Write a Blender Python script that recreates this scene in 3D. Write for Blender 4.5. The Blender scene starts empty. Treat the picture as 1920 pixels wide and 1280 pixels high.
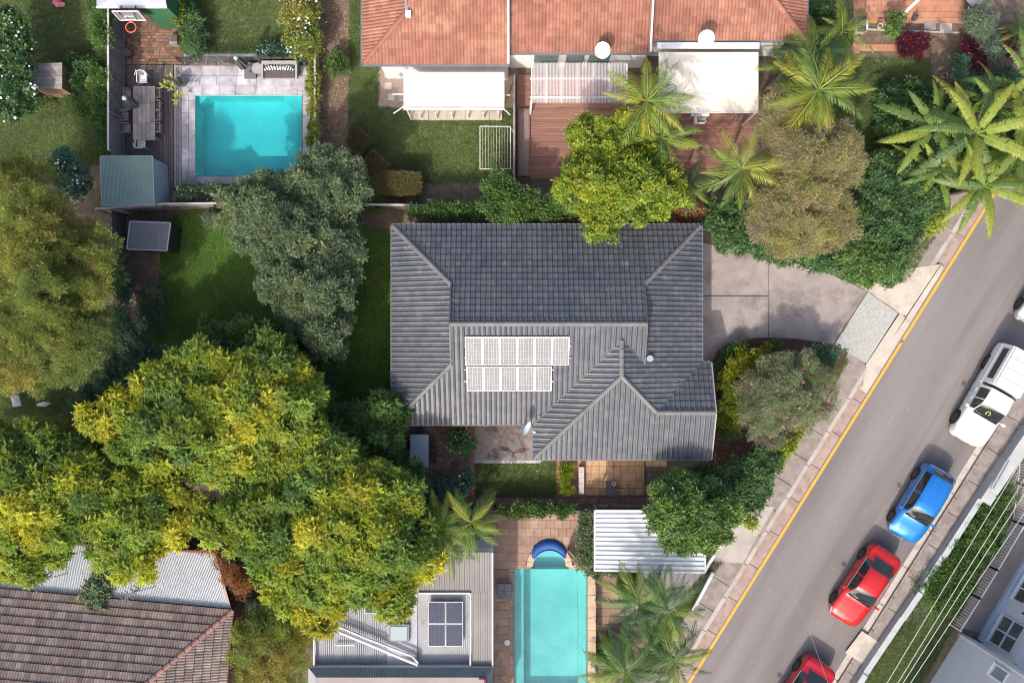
import bpy, bmesh, math, random
import numpy as np
from mathutils import Matrix, Vector
random.seed(7); np.random.seed(7)
RS = np.random.RandomState(11)

# ------------------------------------------------------------------ camera, sky, sun, exposure
scene = bpy.context.scene
H = 45.0            # height of the drone
SC = 36.0           # photo pixels per metre on the ground
cam_d = bpy.data.cameras.new("camera"); cam = bpy.data.objects.new("camera", cam_d)
scene.collection.objects.link(cam); scene.camera = cam
cam.location = (0, 0, H); cam.rotation_euler = (0, 0, 0)
cam_d.sensor_width = 36; cam_d.lens = 36 * H / (1920 / SC); cam_d.clip_end = 900
SUN_EL = 44; SUN_AZ = (-0.40, -1.0)
n_ = math.hypot(*SUN_AZ)
sdir = Vector((SUN_AZ[0] / n_ * math.cos(math.radians(SUN_EL)), SUN_AZ[1] / n_ * math.cos(math.radians(SUN_EL)), math.sin(math.radians(SUN_EL))))
world = bpy.data.worlds.new("World"); scene.world = world; world.use_nodes = True
wn = world.node_tree.nodes; wl = world.node_tree.links
bgn = wn.get("Background") or wn.new("ShaderNodeBackground")
sky = wn.new("ShaderNodeTexSky"); sky.sky_type = 'NISHITA'; sky.sun_disc = False
sky.sun_elevation = math.radians(SUN_EL); sky.sun_rotation = math.atan2(SUN_AZ[0], SUN_AZ[1]) % (2 * math.pi)
sky.air_density = 1.0; sky.dust_density = 5.0; sky.ozone_density = 0.6
wl.new(sky.outputs[0], bgn.inputs[0]); bgn.inputs[1].default_value = 0.15
sun_d = bpy.data.lights.new("sun", 'SUN'); sun_d.energy = 2.1; sun_d.angle = math.radians(0.9); sun_d.color = (1.0, 0.93, 0.82)
sun = bpy.data.objects.new("sun", sun_d); scene.collection.objects.link(sun)
sun.rotation_euler = sdir.to_track_quat('Z', 'Y').to_euler()
scene.view_settings.view_transform = 'Standard'; scene.view_settings.look = 'None'
scene.view_settings.gamma = 1; scene.view_settings.use_curve_mapping = False
scene.view_settings.exposure = 0.84
scene.cycles.filter_width = 1.05
scene.cycles.max_bounces = 6; scene.cycles.transparent_max_bounces = 10
scene.cycles.caustics_reflective = False; scene.cycles.caustics_refractive = False

# ------------------------------------------------------------------ helpers
COL = scene.collection
WM = {}
I4 = Matrix.Identity(4)
def W(px, py, z=0.0):
    f = (H - z) / H / SC
    return Vector(((px - 960) * f, (640 - py) * f, z))
def W2(px, py, z=0.0):
    f = (H - z) / H / SC
    return ((px - 960) * f, (640 - py) * f)
def tag(o, label=None, cat=None, group=None, kind=None):
    if label: o['label'] = label
    if cat: o['category'] = cat
    if group: o['group'] = group
    if kind: o['kind'] = kind
    return o
def link(o, parent=None, M=None):
    COL.objects.link(o)
    M = M if M is not None else I4
    if parent is not None:
        o.parent = parent; o.matrix_parent_inverse = WM[parent.name].inverted()
    o.matrix_basis = M
    WM[o.name] = M.copy()
    return o
def thing(name, label, cat, loc, group=None):
    o = bpy.data.objects.new(name, None); o.empty_display_size = .3
    link(o, None, Matrix.Translation(Vector(loc)))
    return tag(o, label, cat, group)
def mesh_data(name, verts, faces, mats, midx=None, smooth=False):
    me = bpy.data.meshes.new(name); me.from_pydata([tuple(v) for v in verts], [], faces)
    if not isinstance(mats, (list, tuple)): mats = [mats]
    for m in mats: me.materials.append(m)
    if midx: me.polygons.foreach_set('material_index', midx)
    if smooth: me.polygons.foreach_set('use_smooth', [True] * len(me.polygons))
    me.update(); return me
def mobj(name, verts, faces, mats, parent=None, M=None, smooth=False, midx=None):
    return link(bpy.data.objects.new(name, mesh_data(name, verts, faces, mats, midx, smooth)), parent, M)
class MB:
    def __init__(s): s.v = []; s.f = []; s.m = []
    def add(s, v, f, m=0):
        b = len(s.v); s.v += [tuple(x) for x in v]; s.f += [tuple(i + b for i in q) for q in f]; s.m += [m] * len(f); return s
    def box(s, x0, x1, y0, y1, z0, z1, m=0):
        return s.add([(x0,y0,z0),(x1,y0,z0),(x1,y1,z0),(x0,y1,z0),(x0,y0,z1),(x1,y0,z1),(x1,y1,z1),(x0,y1,z1)],
                     [(3,2,1,0),(4,5,6,7),(0,1,5,4),(1,2,6,5),(2,3,7,6),(3,0,4,7)], m)
    def bar(s, a, b, w, h=None, m=0):
        a = Vector(a); b = Vector(b); h = h or w; d = (b - a).normalized()
        up = Vector((0,0,1)) if abs(d.z) < .95 else Vector((1,0,0))
        r = d.cross(up).normalized() * w / 2; u = r.cross(d).normalized() * h / 2
        p = [a-r-u, a+r-u, a+r+u, a-r+u, b-r-u, b+r-u, b+r+u, b-r+u]
        return s.add(p, [(3,2,1,0),(4,5,6,7),(0,1,5,4),(1,2,6,5),(2,3,7,6),(3,0,4,7)], m)
    def tube(s, pts, rad, n=8, m=0, cap=True):
        pts = [Vector(p) for p in pts]
        if not isinstance(rad, (list, tuple)): rad = [rad] * len(pts)
        b = len(s.v); k = len(pts); ref = Vector((0.31, 0.17, .93))
        for i, p in enumerate(pts):
            d = (pts[min(i+1, k-1)] - pts[max(i-1, 0)]).normalized()
            if abs(d.dot(ref)) > .97: ref = Vector((1, 0.1, 0))
            r = d.cross(ref).normalized(); u = r.cross(d)
            for j in range(n):
                a = 2 * math.pi * j / n
                s.v.append(tuple(p + (r * math.cos(a) + u * math.sin(a)) * rad[i]))
        for i in range(k-1):
            for j in range(n):
                s.f.append((b+i*n+j, b+i*n+(j+1)%n, b+(i+1)*n+(j+1)%n, b+(i+1)*n+j)); s.m.append(m)
        if cap:
            s.f.append(tuple(b+j for j in range(n))[::-1]); s.m.append(m)
            s.f.append(tuple(b+(k-1)*n+j for j in range(n))); s.m.append(m)
        return s
    def disc(s, c, r, z0, z1, n=20, m=0, r2=None):
        r2 = r if r2 is None else r2
        v = [(c[0]+r2*math.cos(2*math.pi*i/n), c[1]+r2*math.sin(2*math.pi*i/n), z0) for i in range(n)] + [(c[0]+r*math.cos(2*math.pi*i/n), c[1]+r*math.sin(2*math.pi*i/n), z1) for i in range(n)]
        return s.add(v, [tuple(range(n))[::-1], tuple(range(n, 2*n))] + [(i, (i+1)%n, n+(i+1)%n, n+i) for i in range(n)], m)
    def prism(s, pts, z0, z1, m=0):
        n = len(pts)
        a = sum(pts[i][0]*pts[(i+1)%n][1]-pts[(i+1)%n][0]*pts[i][1] for i in range(n))
        if a < 0: pts = pts[::-1]
        v = [(p[0], p[1], z0) for p in pts] + [(p[0], p[1], z1) for p in pts]
        return s.add(v, [tuple(range(n))[::-1], tuple(range(n, 2*n))] + [(i, (i+1)%n, n+(i+1)%n, n+i) for i in range(n)], m)
    def obj(s, name, mats, parent=None, smooth=False, M=None):
        return mobj(name, s.v, s.f, mats, parent, M, smooth, s.m)
def prism_img(name, pts, z1, z0, mat, parent=None):
    return MB().prism([W2(x, y, z1) for x, y in pts], z0, z1).obj(name, mat, parent)

# ------------------------------------------------------------------ materials
MATS = {}
def M_(name, c1, c2=None, scale=2.0, rough=.8, bump=0, bscale=30, metal=0, spec=.4, coat=0, isl=0, c3=None, s3=.6, detail=6, stretch=None, t3=(.5,.7), rot=None):
    if name in MATS: return MATS[name]
    m = bpy.data.materials.new(name); m.use_nodes = True; N = m.node_tree.nodes; L = m.node_tree.links
    p = N['Principled BSDF']; p.inputs['Roughness'].default_value = rough; p.inputs['Metallic'].default_value = metal
    p.inputs['Specular IOR Level'].default_value = spec
    if coat: p.inputs['Coat Weight'].default_value = coat; p.inputs['Coat Roughness'].default_value = .05
    geo = N.new('ShaderNodeNewGeometry'); pos = geo.outputs['Position']
    if rot is not None:
        vr = N.new('ShaderNodeVectorRotate'); vr.rotation_type = 'Z_AXIS'; vr.inputs['Angle'].default_value = rot; L.new(pos, vr.inputs['Vector']); pos = vr.outputs[0]
    if stretch:
        mp = N.new('ShaderNodeVectorMath'); mp.operation = 'MULTIPLY'; mp.inputs[1].default_value = stretch; L.new(pos, mp.inputs[0]); pos = mp.outputs[0]
    def mix(a, b, fac, mode='MIX'):
        x = N.new('ShaderNodeMix'); x.data_type = 'RGBA'; x.blend_type = mode
        if isinstance(fac, float): x.inputs[0].default_value = fac
        else: L.new(fac, x.inputs[0])
        for i, q in ((6, a), (7, b)):
            if isinstance(q, tuple): x.inputs[i].default_value = (*q, 1)
            else: L.new(q, x.inputs[i])
        return x.outputs[2]
    def noise(sc, det=detail, ro=.6):
        n = N.new('ShaderNodeTexNoise'); n.inputs['Scale'].default_value = sc; n.inputs['Detail'].default_value = det; n.inputs['Roughness'].default_value = ro
        L.new(pos, n.inputs['Vector']); return n.outputs['Fac']
    def ramp(v, a, b):
        r = N.new('ShaderNodeMapRange'); r.inputs[1].default_value = a; r.inputs[2].default_value = b; L.new(v, r.inputs[0]); return r.outputs[0]
    col = c1
    if c2 is not None: col = mix(c1, c2, ramp(noise(scale), .36, .64))
    if c3 is not None: col = mix(col, c3, ramp(noise(s3, 9, .7), *t3))
    if isl:
        ob = N.new('ShaderNodeObjectInfo'); ad = N.new('ShaderNodeMath'); ad.operation = 'ADD'
        L.new(geo.outputs['Random Per Island'], ad.inputs[0]); L.new(ob.outputs['Random'], ad.inputs[1])
        fr = N.new('ShaderNodeMath'); fr.operation = 'FRACT'; L.new(ad.outputs[0], fr.inputs[0])
        mr = N.new('ShaderNodeMapRange'); mr.inputs[3].default_value = 1 - isl; mr.inputs[4].default_value = 1 + isl; L.new(fr.outputs[0], mr.inputs[0])
        hs = N.new('ShaderNodeHueSaturation'); L.new(mr.outputs[0], hs.inputs['Value'])
        if isinstance(col, tuple): hs.inputs['Color'].default_value = (*col, 1)
        else: L.new(col, hs.inputs['Color'])
        col = hs.outputs[0]
    if isinstance(col, tuple): p.inputs['Base Color'].default_value = (*col, 1)
    else: L.new(col, p.inputs['Base Color'])
    if bump:
        b = N.new('ShaderNodeBump'); b.inputs['Strength'].default_value = 1; b.inputs['Distance'].default_value = bump
        L.new(noise(bscale, 5, .7), b.inputs['Height']); L.new(b.outputs[0], p.inputs['Normal'])
    MATS[name] = m; return m
def leaf_mat(name='foliage', trans=.42, rough=.45):
    if name in MATS: return MATS[name]
    m = bpy.data.materials.new(name); m.use_nodes = True; N = m.node_tree.nodes; L = m.node_tree.links
    p = N['Principled BSDF']; p.inputs['Roughness'].default_value = rough; p.inputs['Specular IOR Level'].default_value = .35
    at = N.new('ShaderNodeAttribute'); at.attribute_name = 'tint'
    tr = N.new('ShaderNodeBsdfTranslucent'); mx = N.new('ShaderNodeMixShader'); mx.inputs[0].default_value = trans
    hs = N.new('ShaderNodeHueSaturation'); hs.inputs['Value'].default_value = 1.25; hs.inputs['Saturation'].default_value = 1.1; hs.inputs['Hue'].default_value = .49
    L.new(at.outputs['Color'], p.inputs['Base Color']); L.new(at.outputs['Color'], hs.inputs['Color']); L.new(hs.outputs[0], tr.inputs['Color'])
    L.new(p.outputs[0], mx.inputs[1]); L.new(tr.outputs[0], mx.inputs[2]); L.new(mx.outputs[0], N['Material Output'].inputs[0])
    MATS[name] = m; return m
def glass_mat(name, tint, rough=.02, base=.06):
    if name in MATS: return MATS[name]
    m = bpy.data.materials.new(name); m.use_nodes = True; N = m.node_tree.nodes; L = m.node_tree.links
    N.remove(N['Principled BSDF'])
    t = N.new('ShaderNodeBsdfTransparent'); t.inputs[0].default_value = (*tint, 1)
    g = N.new('ShaderNodeBsdfGlossy'); g.inputs['Roughness'].default_value = rough; g.inputs[0].default_value = (1,1,1,1)
    fr = N.new('ShaderNodeFresnel'); fr.inputs[0].default_value = 1.33
    ad = N.new('ShaderNodeMath'); ad.operation = 'ADD'; ad.inputs[1].default_value = base; ad.use_clamp = True; L.new(fr.outputs[0], ad.inputs[0])
    x = N.new('ShaderNodeMixShader'); L.new(ad.outputs[0], x.inputs[0]); L.new(t.outputs[0], x.inputs[1]); L.new(g.outputs[0], x.inputs[2])
    nz = N.new('ShaderNodeTexNoise'); nz.inputs['Scale'].default_value = 6; nz.inputs['Detail'].default_value = 3
    geo = N.new('ShaderNodeNewGeometry'); L.new(geo.outputs['Position'], nz.inputs['Vector'])
    b = N.new('ShaderNodeBump'); b.inputs['Distance'].default_value = .015; L.new(nz.outputs['Fac'], b.inputs['Height']); L.new(b.outputs[0], g.inputs['Normal'])
    L.new(x.outputs[0], N['Material Output'].inputs[0]); MATS[name] = m; return m
def cloudy_sheet(name, col, clear):
    m = bpy.data.materials.new(name); m.use_nodes = True; N = m.node_tree.nodes; L = m.node_tree.links
    p = N['Principled BSDF']; p.inputs['Base Color'].default_value = (*col, 1); p.inputs['Roughness'].default_value = .3; p.inputs['Specular IOR Level'].default_value = .6
    t = N.new('ShaderNodeBsdfTransparent'); x = N.new('ShaderNodeMixShader'); x.inputs[0].default_value = clear
    L.new(p.outputs[0], x.inputs[1]); L.new(t.outputs[0], x.inputs[2]); L.new(x.outputs[0], N['Material Output'].inputs[0]); MATS[name] = m; return m
LEAF = leaf_mat()
BARK = M_('bark', (.16,.12,.09), (.09,.07,.055), 8, .9, .01, 30)
SOIL = M_('soil', (.13,.095,.07), (.2,.155,.12), 3, .95, .03, 25, c3=(.08,.085,.05), s3=.5)
MULCH = M_('mulch', (.22,.15,.11), (.11,.075,.055), 9, .95, .03, 40, c3=(.3,.22,.17), s3=1.6)
LAWN = M_('lawn_turf', (.1,.14,.05), (.16,.18,.08), 1.2, .95, .03, 60, c3=(.24,.21,.12), s3=.9, t3=(.58,.85))
ASPH = M_('asphalt', (.148,.134,.133), (.208,.19,.187), .55, .85, .004, 260, c3=(.148,.134,.134), s3=2.2, detail=7, t3=(.55,.8), rot=-math.atan2(.848,.53), stretch=(.12,1.3,1))
CONC = M_('concrete', (.33,.295,.27), (.42,.38,.35), 1.2, .85, .004, 50, c3=(.25,.215,.19), s3=.8, t3=(.52,.75))
CONCL = M_('pale_concrete', (.42,.37,.32), (.49,.44,.385), 1.4, .85, .004, 50, c3=(.3,.26,.22), s3=1)
CONCD = M_('weathered_concrete', (.21,.18,.165), (.29,.25,.235), 2, .9, .006, 50, c3=(.14,.11,.1), s3=1.4, t3=(.5,.72))
DRIVE = M_('driveway_concrete', (.26,.225,.215), (.33,.29,.275), 1.1, .8, .004, 60, c3=(.18,.152,.15), s3=.7, t3=(.48,.66))
GRAN = M_('exposed_aggregate', (.29,.29,.28), (.4,.4,.385), 9, .85, .006, 90)
YEL = M_('yellow_line_paint', (.66,.34,.03), (.5,.28,.06), 7, .7, .002, 60)
WHITE = M_('white_paint', (.56,.56,.56), (.62,.62,.62), 1, .55)
WHITEW = M_('white_render', (.62,.62,.61), (.68,.68,.67), 1, .8, .003, 40)
CREAM = M_('cream_canvas', (.62,.57,.5), (.68,.63,.56), .5, .85, .02, 1.2)
DGREY = M_('dark_grey_metal', (.06,.065,.07), (.08,.085,.09), 2, .5)
BLACK = M_('black_rubber', (.02,.02,.022), None, rough=.75)
STEEL = M_('galvanised_steel', (.5,.53,.56), (.42,.45,.48), 2, .4, metal=.6)
DECKR = M_('red_brown_deck', (.30,.16,.125), (.23,.115,.09), 2.5, .7, .002, 60, isl=.12, stretch=(.3,4,1))
DECKD = M_('dark_deck', (.12,.09,.085), (.16,.125,.12), 2.5, .75, .002, 60, isl=.15, stretch=(4,.3,1))
WOODG = M_('grey_weathered_wood', (.23,.2,.19), (.33,.29,.27), 3, .85, .004, 60, isl=.2)
WOODB = M_('brown_wood', (.2,.13,.095), (.28,.19,.14), 3, .8, .004, 60, isl=.2)
FENCEG = M_('grey_fence_timber', (.15,.14,.145), (.2,.185,.19), 2, .85, .004, 50, isl=.12)
FENCED = M_('dark_fence_timber', (.1,.1,.1), (.15,.145,.14), 2, .9, .004, 50, isl=.25)
BRICK = M_('red_brick', (.34,.15,.11), (.26,.12,.09), 4, .85, .004, 70, isl=.2)
BRICKD = M_('mossy_brick', (.3,.15,.11), (.2,.11,.08), 1.5, .9, .004, 70, isl=.3, c3=(.1,.1,.05), s3=.9, t3=(.45,.7))
SAND = M_('sandstone', (.5,.33,.2), (.38,.24,.14), 1.6, .85, .004, 40, isl=.15, c3=(.3,.17,.1), s3=3)
BLUEST = M_('bluestone', (.34,.32,.35), (.5,.5,.54), 1.2, .75, .003, 50, isl=.16, c3=(.24,.19,.2), s3=.8, t3=(.5,.65))
TILED = M_('charcoal_roof_tile', (.06,.069,.086), (.083,.087,.098), .5, .4, .002, 40, spec=.5, isl=.16, c3=(.2,.195,.19), s3=1.6, t3=(.57,.82))
TILER = M_('terracotta_tile', (.29,.125,.085), (.235,.098,.068), 2.2, .7, .002, 40, isl=.17, c3=(.38,.2,.13), s3=.5)
TILEB = M_('old_brown_tile', (.205,.155,.14), (.15,.12,.11), 2.5, .85, .003, 40, isl=.24, c3=(.27,.225,.19), s3=1.3)
# ------------------------------------------------------------------ pieces: slabs, bricks, boards
PIECE = {}
def box_mesh(name, sx, sy, sz, mat, bev=.006):
    key = (name, round(sx, 2), round(sy, 2), round(sz, 2), mat.name)
    if key in PIECE: return PIECE[key]
    sx, sy, sz = key[1:4]; x = sx/2; y = sy/2; b = min(bev, x*.3, y*.3)
    v = [(-x,-y,-sz),(x,-y,-sz),(x,y,-sz),(-x,y,-sz),(-x,-y,-b),(x,-y,-b),(x,y,-b),(-x,y,-b),(-x+b,-y+b,0),(x-b,-y+b,0),(x-b,y-b,0),(-x+b,y-b,0)]
    f = [(8,9,10,11)] + [(i,(i+1)%4,4+(i+1)%4,4+i) for i in range(4)] + [(4+i,4+(i+1)%4,8+(i+1)%4,8+i) for i in range(4)]
    PIECE[key] = mesh_data(name, v, f, mat); return PIECE[key]
def piece(name, cx, cy, z, sx, sy, sz, mat, parent, rz=0, jz=.004, tilt=.0):
    me = box_mesh(name, sx, sy, sz, mat)
    M = Matrix.Translation((cx, cy, z + random.uniform(-jz, jz))) @ Matrix.Rotation(rz + random.uniform(-tilt, tilt), 4, 'Z')
    return link(bpy.data.objects.new(name, me), parent, M)
def pav_rect(name, x0, y0, x1, y1, z, pw, ph, mat, parent, gap=.012, stag=.5, th=.04, skip=None, jit=0, rot=False):
    """fills an image-space rectangle (at height z) with pieces pw x ph metres in running bond"""
    a = W2(x0, y1, z); b = W2(x1, y0, z); r = 0; out = 0
    yy = a[1]
    while yy < b[1] - .03:
        hh = min(ph, b[1] - yy); xx = a[0] - (stag * pw if r % 2 else 0)
        while xx < b[0] - .02:
            w = pw * (1 + random.uniform(-jit, jit)) if jit else pw
            l = max(xx, a[0]); rr = min(xx + w, b[0])
            if rr - l > .05:
                c = ((l+rr)/2, yy+hh/2)
                if not (skip and skip(c)):
                    piece(name, c[0], c[1], z, rr-l-gap, hh-gap, th, mat, parent); out += 1
            xx += w
        yy += hh; r += 1
    return out
def bricks_joined(name, x0, y0, x1, y1, z, pw, ph, mat, parent, gap=.01, stag=.5, th=.05, skip=None):
    a = W2(x0, y1, z); b = W2(x1, y0, z); r = 0; mb = MB(); yy = a[1]
    while yy < b[1] - .02:
        hh = min(ph, b[1]-yy); xx = a[0] - (stag*pw if r % 2 else 0)
        while xx < b[0] - .02:
            l = max(xx, a[0]); rr = min(xx+pw, b[0])
            if rr-l > .03 and not (skip and skip(((l+rr)/2, yy+hh/2))):
                zz = z + random.uniform(-.005, .005)
                mb.box(l+gap/2, rr-gap/2, yy+gap/2, yy+hh-gap/2, z-th, zz)
            xx += pw
        yy += hh; r += 1
    o = mb.obj(name, mat, parent); o['kind'] = 'stuff'; return o
def inpoly(x, y, P):
    x = np.asarray(x); y = np.asarray(y); ins = np.zeros(x.shape, bool); n = len(P); j = n-1
    for i in range(n):
        xi, yi = P[i]; xj, yj = P[j]
        c = ((yi > y) != (yj > y)) & (x < (xj-xi)*(y-yi)/((yj-yi) if yj != yi else 1e-9)+xi)
        ins ^= c; j = i
    return ins
def edist(x, y, P):
    d = np.full(np.shape(x), 1e9); n = len(P)
    for i in range(n):
        ax, ay = P[i]; bx, by = P[(i+1)%n]; vx = bx-ax; vy = by-ay
        t = np.clip(((x-ax)*vx+(y-ay)*vy)/(vx*vx+vy*vy+1e-9), 0, 1)
        d = np.minimum(d, np.hypot(x-ax-t*vx, y-ay-t*vy))
    return d

# ------------------------------------------------------------------ roof tiles
def tile_profile(w, h, kind):
    if kind == 'roll': us = [0, .5, .6, .75, .9, 1]; ns = [0, 0, .028, .045, .028, 0]
    else: us = [0, .12, .25, .38, .5, .62, .75, .88, 1]; ns = [0, .02, .03, .02, 0, .02, .03, .02, 0]
    t = .05; k = len(us); gp = .004
    v = []; 
    for u, n in zip(us, ns): v.append((gp+u*(w-gp), 0, n+t-.03))
    for u, n in zip(us, ns): v.append((gp+u*(w-gp), 0, n+t))
    for u, n in zip(us, ns): v.append((gp+u*(w-gp), h+.02, n))
    f = [(i, i+1, k+i+1, k+i) for i in range(k-1)] + [(k+i, k+i+1, 2*k+i+1, 2*k+i) for i in range(k-1)]
    return np.array(v), f
def clip_face(face, poly):
    out = face
    n = len(poly)
    for i in range(n):
        ax, ay = poly[i]; bx, by = poly[(i+1)%n]; nx = -(by-ay); ny = bx-ax
        inp = out; out = []
        if not inp: return []
        for j in range(len(inp)):
            p = inp[j]; q = inp[(j+1)%len(inp)]
            dp = (p[0]-ax)*nx+(p[1]-ay)*ny; dq = (q[0]-ax)*nx+(q[1]-ay)*ny
            if dp >= 0: out.append(p)
            if (dp >= 0) != (dq >= 0):
                t = dp/(dp-dq); out.append(tuple(p[c]+(q[c]-p[c])*t for c in range(3)))
    return out
class TileRoof:
    """collects tiled faces; then the tiles nearest the lens become parts, the rest one joined part"""
    def __init__(s, roof, mat, w, h, kind): s.roof = roof; s.mat = mat; s.w = w; s.h = h; s.kind = kind; s.full = []; s.mb = MB(); s.v, s.f = tile_profile(w, h, kind)
    def face(s, O, U, V, poly, u0=0.0):
        """O world origin on the eave, U unit along the eave, V unit up the slope, poly convex (u, s)"""
        O = Vector(O); U = Vector(U).normalized(); V = Vector(V).normalized(); Nn = U.cross(V)
        if Nn.z < 0: Nn = -Nn
        M = Matrix(((U.x, V.x, Nn.x, O.x), (U.y, V.y, Nn.y, O.y), (U.z, V.z, Nn.z, O.z), (0,0,0,1)))
        flip = U.cross(V).z < 0
        n = len(poly); a = sum(poly[i][0]*poly[(i+1)%n][1]-poly[(i+1)%n][0]*poly[i][1] for i in range(n))
        if a < 0: poly = poly[::-1]
        us = [p[0] for p in poly]; ss = [p[1] for p in poly]
        w, h = s.w, s.h
        for r in range(math.floor(min(ss)/h)-1, math.ceil(max(ss)/h)+1):
            for c in range(math.floor((min(us)-u0)/w)-1, math.ceil((max(us)-u0)/w)+1):
                x0 = c*w+u0; y0 = r*h; cor = [(x0,y0),(x0+w,y0),(x0+w,y0+h+.02),(x0,y0+h+.02)]
                xs = np.array([p[0] for p in cor]); ys = np.array([p[1] for p in cor])
                if xs.max() <= min(us) or xs.min() >= max(us) or ys.max() <= min(ss) or ys.min() >= max(ss): continue
                inside = True
                for i in range(n):
                    ax, ay = poly[i]; bx, by = poly[(i+1)%n]; d = (xs-ax)*-(by-ay)+(ys-ay)*(bx-ax)
                    if (d < -1e-6).all(): inside = None; break
                    if (d < -1e-6).any(): inside = False
                if inside is None: continue
                if inside: s.full.append(M @ Matrix.Translation((x0, y0, 0)))
                else:
                    for fc in s.f:
                        pts = clip_face([(s.v[i][0]+x0, s.v[i][1]+y0, s.v[i][2]) for i in fc], poly)
                        if len(pts) >= 3: s.mb.add([M @ Vector(p) for p in pts], [tuple(range(len(pts)))])
        # sarking just under the tiles
        s.under = getattr(s, 'under', MB()); s.under.add([M @ Vector((p[0], p[1], -.02)) for p in poly], [tuple(range(n))])
    def finish(s, limit=300):
        s.full.sort(key=lambda M: (M.translation - Vector((0,0,H))).length)
        me = mesh_data('tile', s.v, s.f, s.mat)
        for M in s.full[:limit]:
            link(bpy.data.objects.new('tile', me), s.roof, M)
        rest = s.full[limit:]
        for M in rest: s.mb.add([M @ Vector(p) for p in s.v], s.f)
        if s.mb.v:
            o = s.mb.obj('roof_tiling', s.mat, s.roof); o['kind'] = 'stuff'
        s.under.obj('sarking', s.mat, s.roof)
def caps(name, a, b, mat, parent, w=.24, l=.42, lift=.06):
    """ridge or hip caps laid end to end from a up to b"""
    a = Vector(a); b = Vector(b); d = (b-a); L = d.length; n = max(1, round(L/l)); st = L/n; d.normalize()
    side = d.cross(Vector((0,0,1))).normalized(); up = side.cross(d).normalized()
    v = []; prof = [(-1,-.55),(-.62,.1),(0,.32),(.62,.1),(1,-.55)]
    for e, (s_, z_) in enumerate(((0, .03), (st+.03, .0))):
        for x, z in prof: v.append((x*w/2, s_, z*w/2+z_))
    f = [(i, i+1, 6+i, 5+i) for i in range(4)] + [(4,3,2,1,0)]
    me = mesh_data(name, v, f, mat)
    for i in range(n):
        o_ = a + d*st*i + Vector((0,0,lift))
        M = Matrix(((side.x, d.x, up.x, o_.x), (side.y, d.y, up.y, o_.y), (side.z, d.z, up.z, o_.z), (0,0,0,1)))
        link(bpy.data.objects.new(name, me), parent, M)
def corr_sheet(name, P, Q, R, S_, n, mat, parent, amp=.012, wave='sin', thick=.03):
    """corrugated sheet on the bilinear patch P(0,0) Q(1,0) R(1,1) S(0,1); ribs run P->S, n ribs across"""
    P, Q, R, S_ = map(Vector, (P, Q, R, S_)); nn = (Q-P).cross(S_-P).normalized()
    if nn.z < 0: nn = -nn
    if wave == 'sin': offs = [(0, 0), (.25, 1), (.5, 0), (.75, -1)]
    else: offs = [(0, -.5), (.7, -.5), (.74, 1.6), (.9, 1.6), (.94, -.5)]
    v = []; f = []; ts = []
    for i in range(n):
        for o, a in offs: ts.append(((i+o)/n, a*amp))
    ts.append((1, 0))
    for t, a in ts:
        for s_ in (0, 1):
            lo = P.lerp(Q, t) if s_ == 0 else S_.lerp(R, t); v.append(lo+nn*a)
    for i in range(len(ts)-1): f.append((2*i, 2*i+2, 2*i+3, 2*i+1))
    return mobj(name, v, f, mat, parent)

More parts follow.
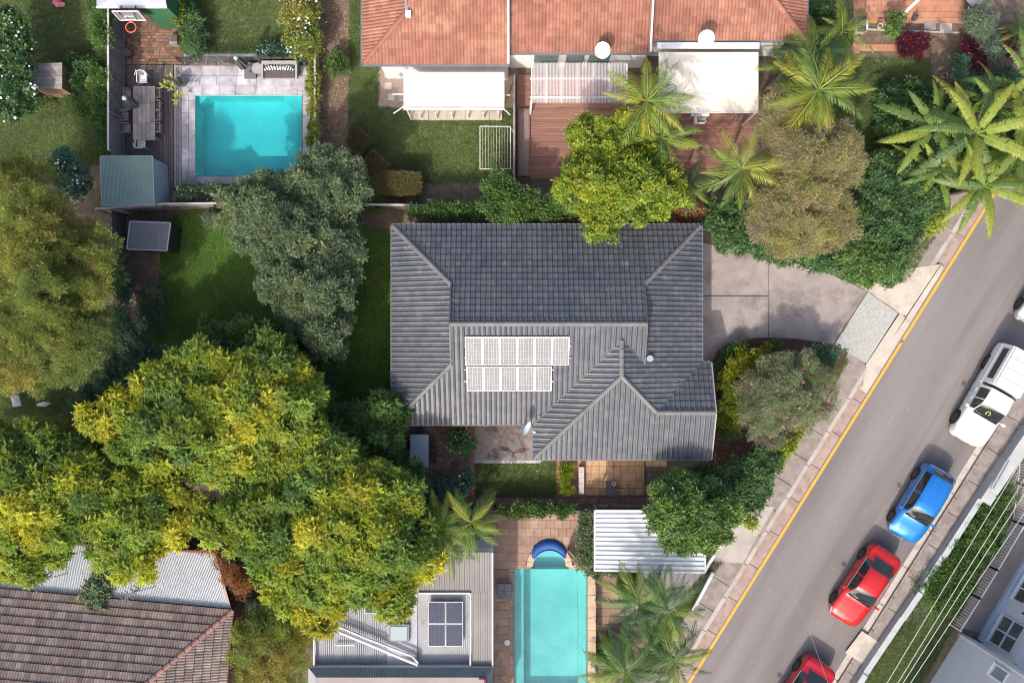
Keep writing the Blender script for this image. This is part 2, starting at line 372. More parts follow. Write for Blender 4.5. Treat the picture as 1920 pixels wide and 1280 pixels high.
# ------------------------------------------------------------------ foliage
def leaf_quad(base, d, side, L, Wd, droop=.0):
    """two-triangle pointed leaf"""
    m = base + d*L*.5; t = base + d*L + np.array([0,0,-droop*L])
    return [base, m+side*Wd/2, t, m-side*Wd/2]
def burst(kind, rs):
    V = []
    def unit(v): return v/np.linalg.norm(v)
    if kind == 'feather':          # whorl of drooping bipinnate fronds
        n = 12
        for i in range(n):
            a = 2*math.pi*i/n + rs.uniform(-.3,.3); el = rs.uniform(-.1,1.15); L = rs.uniform(.3,.52)
            d = np.array([math.cos(a)*math.cos(el), math.sin(a)*math.cos(el), math.sin(el)]); sd = unit(np.cross(d, [0,0,1])); up = np.cross(sd, d)
            w = rs.uniform(.075,.11); m = d*L*.45; t = d*L+np.array([0,0,-.12*L])
            V.append([d*.02, m+sd*w/2+up*.025, t, m-up*.012]); V.append([d*.02, m-up*.012, t, m-sd*w/2+up*.025])
            for j in range(3):
                b = d*L*(.25+.22*j)
                for s in (-1, 1):
                    ld = unit(d*.8+sd*s+np.array([0,0,-.2])); V.append(leaf_quad(b, ld, unit(np.cross(ld, [0,0,1])+.2*d), .12*(1-.2*j), .045))
    elif kind == 'small':          # spray of little leaves
        for i in range(16):
            d = unit(rs.normal(size=3)+np.array([0,0,.5])); b = d*rs.uniform(.02,.17); ld = unit(d+rs.normal(size=3)*.5); V.append(leaf_quad(b, ld, unit(np.cross(ld, rs.normal(size=3))), rs.uniform(.09,.14), .055))
    elif kind == 'fine':
        for i in range(22):
            d = unit(rs.normal(size=3)+np.array([0,0,.4])); b = d*rs.uniform(.02,.22); ld = unit(d+rs.normal(size=3)*.6); V.append(leaf_quad(b, ld, unit(np.cross(ld, rs.normal(size=3))), rs.uniform(.07,.12), .03))
    elif kind == 'round':          # flat-topped rosette of glossy oval leaves
        for i in range(13):
            a = rs.uniform(0, 6.28); el = rs.uniform(.0,1.2); d = np.array([math.cos(a)*math.cos(el), math.sin(a)*math.cos(el), math.sin(el)]); b = d*rs.uniform(.0,.14)
            ld = unit(d*np.array([1,1,.4])+rs.normal(size=3)*.25); V.append(leaf_quad(b, ld, unit(np.cross(ld, [0,0,1.])+rs.normal(size=3)*.3), rs.uniform(.12,.19), .085))
    elif kind == 'strap':          # arching straps
        for i in range(16):
            a = rs.uniform(0, 6.28); el = rs.uniform(.3,1.2); L = rs.uniform(.3,.55); d = np.array([math.cos(a)*math.cos(el), math.sin(a)*math.cos(el), math.sin(el)]); sd = unit(np.cross(d, [0,0,1]))
            m = d*L*.55; t = d*L*np.array([1.1,1.1,.45]); V.append([-sd*.015, m-sd*.02, m+sd*.02, sd*.015]); V.append([m-sd*.02, t, t+sd*.001, m+sd*.02])
    elif kind == 'needle':         # grevillea-like fine burst
        for i in range(26):
            d = unit(rs.normal(size=3)+np.array([0,0,.7])); L = rs.uniform(.2,.38); V.append(leaf_quad(d*.03, d, unit(np.cross(d, rs.normal(size=3))), L, .028, .25))
    return np.array(V, float).reshape(-1, 3)
BURSTS = {}
def foliage_mesh(name, C, Nrm, Sc, tint, kind, rs, parent=None, stuff=False):
    if kind not in BURSTS: BURSTS[kind] = [burst(kind, np.random.RandomState(40+i)) for i in range(6)]
    vs = []; ts = []
    which = rs.randint(0, 6, len(C))
    for k in range(6):
        ix = np.where(which == k)[0]
        if not len(ix): continue
        T = BURSTS[kind][k]; n = Nrm[ix]; a = rs.uniform(0, 6.28, len(ix))
        h = np.stack([np.cos(a), np.sin(a), np.zeros(len(ix))], 1)
        x = np.cross(h, n); x /= np.linalg.norm(x, axis=1, keepdims=True)+1e-9; y = np.cross(n, x)
        R = np.stack([x, y, n], 2)
        P = np.einsum('bij,vj->bvi', R, T)*Sc[ix][:, None, None] + C[ix][:, None, :]
        vs.append(P.reshape(-1, 3)); 
        tt = tint[ix][:, None, :]*rs.uniform(.78, 1.22, (len(ix), len(T)//4, 1)); ts.append(np.repeat(tt, 4, axis=1).reshape(-1, 3))
    V = np.concatenate(vs).astype(np.float32); T_ = np.concatenate(ts)
    nq = len(V)//4; me = bpy.data.meshes.new(name)
    me.vertices.add(len(V)); me.vertices.foreach_set('co', V.ravel())
    me.loops.add(nq*4); me.loops.foreach_set('vertex_index', np.arange(nq*4, dtype=np.int32))
    me.polygons.add(nq); me.polygons.foreach_set('loop_start', np.arange(0, nq*4, 4, dtype=np.int32))
    me.update(calc_edges=True)
    ca = me.color_attributes.new('tint', 'FLOAT_COLOR', 'POINT')
    ca.data.foreach_set('color', np.concatenate([T_, np.ones((len(T_), 1))], 1).astype(np.float32).ravel())
    me.materials.append(LEAF)
    o = link(bpy.data.objects.new(name, me), parent)
    return o
PAL = {
 'yellowgreen': [(.11,.2,.065),(.15,.25,.065),(.19,.3,.06),(.24,.34,.06),(.29,.37,.055),(.35,.41,.055),(.42,.44,.055),(.5,.47,.055)],
 'midgreen':    [(.1,.19,.06),(.125,.22,.06),(.085,.165,.055),(.16,.25,.06)],
 'olive':       [(.16,.23,.07),(.2,.27,.075),(.26,.31,.075),(.33,.34,.08),(.36,.3,.1)],
 'greygreen':   [(.18,.25,.14),(.16,.23,.125),(.24,.29,.15),(.13,.19,.115)],
 'darkgreen':   [(.08,.165,.06),(.095,.19,.065),(.065,.135,.055),(.13,.22,.07)],
 'bluegreen':   [(.12,.22,.14),(.14,.25,.15),(.1,.18,.12)],
 'bright':      [(.24,.31,.035),(.2,.29,.04),(.3,.33,.03),(.14,.23,.045)],
 'limey':       [(.3,.31,.03),(.25,.29,.03),(.19,.26,.045)],
 'brownolive':  [(.33,.3,.17),(.4,.35,.19),(.33,.34,.13),(.4,.4,.14),(.32,.27,.21)],
 'pinkgrey':    [(.27,.31,.18),(.22,.28,.15),(.3,.27,.2),(.2,.27,.12)],
 'rust':        [(.38,.17,.06),(.33,.2,.1),(.27,.14,.08)],
 'maroon':      [(.14,.025,.045),(.2,.035,.06),(.1,.022,.04)],
 'hedgebrown':  [(.26,.2,.1),(.22,.18,.08),(.16,.17,.07)],
 'lawnbright': [(.12,.28,.04),(.16,.33,.05),(.1,.22,.035),(.2,.3,.06)],
 'lawn':        [(.12,.19,.06),(.15,.22,.07),(.1,.16,.05),(.22,.24,.1)],
 'agave':       [(.24,.3,.21),(.2,.26,.18)],
}
def mixpal(pal, n, rs, w=None):
    P = np.array(PAL[pal]); ix = rs.randint(0, len(P), n); jx = rs.randint(0, len(P), n); t = rs.uniform(0, 1, (n, 1)); return P[ix]*t + P[jx]*(1-t)
def crown(name, outline, zlo, zhi, lr, kind, pal, dens, parent, rs, flat=.75, sc=1.0, fill=.5, jag=.12, sub=None, under=False, gap=.86):
    """foliage over an outline given in photo pixels; lobes of radius lr metres between heights zlo (rim) and zhi (middle)"""
    P = outline; xs = [p[0] for p in P]; ys = [p[1] for p in P]; rpx = lr*SC*1.12
    X = rs.uniform(min(xs), max(xs), 5000); Y = rs.uniform(min(ys), max(ys), 5000)
    ok = inpoly(X, Y, P); X = X[ok]; Y = Y[ok]; D = edist(X, Y, P); dm = max(D.max(), 1)
    k = D > rpx*(.62 if kind == 'feather' else .5); 
    if k.sum() < 1: k = D >= D.max()*.8
    X = X[k]; Y = Y[k]; D = D[k]
    kept = []
    for i in range(len(X)):
        if all((X[i]-X[j])**2+(Y[i]-Y[j])**2 > (rpx*(gap if kind != 'feather' else .98))**2 for j in kept): kept.append(i)
        if len(kept) > 400: break
    C = []; Nn = []; S = []; T = []; lobes = []
    Pc = np.array(PAL[pal]); sr = sub if sub else {'feather': .34, 'round': .26, 'small': .26, 'fine': .3}.get(kind, .24)
    for i in kept:
        t = min(1, D[i]/dm); z = zlo+(zhi-zlo)*(t**.6)*rs.uniform(.45,1.1)
        r = lr*rs.uniform(.65,1.25); r = min(r, max(.18, D[i]/SC*1.2)); c = np.array(W(X[i], Y[i], z)); lobes.append((c, r))
        s_ = min(sr, r*.75); m = max(2, int(2.6*(r/s_)**2*rs.uniform(.75, 1.1)))
        d = rs.normal(size=(m, 3)); d[:, 2] = np.abs(d[:, 2])-.3; d /= np.linalg.norm(d, axis=1, keepdims=True)
        sc_ = c + d*(r*rs.uniform(.62, 1.12, (m, 1)))*np.array([1, 1, flat])
        fN = (math.sin(c[0]*.85+1.3+zhi)*math.cos(c[1]*.75-.4)+.7*math.sin(c[0]*2.0-c[1]*1.6))/1.5
        def pick(): return Pc[int(min(len(Pc)-1, max(0, (fN*.5+.5+rs.normal()*.2)*len(Pc))))]
        lobcol = pick()
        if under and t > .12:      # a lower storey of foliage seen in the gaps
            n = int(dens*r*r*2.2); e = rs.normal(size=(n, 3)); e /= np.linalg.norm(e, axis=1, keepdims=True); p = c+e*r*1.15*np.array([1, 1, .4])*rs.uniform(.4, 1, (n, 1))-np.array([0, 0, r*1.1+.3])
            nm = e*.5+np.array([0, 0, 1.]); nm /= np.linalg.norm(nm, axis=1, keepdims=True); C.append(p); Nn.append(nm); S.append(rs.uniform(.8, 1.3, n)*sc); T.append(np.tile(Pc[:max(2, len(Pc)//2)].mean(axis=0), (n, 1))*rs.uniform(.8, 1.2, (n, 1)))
        for q in range(m):
            n = max(3, int(dens*s_*s_*5.2*rs.uniform(.7, 1.2)))
            e = rs.normal(size=(n, 3)); e[:, 2] = np.abs(e[:, 2])-.25; e /= np.linalg.norm(e, axis=1, keepdims=True)
            p = sc_[q] + e*s_*rs.uniform(.45, 1.1, (n, 1))*np.array([1, 1, .8])
            nm = e*.8 + d[q]*.35 + np.array([0, 0, .45]) + rs.normal(size=(n, 3))*.2; nm /= np.linalg.norm(nm, axis=1, keepdims=True)
            sc1 = pick()*.6+lobcol*.4; col = (sc1*.78+Pc[rs.randint(0, len(Pc), n)]*.22)*rs.uniform(.85, 1.15, (n, 1))*rs.uniform(.82, 1.18)
            C.append(p); Nn.append(nm); S.append(rs.uniform(.7, 1.25, n)*sc); T.append(col)
    C = np.concatenate(C); C[:, 2] = np.maximum(C[:, 2], .06)
    o = foliage_mesh(name, C, np.concatenate(Nn), np.concatenate(S), np.concatenate(T), kind, rs, parent)
    o['_'] = 0; del o['_']
    return o, lobes
def trunk_and_limbs(base, lobes, parent, rs, r0=.22, mat=None, nl=14):
    mat = mat or BARK
    cx = np.mean([l[0] for l in lobes], axis=0); fork = Vector((base[0]*.6+cx[0]*.4, base[1]*.6+cx[1]*.4, max(1.0, cx[2]*.45)))
    b = Vector((base[0], base[1], -.05)); mid = (b+fork)/2 + Vector((rs.uniform(-.15,.15), rs.uniform(-.15,.15), 0))
    MB().tube([b, b+Vector((0,0,.15)), mid, fork], [r0*1.35, r0*1.05, r0*.85, r0*.7], 10).obj('trunk', mat, parent, True)
    ls = list(lobes); rs.shuffle(ls)
    for c, r in ls[:nl]:
        c = Vector(c); m = fork.lerp(c, .5) + Vector((rs.uniform(-.3,.3), rs.uniform(-.3,.3), -.15*(c-fork).length*.5))
        MB().tube([fork-Vector((0,0,.1)), m, c+Vector((0,0,-.1)), c+Vector((rs.uniform(-.3,.3)*r, rs.uniform(-.3,.3)*r, r*.5))], [r0*.42, r0*.25, r0*.12, r0*.04], 6).obj('limb', mat, parent, True)
TREES = 0
def tree(name, label, outline, zlo, zhi, lr, kind, pal, dens, seed, base=None, group=None, cat='tree', r0=.22, nl=14, **kw):
    rs = np.random.RandomState(seed)
    cxp = sum(p[0] for p in outline)/len(outline); cyp = sum(p[1] for p in outline)/len(outline)
    bp = base or (960+(cxp-960)*(H-zlo)/H, 640+(cyp-640)*(H-zlo)/H); b = W(*bp)
    t = thing(name, label, cat, (b.x, b.y, 0), group)
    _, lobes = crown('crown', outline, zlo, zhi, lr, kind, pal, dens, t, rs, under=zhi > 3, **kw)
    trunk_and_limbs((b.x, b.y), lobes, t, rs, r0, nl=nl)
    return t
def blob(cx, cy, rx, ry=None, n=12, j=.1, seed=0, rot=0):
    r = random.Random(seed*13+int(cx)); ry = ry or rx
    o = []
    for i in range(n):
        a = 2*math.pi*i/n; k = 1+r.uniform(-j, j); x = rx*math.cos(a)*k; y = ry*math.sin(a)*k
        o.append((cx+x*math.cos(rot)-y*math.sin(rot), cy+x*math.sin(rot)+y*math.cos(rot)))
    return o
def shrub(name, label, outline, zlo, zhi, kind, pal, dens, seed, lr=.35, group=None, cat='shrub', flowers=None, **kw):
    rs = np.random.RandomState(seed); cxp = sum(p[0] for p in outline)/len(outline); cyp = sum(p[1] for p in outline)/len(outline)
    b = W(cxp, cyp, 0); t = thing(name, label, cat, (b.x, b.y, 0), group)
    o, lobes = crown('foliage', outline, zlo, zhi, lr, kind, pal, dens, t, rs, **kw)
    mb = MB()
    for c, r in lobes[:6]:
        mb.tube([(b.x, b.y, -.03), ((b.x+c[0])/2, (b.y+c[1])/2, c[2]*.4), tuple(c)], [.045, .03, .012], 5)
    mb.obj('stem', BARK, t, True)
    if flowers:
        n, size, mt = flowers; mb = MB()
        for _ in range(n):
            c, r = lobes[rs.randint(len(lobes))]; d = rs.normal(size=3); d[2] = abs(d[2])+.25; d /= np.linalg.norm(d); p = c+d*r*1.12*np.array([1,1,.85]); s = size*rs.uniform(.6,1.3)
            a0 = rs.uniform(0,6.28); v = [p+np.array([0,0,.02])]+[p+np.array([math.cos(a0+q*1.2566)*s, math.sin(a0+q*1.2566)*s, rs.uniform(-.01,.02)]) for q in range(5)]
            mb.add(v, [(0,1+q,1+(q+1)%5) for q in range(5)])
        f = mb.obj('flowers', mt, t); f['kind'] = 'stuff'
    return t
def grass(name, label, outline, dens, seed, z=.0, h=.07, pal='lawn', sc=.16):
    """short turf blades as one mass"""
    rs = np.random.RandomState(seed); P = outline; xs = [p[0] for p in P]; ys = [p[1] for p in P]
    area = (max(xs)-min(xs))*(max(ys)-min(ys))/SC**2; n = int(area*dens)
    X = rs.uniform(min(xs), max(xs), n); Y = rs.uniform(min(ys), max(ys), n); k = inpoly(X, Y, P); X = X[k]; Y = Y[k]
    f = 1/SC; C = np.stack([(X-960)*f, (640-Y)*f, np.full(len(X), z)], 1)
    base = mixpal(pal, len(X), rs); g = np.sin(C[:, 0]*1.7+seed)*np.cos(C[:, 1]*1.3)+np.sin(C[:, 0]*.6+C[:, 1]*.9); base = base*(1+.12*g[:, None])
    nm = np.tile([0., 0, 1], (len(X), 1))+rs.normal(size=(len(X), 3))*.15; nm /= np.linalg.norm(nm, axis=1, keepdims=True)
    o = foliage_mesh(name, C, nm, rs.uniform(.7, 1.4, len(X))*sc, base, 'blade', rs)
    tag(o, label, 'grass', kind='stuff'); return o
_b = []
for i in range(6):
    r_ = np.random.RandomState(90+i); V = []
    for j in range(6):
        a = r_.uniform(0, 6.28); rr = r_.uniform(0, .5); b0 = np.array([math.cos(a)*rr, math.sin(a)*rr, 0]); a2 = r_.uniform(0, 6.28); d = np.array([math.cos(a2)*.6, math.sin(a2)*.6, .5]); s = np.array([-math.sin(a2), math.cos(a2), 0])
        V.append([b0-s*.05, b0+s*.05, b0+d*r_.uniform(.5, 1.0)+s*.01, b0+d*.7-s*.03])
    _b.append(np.array(V).reshape(-1, 3))
BURSTS['blade'] = _b
# palms and bananas ------------------------------------------------
def frond_mesh(name, L, lw, tint, tip, seed, arch=.5, npair=34, torn=False):
    rs = np.random.RandomState(seed); V = []; F = []; T = []
    def sp(t): return np.array([L*t*(1-.08*t), 0, L*(.42*t - arch*t*t)])
    def addq(q, c):
        b = len(V); V.extend(q); F.append(tuple(range(b, b+len(q)))); T.extend([c]*len(q))
    ps = [sp(t) for t in np.linspace(0, 1, 14)]
    rach = np.array(tint)*1.3+np.array([.02,.02,.0])
    for i in range(13):
        w0 = .022*(1-i/14)+.004; w1 = .022*(1-(i+1)/14)+.004; y = np.array([0,1,0]); z = np.array([0,0,.012])
        addq([ps[i]-y*w0+z, ps[i+1]-y*w1+z, ps[i+1]+y*w1+z, ps[i]+y*w0+z], rach)
    for i in range(npair):
        t = .1+.9*(i+.5)/npair; b = sp(t); d = sp(min(1, t+.02))-sp(t-.02); d /= np.linalg.norm(d)
        ll = lw*(math.sin(math.pi*min(1, t*.92+.12))**.6)*rs.uniform(.85,1.1)
        for s in (-1, 1):
            if rs.uniform() < .03: continue
            ang = (.95-.5*t) if not torn else (1.3-.35*t); dirv = d*math.cos(ang)+np.array([0, s*math.sin(ang), 0]); dirv = dirv+np.array([0,0,rs.uniform(-.55,.0) if not torn else -.12]); dirv /= np.linalg.norm(dirv)
            w = d*(.031 if not torn else L*.9/npair*.56); m = b+dirv*ll*.5; e = b+dirv*ll+np.array([0,0,-.22*ll])
            c = np.array(tint)*(1-t*.6)+np.array(tip)*t*.6; c = c*rs.uniform(.8,1.25)
            if not torn: addq([b-w*.6, m-w, e, m+w], c)
            else:
                m2 = b+dirv*ll*.6; e2 = b+dirv*ll*rs.uniform(.85,1.04)+d*rs.uniform(-.02,.02)+np.array([0,0,-.14*ll+rs.uniform(-.06,.03)])
                addq([b-w, b+w, m2+w*.98, m2-w*.98], c); addq([m2-w*.98, m2+w*.98, e2+w*.6, e2-w*.85], c*1.05)
    me = mesh_data(name, V, F, LEAF); ca = me.color_attributes.new('tint', 'FLOAT_COLOR', 'POINT')
    ca.data.foreach_set('color', np.concatenate([np.array(T), np.ones((len(T), 1))], 1).astype(np.float32).ravel()); return me
FR = {}
def fronds(kind):
    if kind in FR: return FR[kind]
    if kind == 'palm': r = [frond_mesh('frond', 2.5, .56, t, p, i, a, 32) for i, (t, p, a) in enumerate([((.17,.26,.05),(.32,.33,.06),.6),((.13,.22,.055),(.22,.28,.06),.85),((.25,.3,.045),(.46,.38,.06),.7),((.1,.18,.06),(.15,.21,.07),1.0)])]
    elif kind == 'palmdark': r = [frond_mesh('frond', 2.4, .54, t, p, 20+i, a, 32) for i, (t, p, a) in enumerate([((.08,.16,.055),(.14,.22,.06),.6),((.055,.11,.055),(.09,.15,.07),.9),((.15,.23,.05),(.3,.31,.06),.7),((.07,.13,.06),(.4,.37,.26),1.0)])]
    elif kind == 'dead': r = [frond_mesh('frond', 1.9, .4, (.25,.19,.13), (.36,.3,.24), 50, .95, 24)]
    else: r = [frond_mesh('leaf', 3.0, .28, t, p, 70+i, a, 50, True) for i, (t, p, a) in enumerate([((.16,.25,.06),(.24,.29,.06),.5),((.12,.2,.06),(.18,.24,.06),.65),((.22,.29,.055),(.33,.32,.06),.42),((.09,.16,.06),(.12,.19,.06),.85)])]
    FR[kind] = r; return r
PBARK = M_('palm_bark', (.26,.23,.2), (.18,.16,.13), 6, .85, .01, 20)
def palm(label, px, py, z, n, size, seed, kind='palm', dead=0, name='palm_tree', cat='palm', group=None, angs=None, tr=.09):
    rs = np.random.RandomState(seed); c = W(px, py, z); b = (c.x+rs.uniform(-.2,.2), c.y+rs.uniform(-.2,.2))
    t = thing(name, label, cat, (b[0], b[1], 0), group); ms = fronds(kind)
    MB().tube([(b[0],b[1],-.05),(b[0],b[1],.2),((b[0]+c.x)/2+.04,(b[1]+c.y)/2,z*.5),(c.x,c.y,z-.1)], [tr*1.8,tr*1.3,tr*1.1,tr*.8], 10).obj('trunk', PBARK, t, True)
    for i in range(n):
        a = angs[i] if angs else i*2.39996+rs.uniform(-.3,.3)
        ring = i/n; tilt = (-.55+1.0*ring) if kind != 'banana' else (-.45+.8*ring)
        s = size*rs.uniform(.82,1.12)*(1-.12*(ring<.25)); me = ms[rs.randint(len(ms)-(1 if ring<.6 else 0))] if not (dead and i >= n-dead) else fronds('dead')[0]
        M = Matrix.Translation((c.x, c.y, z+.1-.25*ring)) @ Matrix.Rotation(a, 4, 'Z') @ Matrix.Rotation(tilt, 4, 'Y') @ Matrix.Rotation(rs.uniform(-.5,.5), 4, 'X') @ Matrix.Scale(s, 4)
        link(bpy.data.objects.new('leaf' if kind == 'banana' else 'frond', me), t, M)
    return t
# ================================================================== THE SETTING
def structure(o): o['kind'] = 'structure'; return o
def sheet_with_holes(name, x0, x1, y0, y1, z, holes, mat):
    """world-space rectangle tiled round rectangular holes, with a 5 cm skirt at the holes"""
    xs = sorted({x0, x1, *[h[0] for h in holes], *[h[1] for h in holes]}); ys = sorted({y0, y1, *[h[2] for h in holes], *[h[3] for h in holes]})
    v = []; f = []
    for i in range(len(xs)-1):
        for j in range(len(ys)-1):
            mx = (xs[i]+xs[i+1])/2; my = (ys[j]+ys[j+1])/2
            if any(h[0] < mx < h[1] and h[2] < my < h[3] for h in holes): continue
            b = len(v); v += [(xs[i],ys[j],z),(xs[i+1],ys[j],z),(xs[i+1],ys[j+1],z),(xs[i],ys[j+1],z)]; f.append((b,b+1,b+2,b+3))
    return structure(mobj(name, v, f, mat))
def rect_w(x0, y0, x1, y1, z=0): a = W2(x0, y1, z); b = W2(x1, y0, z); return (a[0], b[0], a[1], b[1])
PA = rect_w(366, 179, 566, 330); PB = rect_w(964, 1066, 1101, 1330); PS = rect_w(994, 1022, 1066, 1066)
PS = (PS[0], PS[1], PB[3], PS[3])
sheet_with_holes('ground', -400, 400, -400, 400, -.22, [PA, PB, PS], SOIL)
# road line geometry (image px): left edge of the asphalt is the yellow line
LD = (-525/840.)        # dx per dy along the road
def xl(y, off=0): return 1815 + (y-440)*LD + off/.848    # yellow line, off = perpendicular px to the right
YT, YB = -700, 1980
def band(o0, o1, y0=YT, y1=YB): return [(xl(y0, o0), y0), (xl(y0, o1), y0), (xl(y1, o1), y1), (xl(y1, o0), y1)]
RW = 222   # asphalt width, px
structure(prism_img('road', band(-3, RW+2), -.125, -.3, ASPH))
yl = prism_img('yellow_kerbside_line', band(-1, 4.2), -.121, -.124, YEL); structure(yl)
PATCH = M_('road_patch', (.15,.135,.137), (.175,.158,.16), 2, .85, .004, 260)
def blobw(x, y, rx, ry, n=18, s=0):
    r = random.Random(s); return [W2(x+rx*math.cos(6.283*i/n)*r.uniform(.8,1.15), y+ry*math.sin(6.283*i/n)*r.uniform(.8,1.15), -.12) for i in range(n)]
mb = MB()
for i, (x, y, rx, ry) in enumerate(((1378,1180,9,6),(1392,1172,3,3),(1532,935,5,3),(1690,640,6,3),(1600,1010,3,2),(1500,1010,4,3),(1750,700,3,3),(1460,1100,3,2))): mb.add([(p[0],p[1],-.1205) for p in blobw(x,y,rx,ry,s=i)], [tuple(range(18))[::-1]])
q = mb.obj('oil_stains', PATCH); structure(q)
GUT = M_('gutter_concrete', (.27,.2,.175), (.35,.27,.24), 2.2, .9, .006, 50, c3=(.2,.14,.12), s3=2)
GUTL = M_('light_gutter_concrete', (.4,.36,.33), (.5,.45,.42), 2, .9, .006, 50, c3=(.26,.22,.2), s3=2)
g1 = thing('gutter', None, None, (0,0,0)); structure(g1)
def along(o0, o1, y0, y1, step, z, th, mat, name, parent, gap=1.0, jz=.003):
    y = y0
    while y < y1:
        e = min(y+step, y1); P = [(xl(y, o0)-0, y), (xl(y, o1), y), (xl(e-gap, o1), e-gap), (xl(e-gap, o0), e-gap)]
        # square the joint to the road direction
        s = LD*.5
        dx0 = 0
        P = [(xl(y, o0)+0, y+(0)), (xl(y+(o1-o0)*.53, o1), y+(o1-o0)*.53), (xl(e-gap+(o1-o0)*.53, o1), e-gap+(o1-o0)*.53), (xl(e-gap, o0), e-gap)]
        q = MB().prism([W2(a, b, z) for a, b in P], z-th, z+random.uniform(-jz, jz)).obj(name, mat, parent); y = e
along(-22, -3.2, -60, 1400, 62, -.115, .15, GUT, 'gutter_slab', g1)
g2 = thing('gutter', None, None, (0,0,0)); structure(g2)
along(RW+2.2, RW+16, -60, 1400, 70, -.118, .15, GUTL, 'gutter_slab', g2)
k1 = thing('kerb', None, None, (0,0,0)); structure(k1)
along(-30, -22.2, -60, 1400, 62, .012, .24, CONC, 'kerb_stone', k1)
k2 = thing('kerb', None, None, (0,0,0)); structure(k2)
along(RW+16.2, RW+22, -60, 1400, 62, .012, .24, CONCD, 'kerb_stone', k2)
fp1 = thing('footpath', None, None, (0,0,0)); structure(fp1)
along(-71, -30.2, -60, 470, 52, 0, .1, CONCD, 'slab', fp1)
along(-71, -30.2, 702, 1400, 47, 0, .1, CONCD, 'slab', fp1)
fp2 = thing('footpath', None, None, (0,0,0)); structure(fp2)
along(RW+22.2, RW+88, 60, 1400, 60, 0, .1, CONCD, 'slab', fp2)
UTIL = prism_img('pit_cover_slab', [(1616,1182),(1648,1203),(1618,1244),(1585,1223)], .012, -.02, CONCL)
tag(UTIL, 'pale square concrete pit surround with small lid set in the right footpath', 'pit cover')
prism_img('lid', [(1618,1209),(1634,1219),(1622,1239),(1606,1229)], .02, .0, CONC, UTIL)
# garden ground either side
BW = rect_w(-1400, 0, 0, 0)[0]
SOILM = SOIL
structure(prism_img('paved_strip', [(345,101),(562,101),(562,114),(345,114)], .0, -.1, CONC))
gs = []
gl = [W2(-1200, YT), W2(xl(YT, -71), YT), W2(xl(YB, -71), YB), W2(-1200, YB)]
# left garden sheet: a big rectangle with pool holes up to x = 1290px, then a sloped strip
xs_ = W2(1120, 0)[0]
sheet_with_holes('garden_soil', W2(-1200,0)[0], xs_, W2(0,YB)[1], W2(0,YT)[1], -.02, [PA, PB, PS], SOIL)
structure(prism_img('garden_soil', [(1120,YT),(xl(YT,-71.2),YT),(xl(1390,-71.2),1390),(1120,1390)], -.02, -.2, SOIL))
structure(prism_img('garden_soil', [(xl(YT,RW+88.2),YT),(3600,YT),(3600,YB),(xl(YB,RW+88.2),YB)], -.02, -.2, SOIL))
# ---- driveway ------------------------------------------------------
dw = thing('driveway', None, None, (0,0,0)); structure(dw)
prism_img('slab', [(1290,450),(1318,455),(1440,478),(1440,554),(1290,554)], .03, -.1, DRIVE, dw)
prism_img('slab', [(1290,555.5),(1440,555.5),(1440,632),(1400,634),(1365,643),(1345,658),(1335,680),(1290,700)], .03, -.1, DRIVE, dw)
prism_img('slab', [(1441.2,478.3),(1520,500),(1590,528),(1626,546),(1563,644),(1530,640),(1490,634),(1441.2,632)], .03, -.1, DRIVE, dw)
prism_img('slab', [(1627.4,547),(1684,587),(1624,681),(1565,645)], .03, -.1, GRAN, dw)
prism_img('slab', [(1594,526),(1660,533),(1686,506),(1764,495),(1699,592),(1685.4,586),(1627,545.4)], .028, -.1, CONCL, dw)
prism_img('slab', [(1686,589),(1698,594.5),(1617,726),(1624,683)], .028, -.1, CONCL, dw)
prism_img('layback', [(1765,496),(1770,502),(1625,737),(1612,728)], .0, -.1, CONCL, dw)
prism_img('slab', [(1592,655),(1623,683),(1616,724),(1603,735),(1573,710)], .01, -.1, CONCD, fp1)
prism_img('slab', [(1744,444),(1775,462),(1757,494),(1699,509),(1704,494)], .01, -.1, M_('dark_paver', (.2,.175,.165), (.25,.22,.21), 3, .9, .004, 60), fp1)
# lawns --------------------------------------------------------------
LAWNS = [
 ('dark lawn of the top left garden beside the flowering tree', [(-60,-60),(204,-60),(204,300),(120,330),(-60,320)], -.0),
 ('square green lawn above the rectangular pool', [(372,-60),(598,-60),(598,98),(360,98)], .0),
 ('patchy back lawn behind the white awning and beside the clothes line', [(655,-60),(711,-60),(711,200),(760,206),(960,206),(960,340),(760,345),(655,330)], .0),
 ('bright green lawn beside the dark garden shed', [(300,420),(345,395),(430,390),(520,500),(620,600),(600,760),(300,760),(260,690),(300,560)], .0),
 ('shaded lawn strip along the left side of the grey roofed house', [(672,398),(690,430),(752,430),(752,770),(690,800),(618,790),(640,560)], .0),
 ('small clipped front lawn beside the brick garden edging', [(890,868),(1016,868),(1016,850),(1042,850),(1042,931),(890,931)], .01),
 ('mossy lawn patch below the terracotta patio', [(1600,110),(1745,110),(1745,200),(1700,330),(1560,330),(1560,160)], .0),
]
for i, (lb, P, z) in enumerate(LAWNS):
    structure(prism_img('lawn', P, z+.004, -.1, LAWN))
    grass('grass', lb, P, 260, 300+i, z=z+.006, pal='lawnbright' if i in (3, 4) else 'lawn')
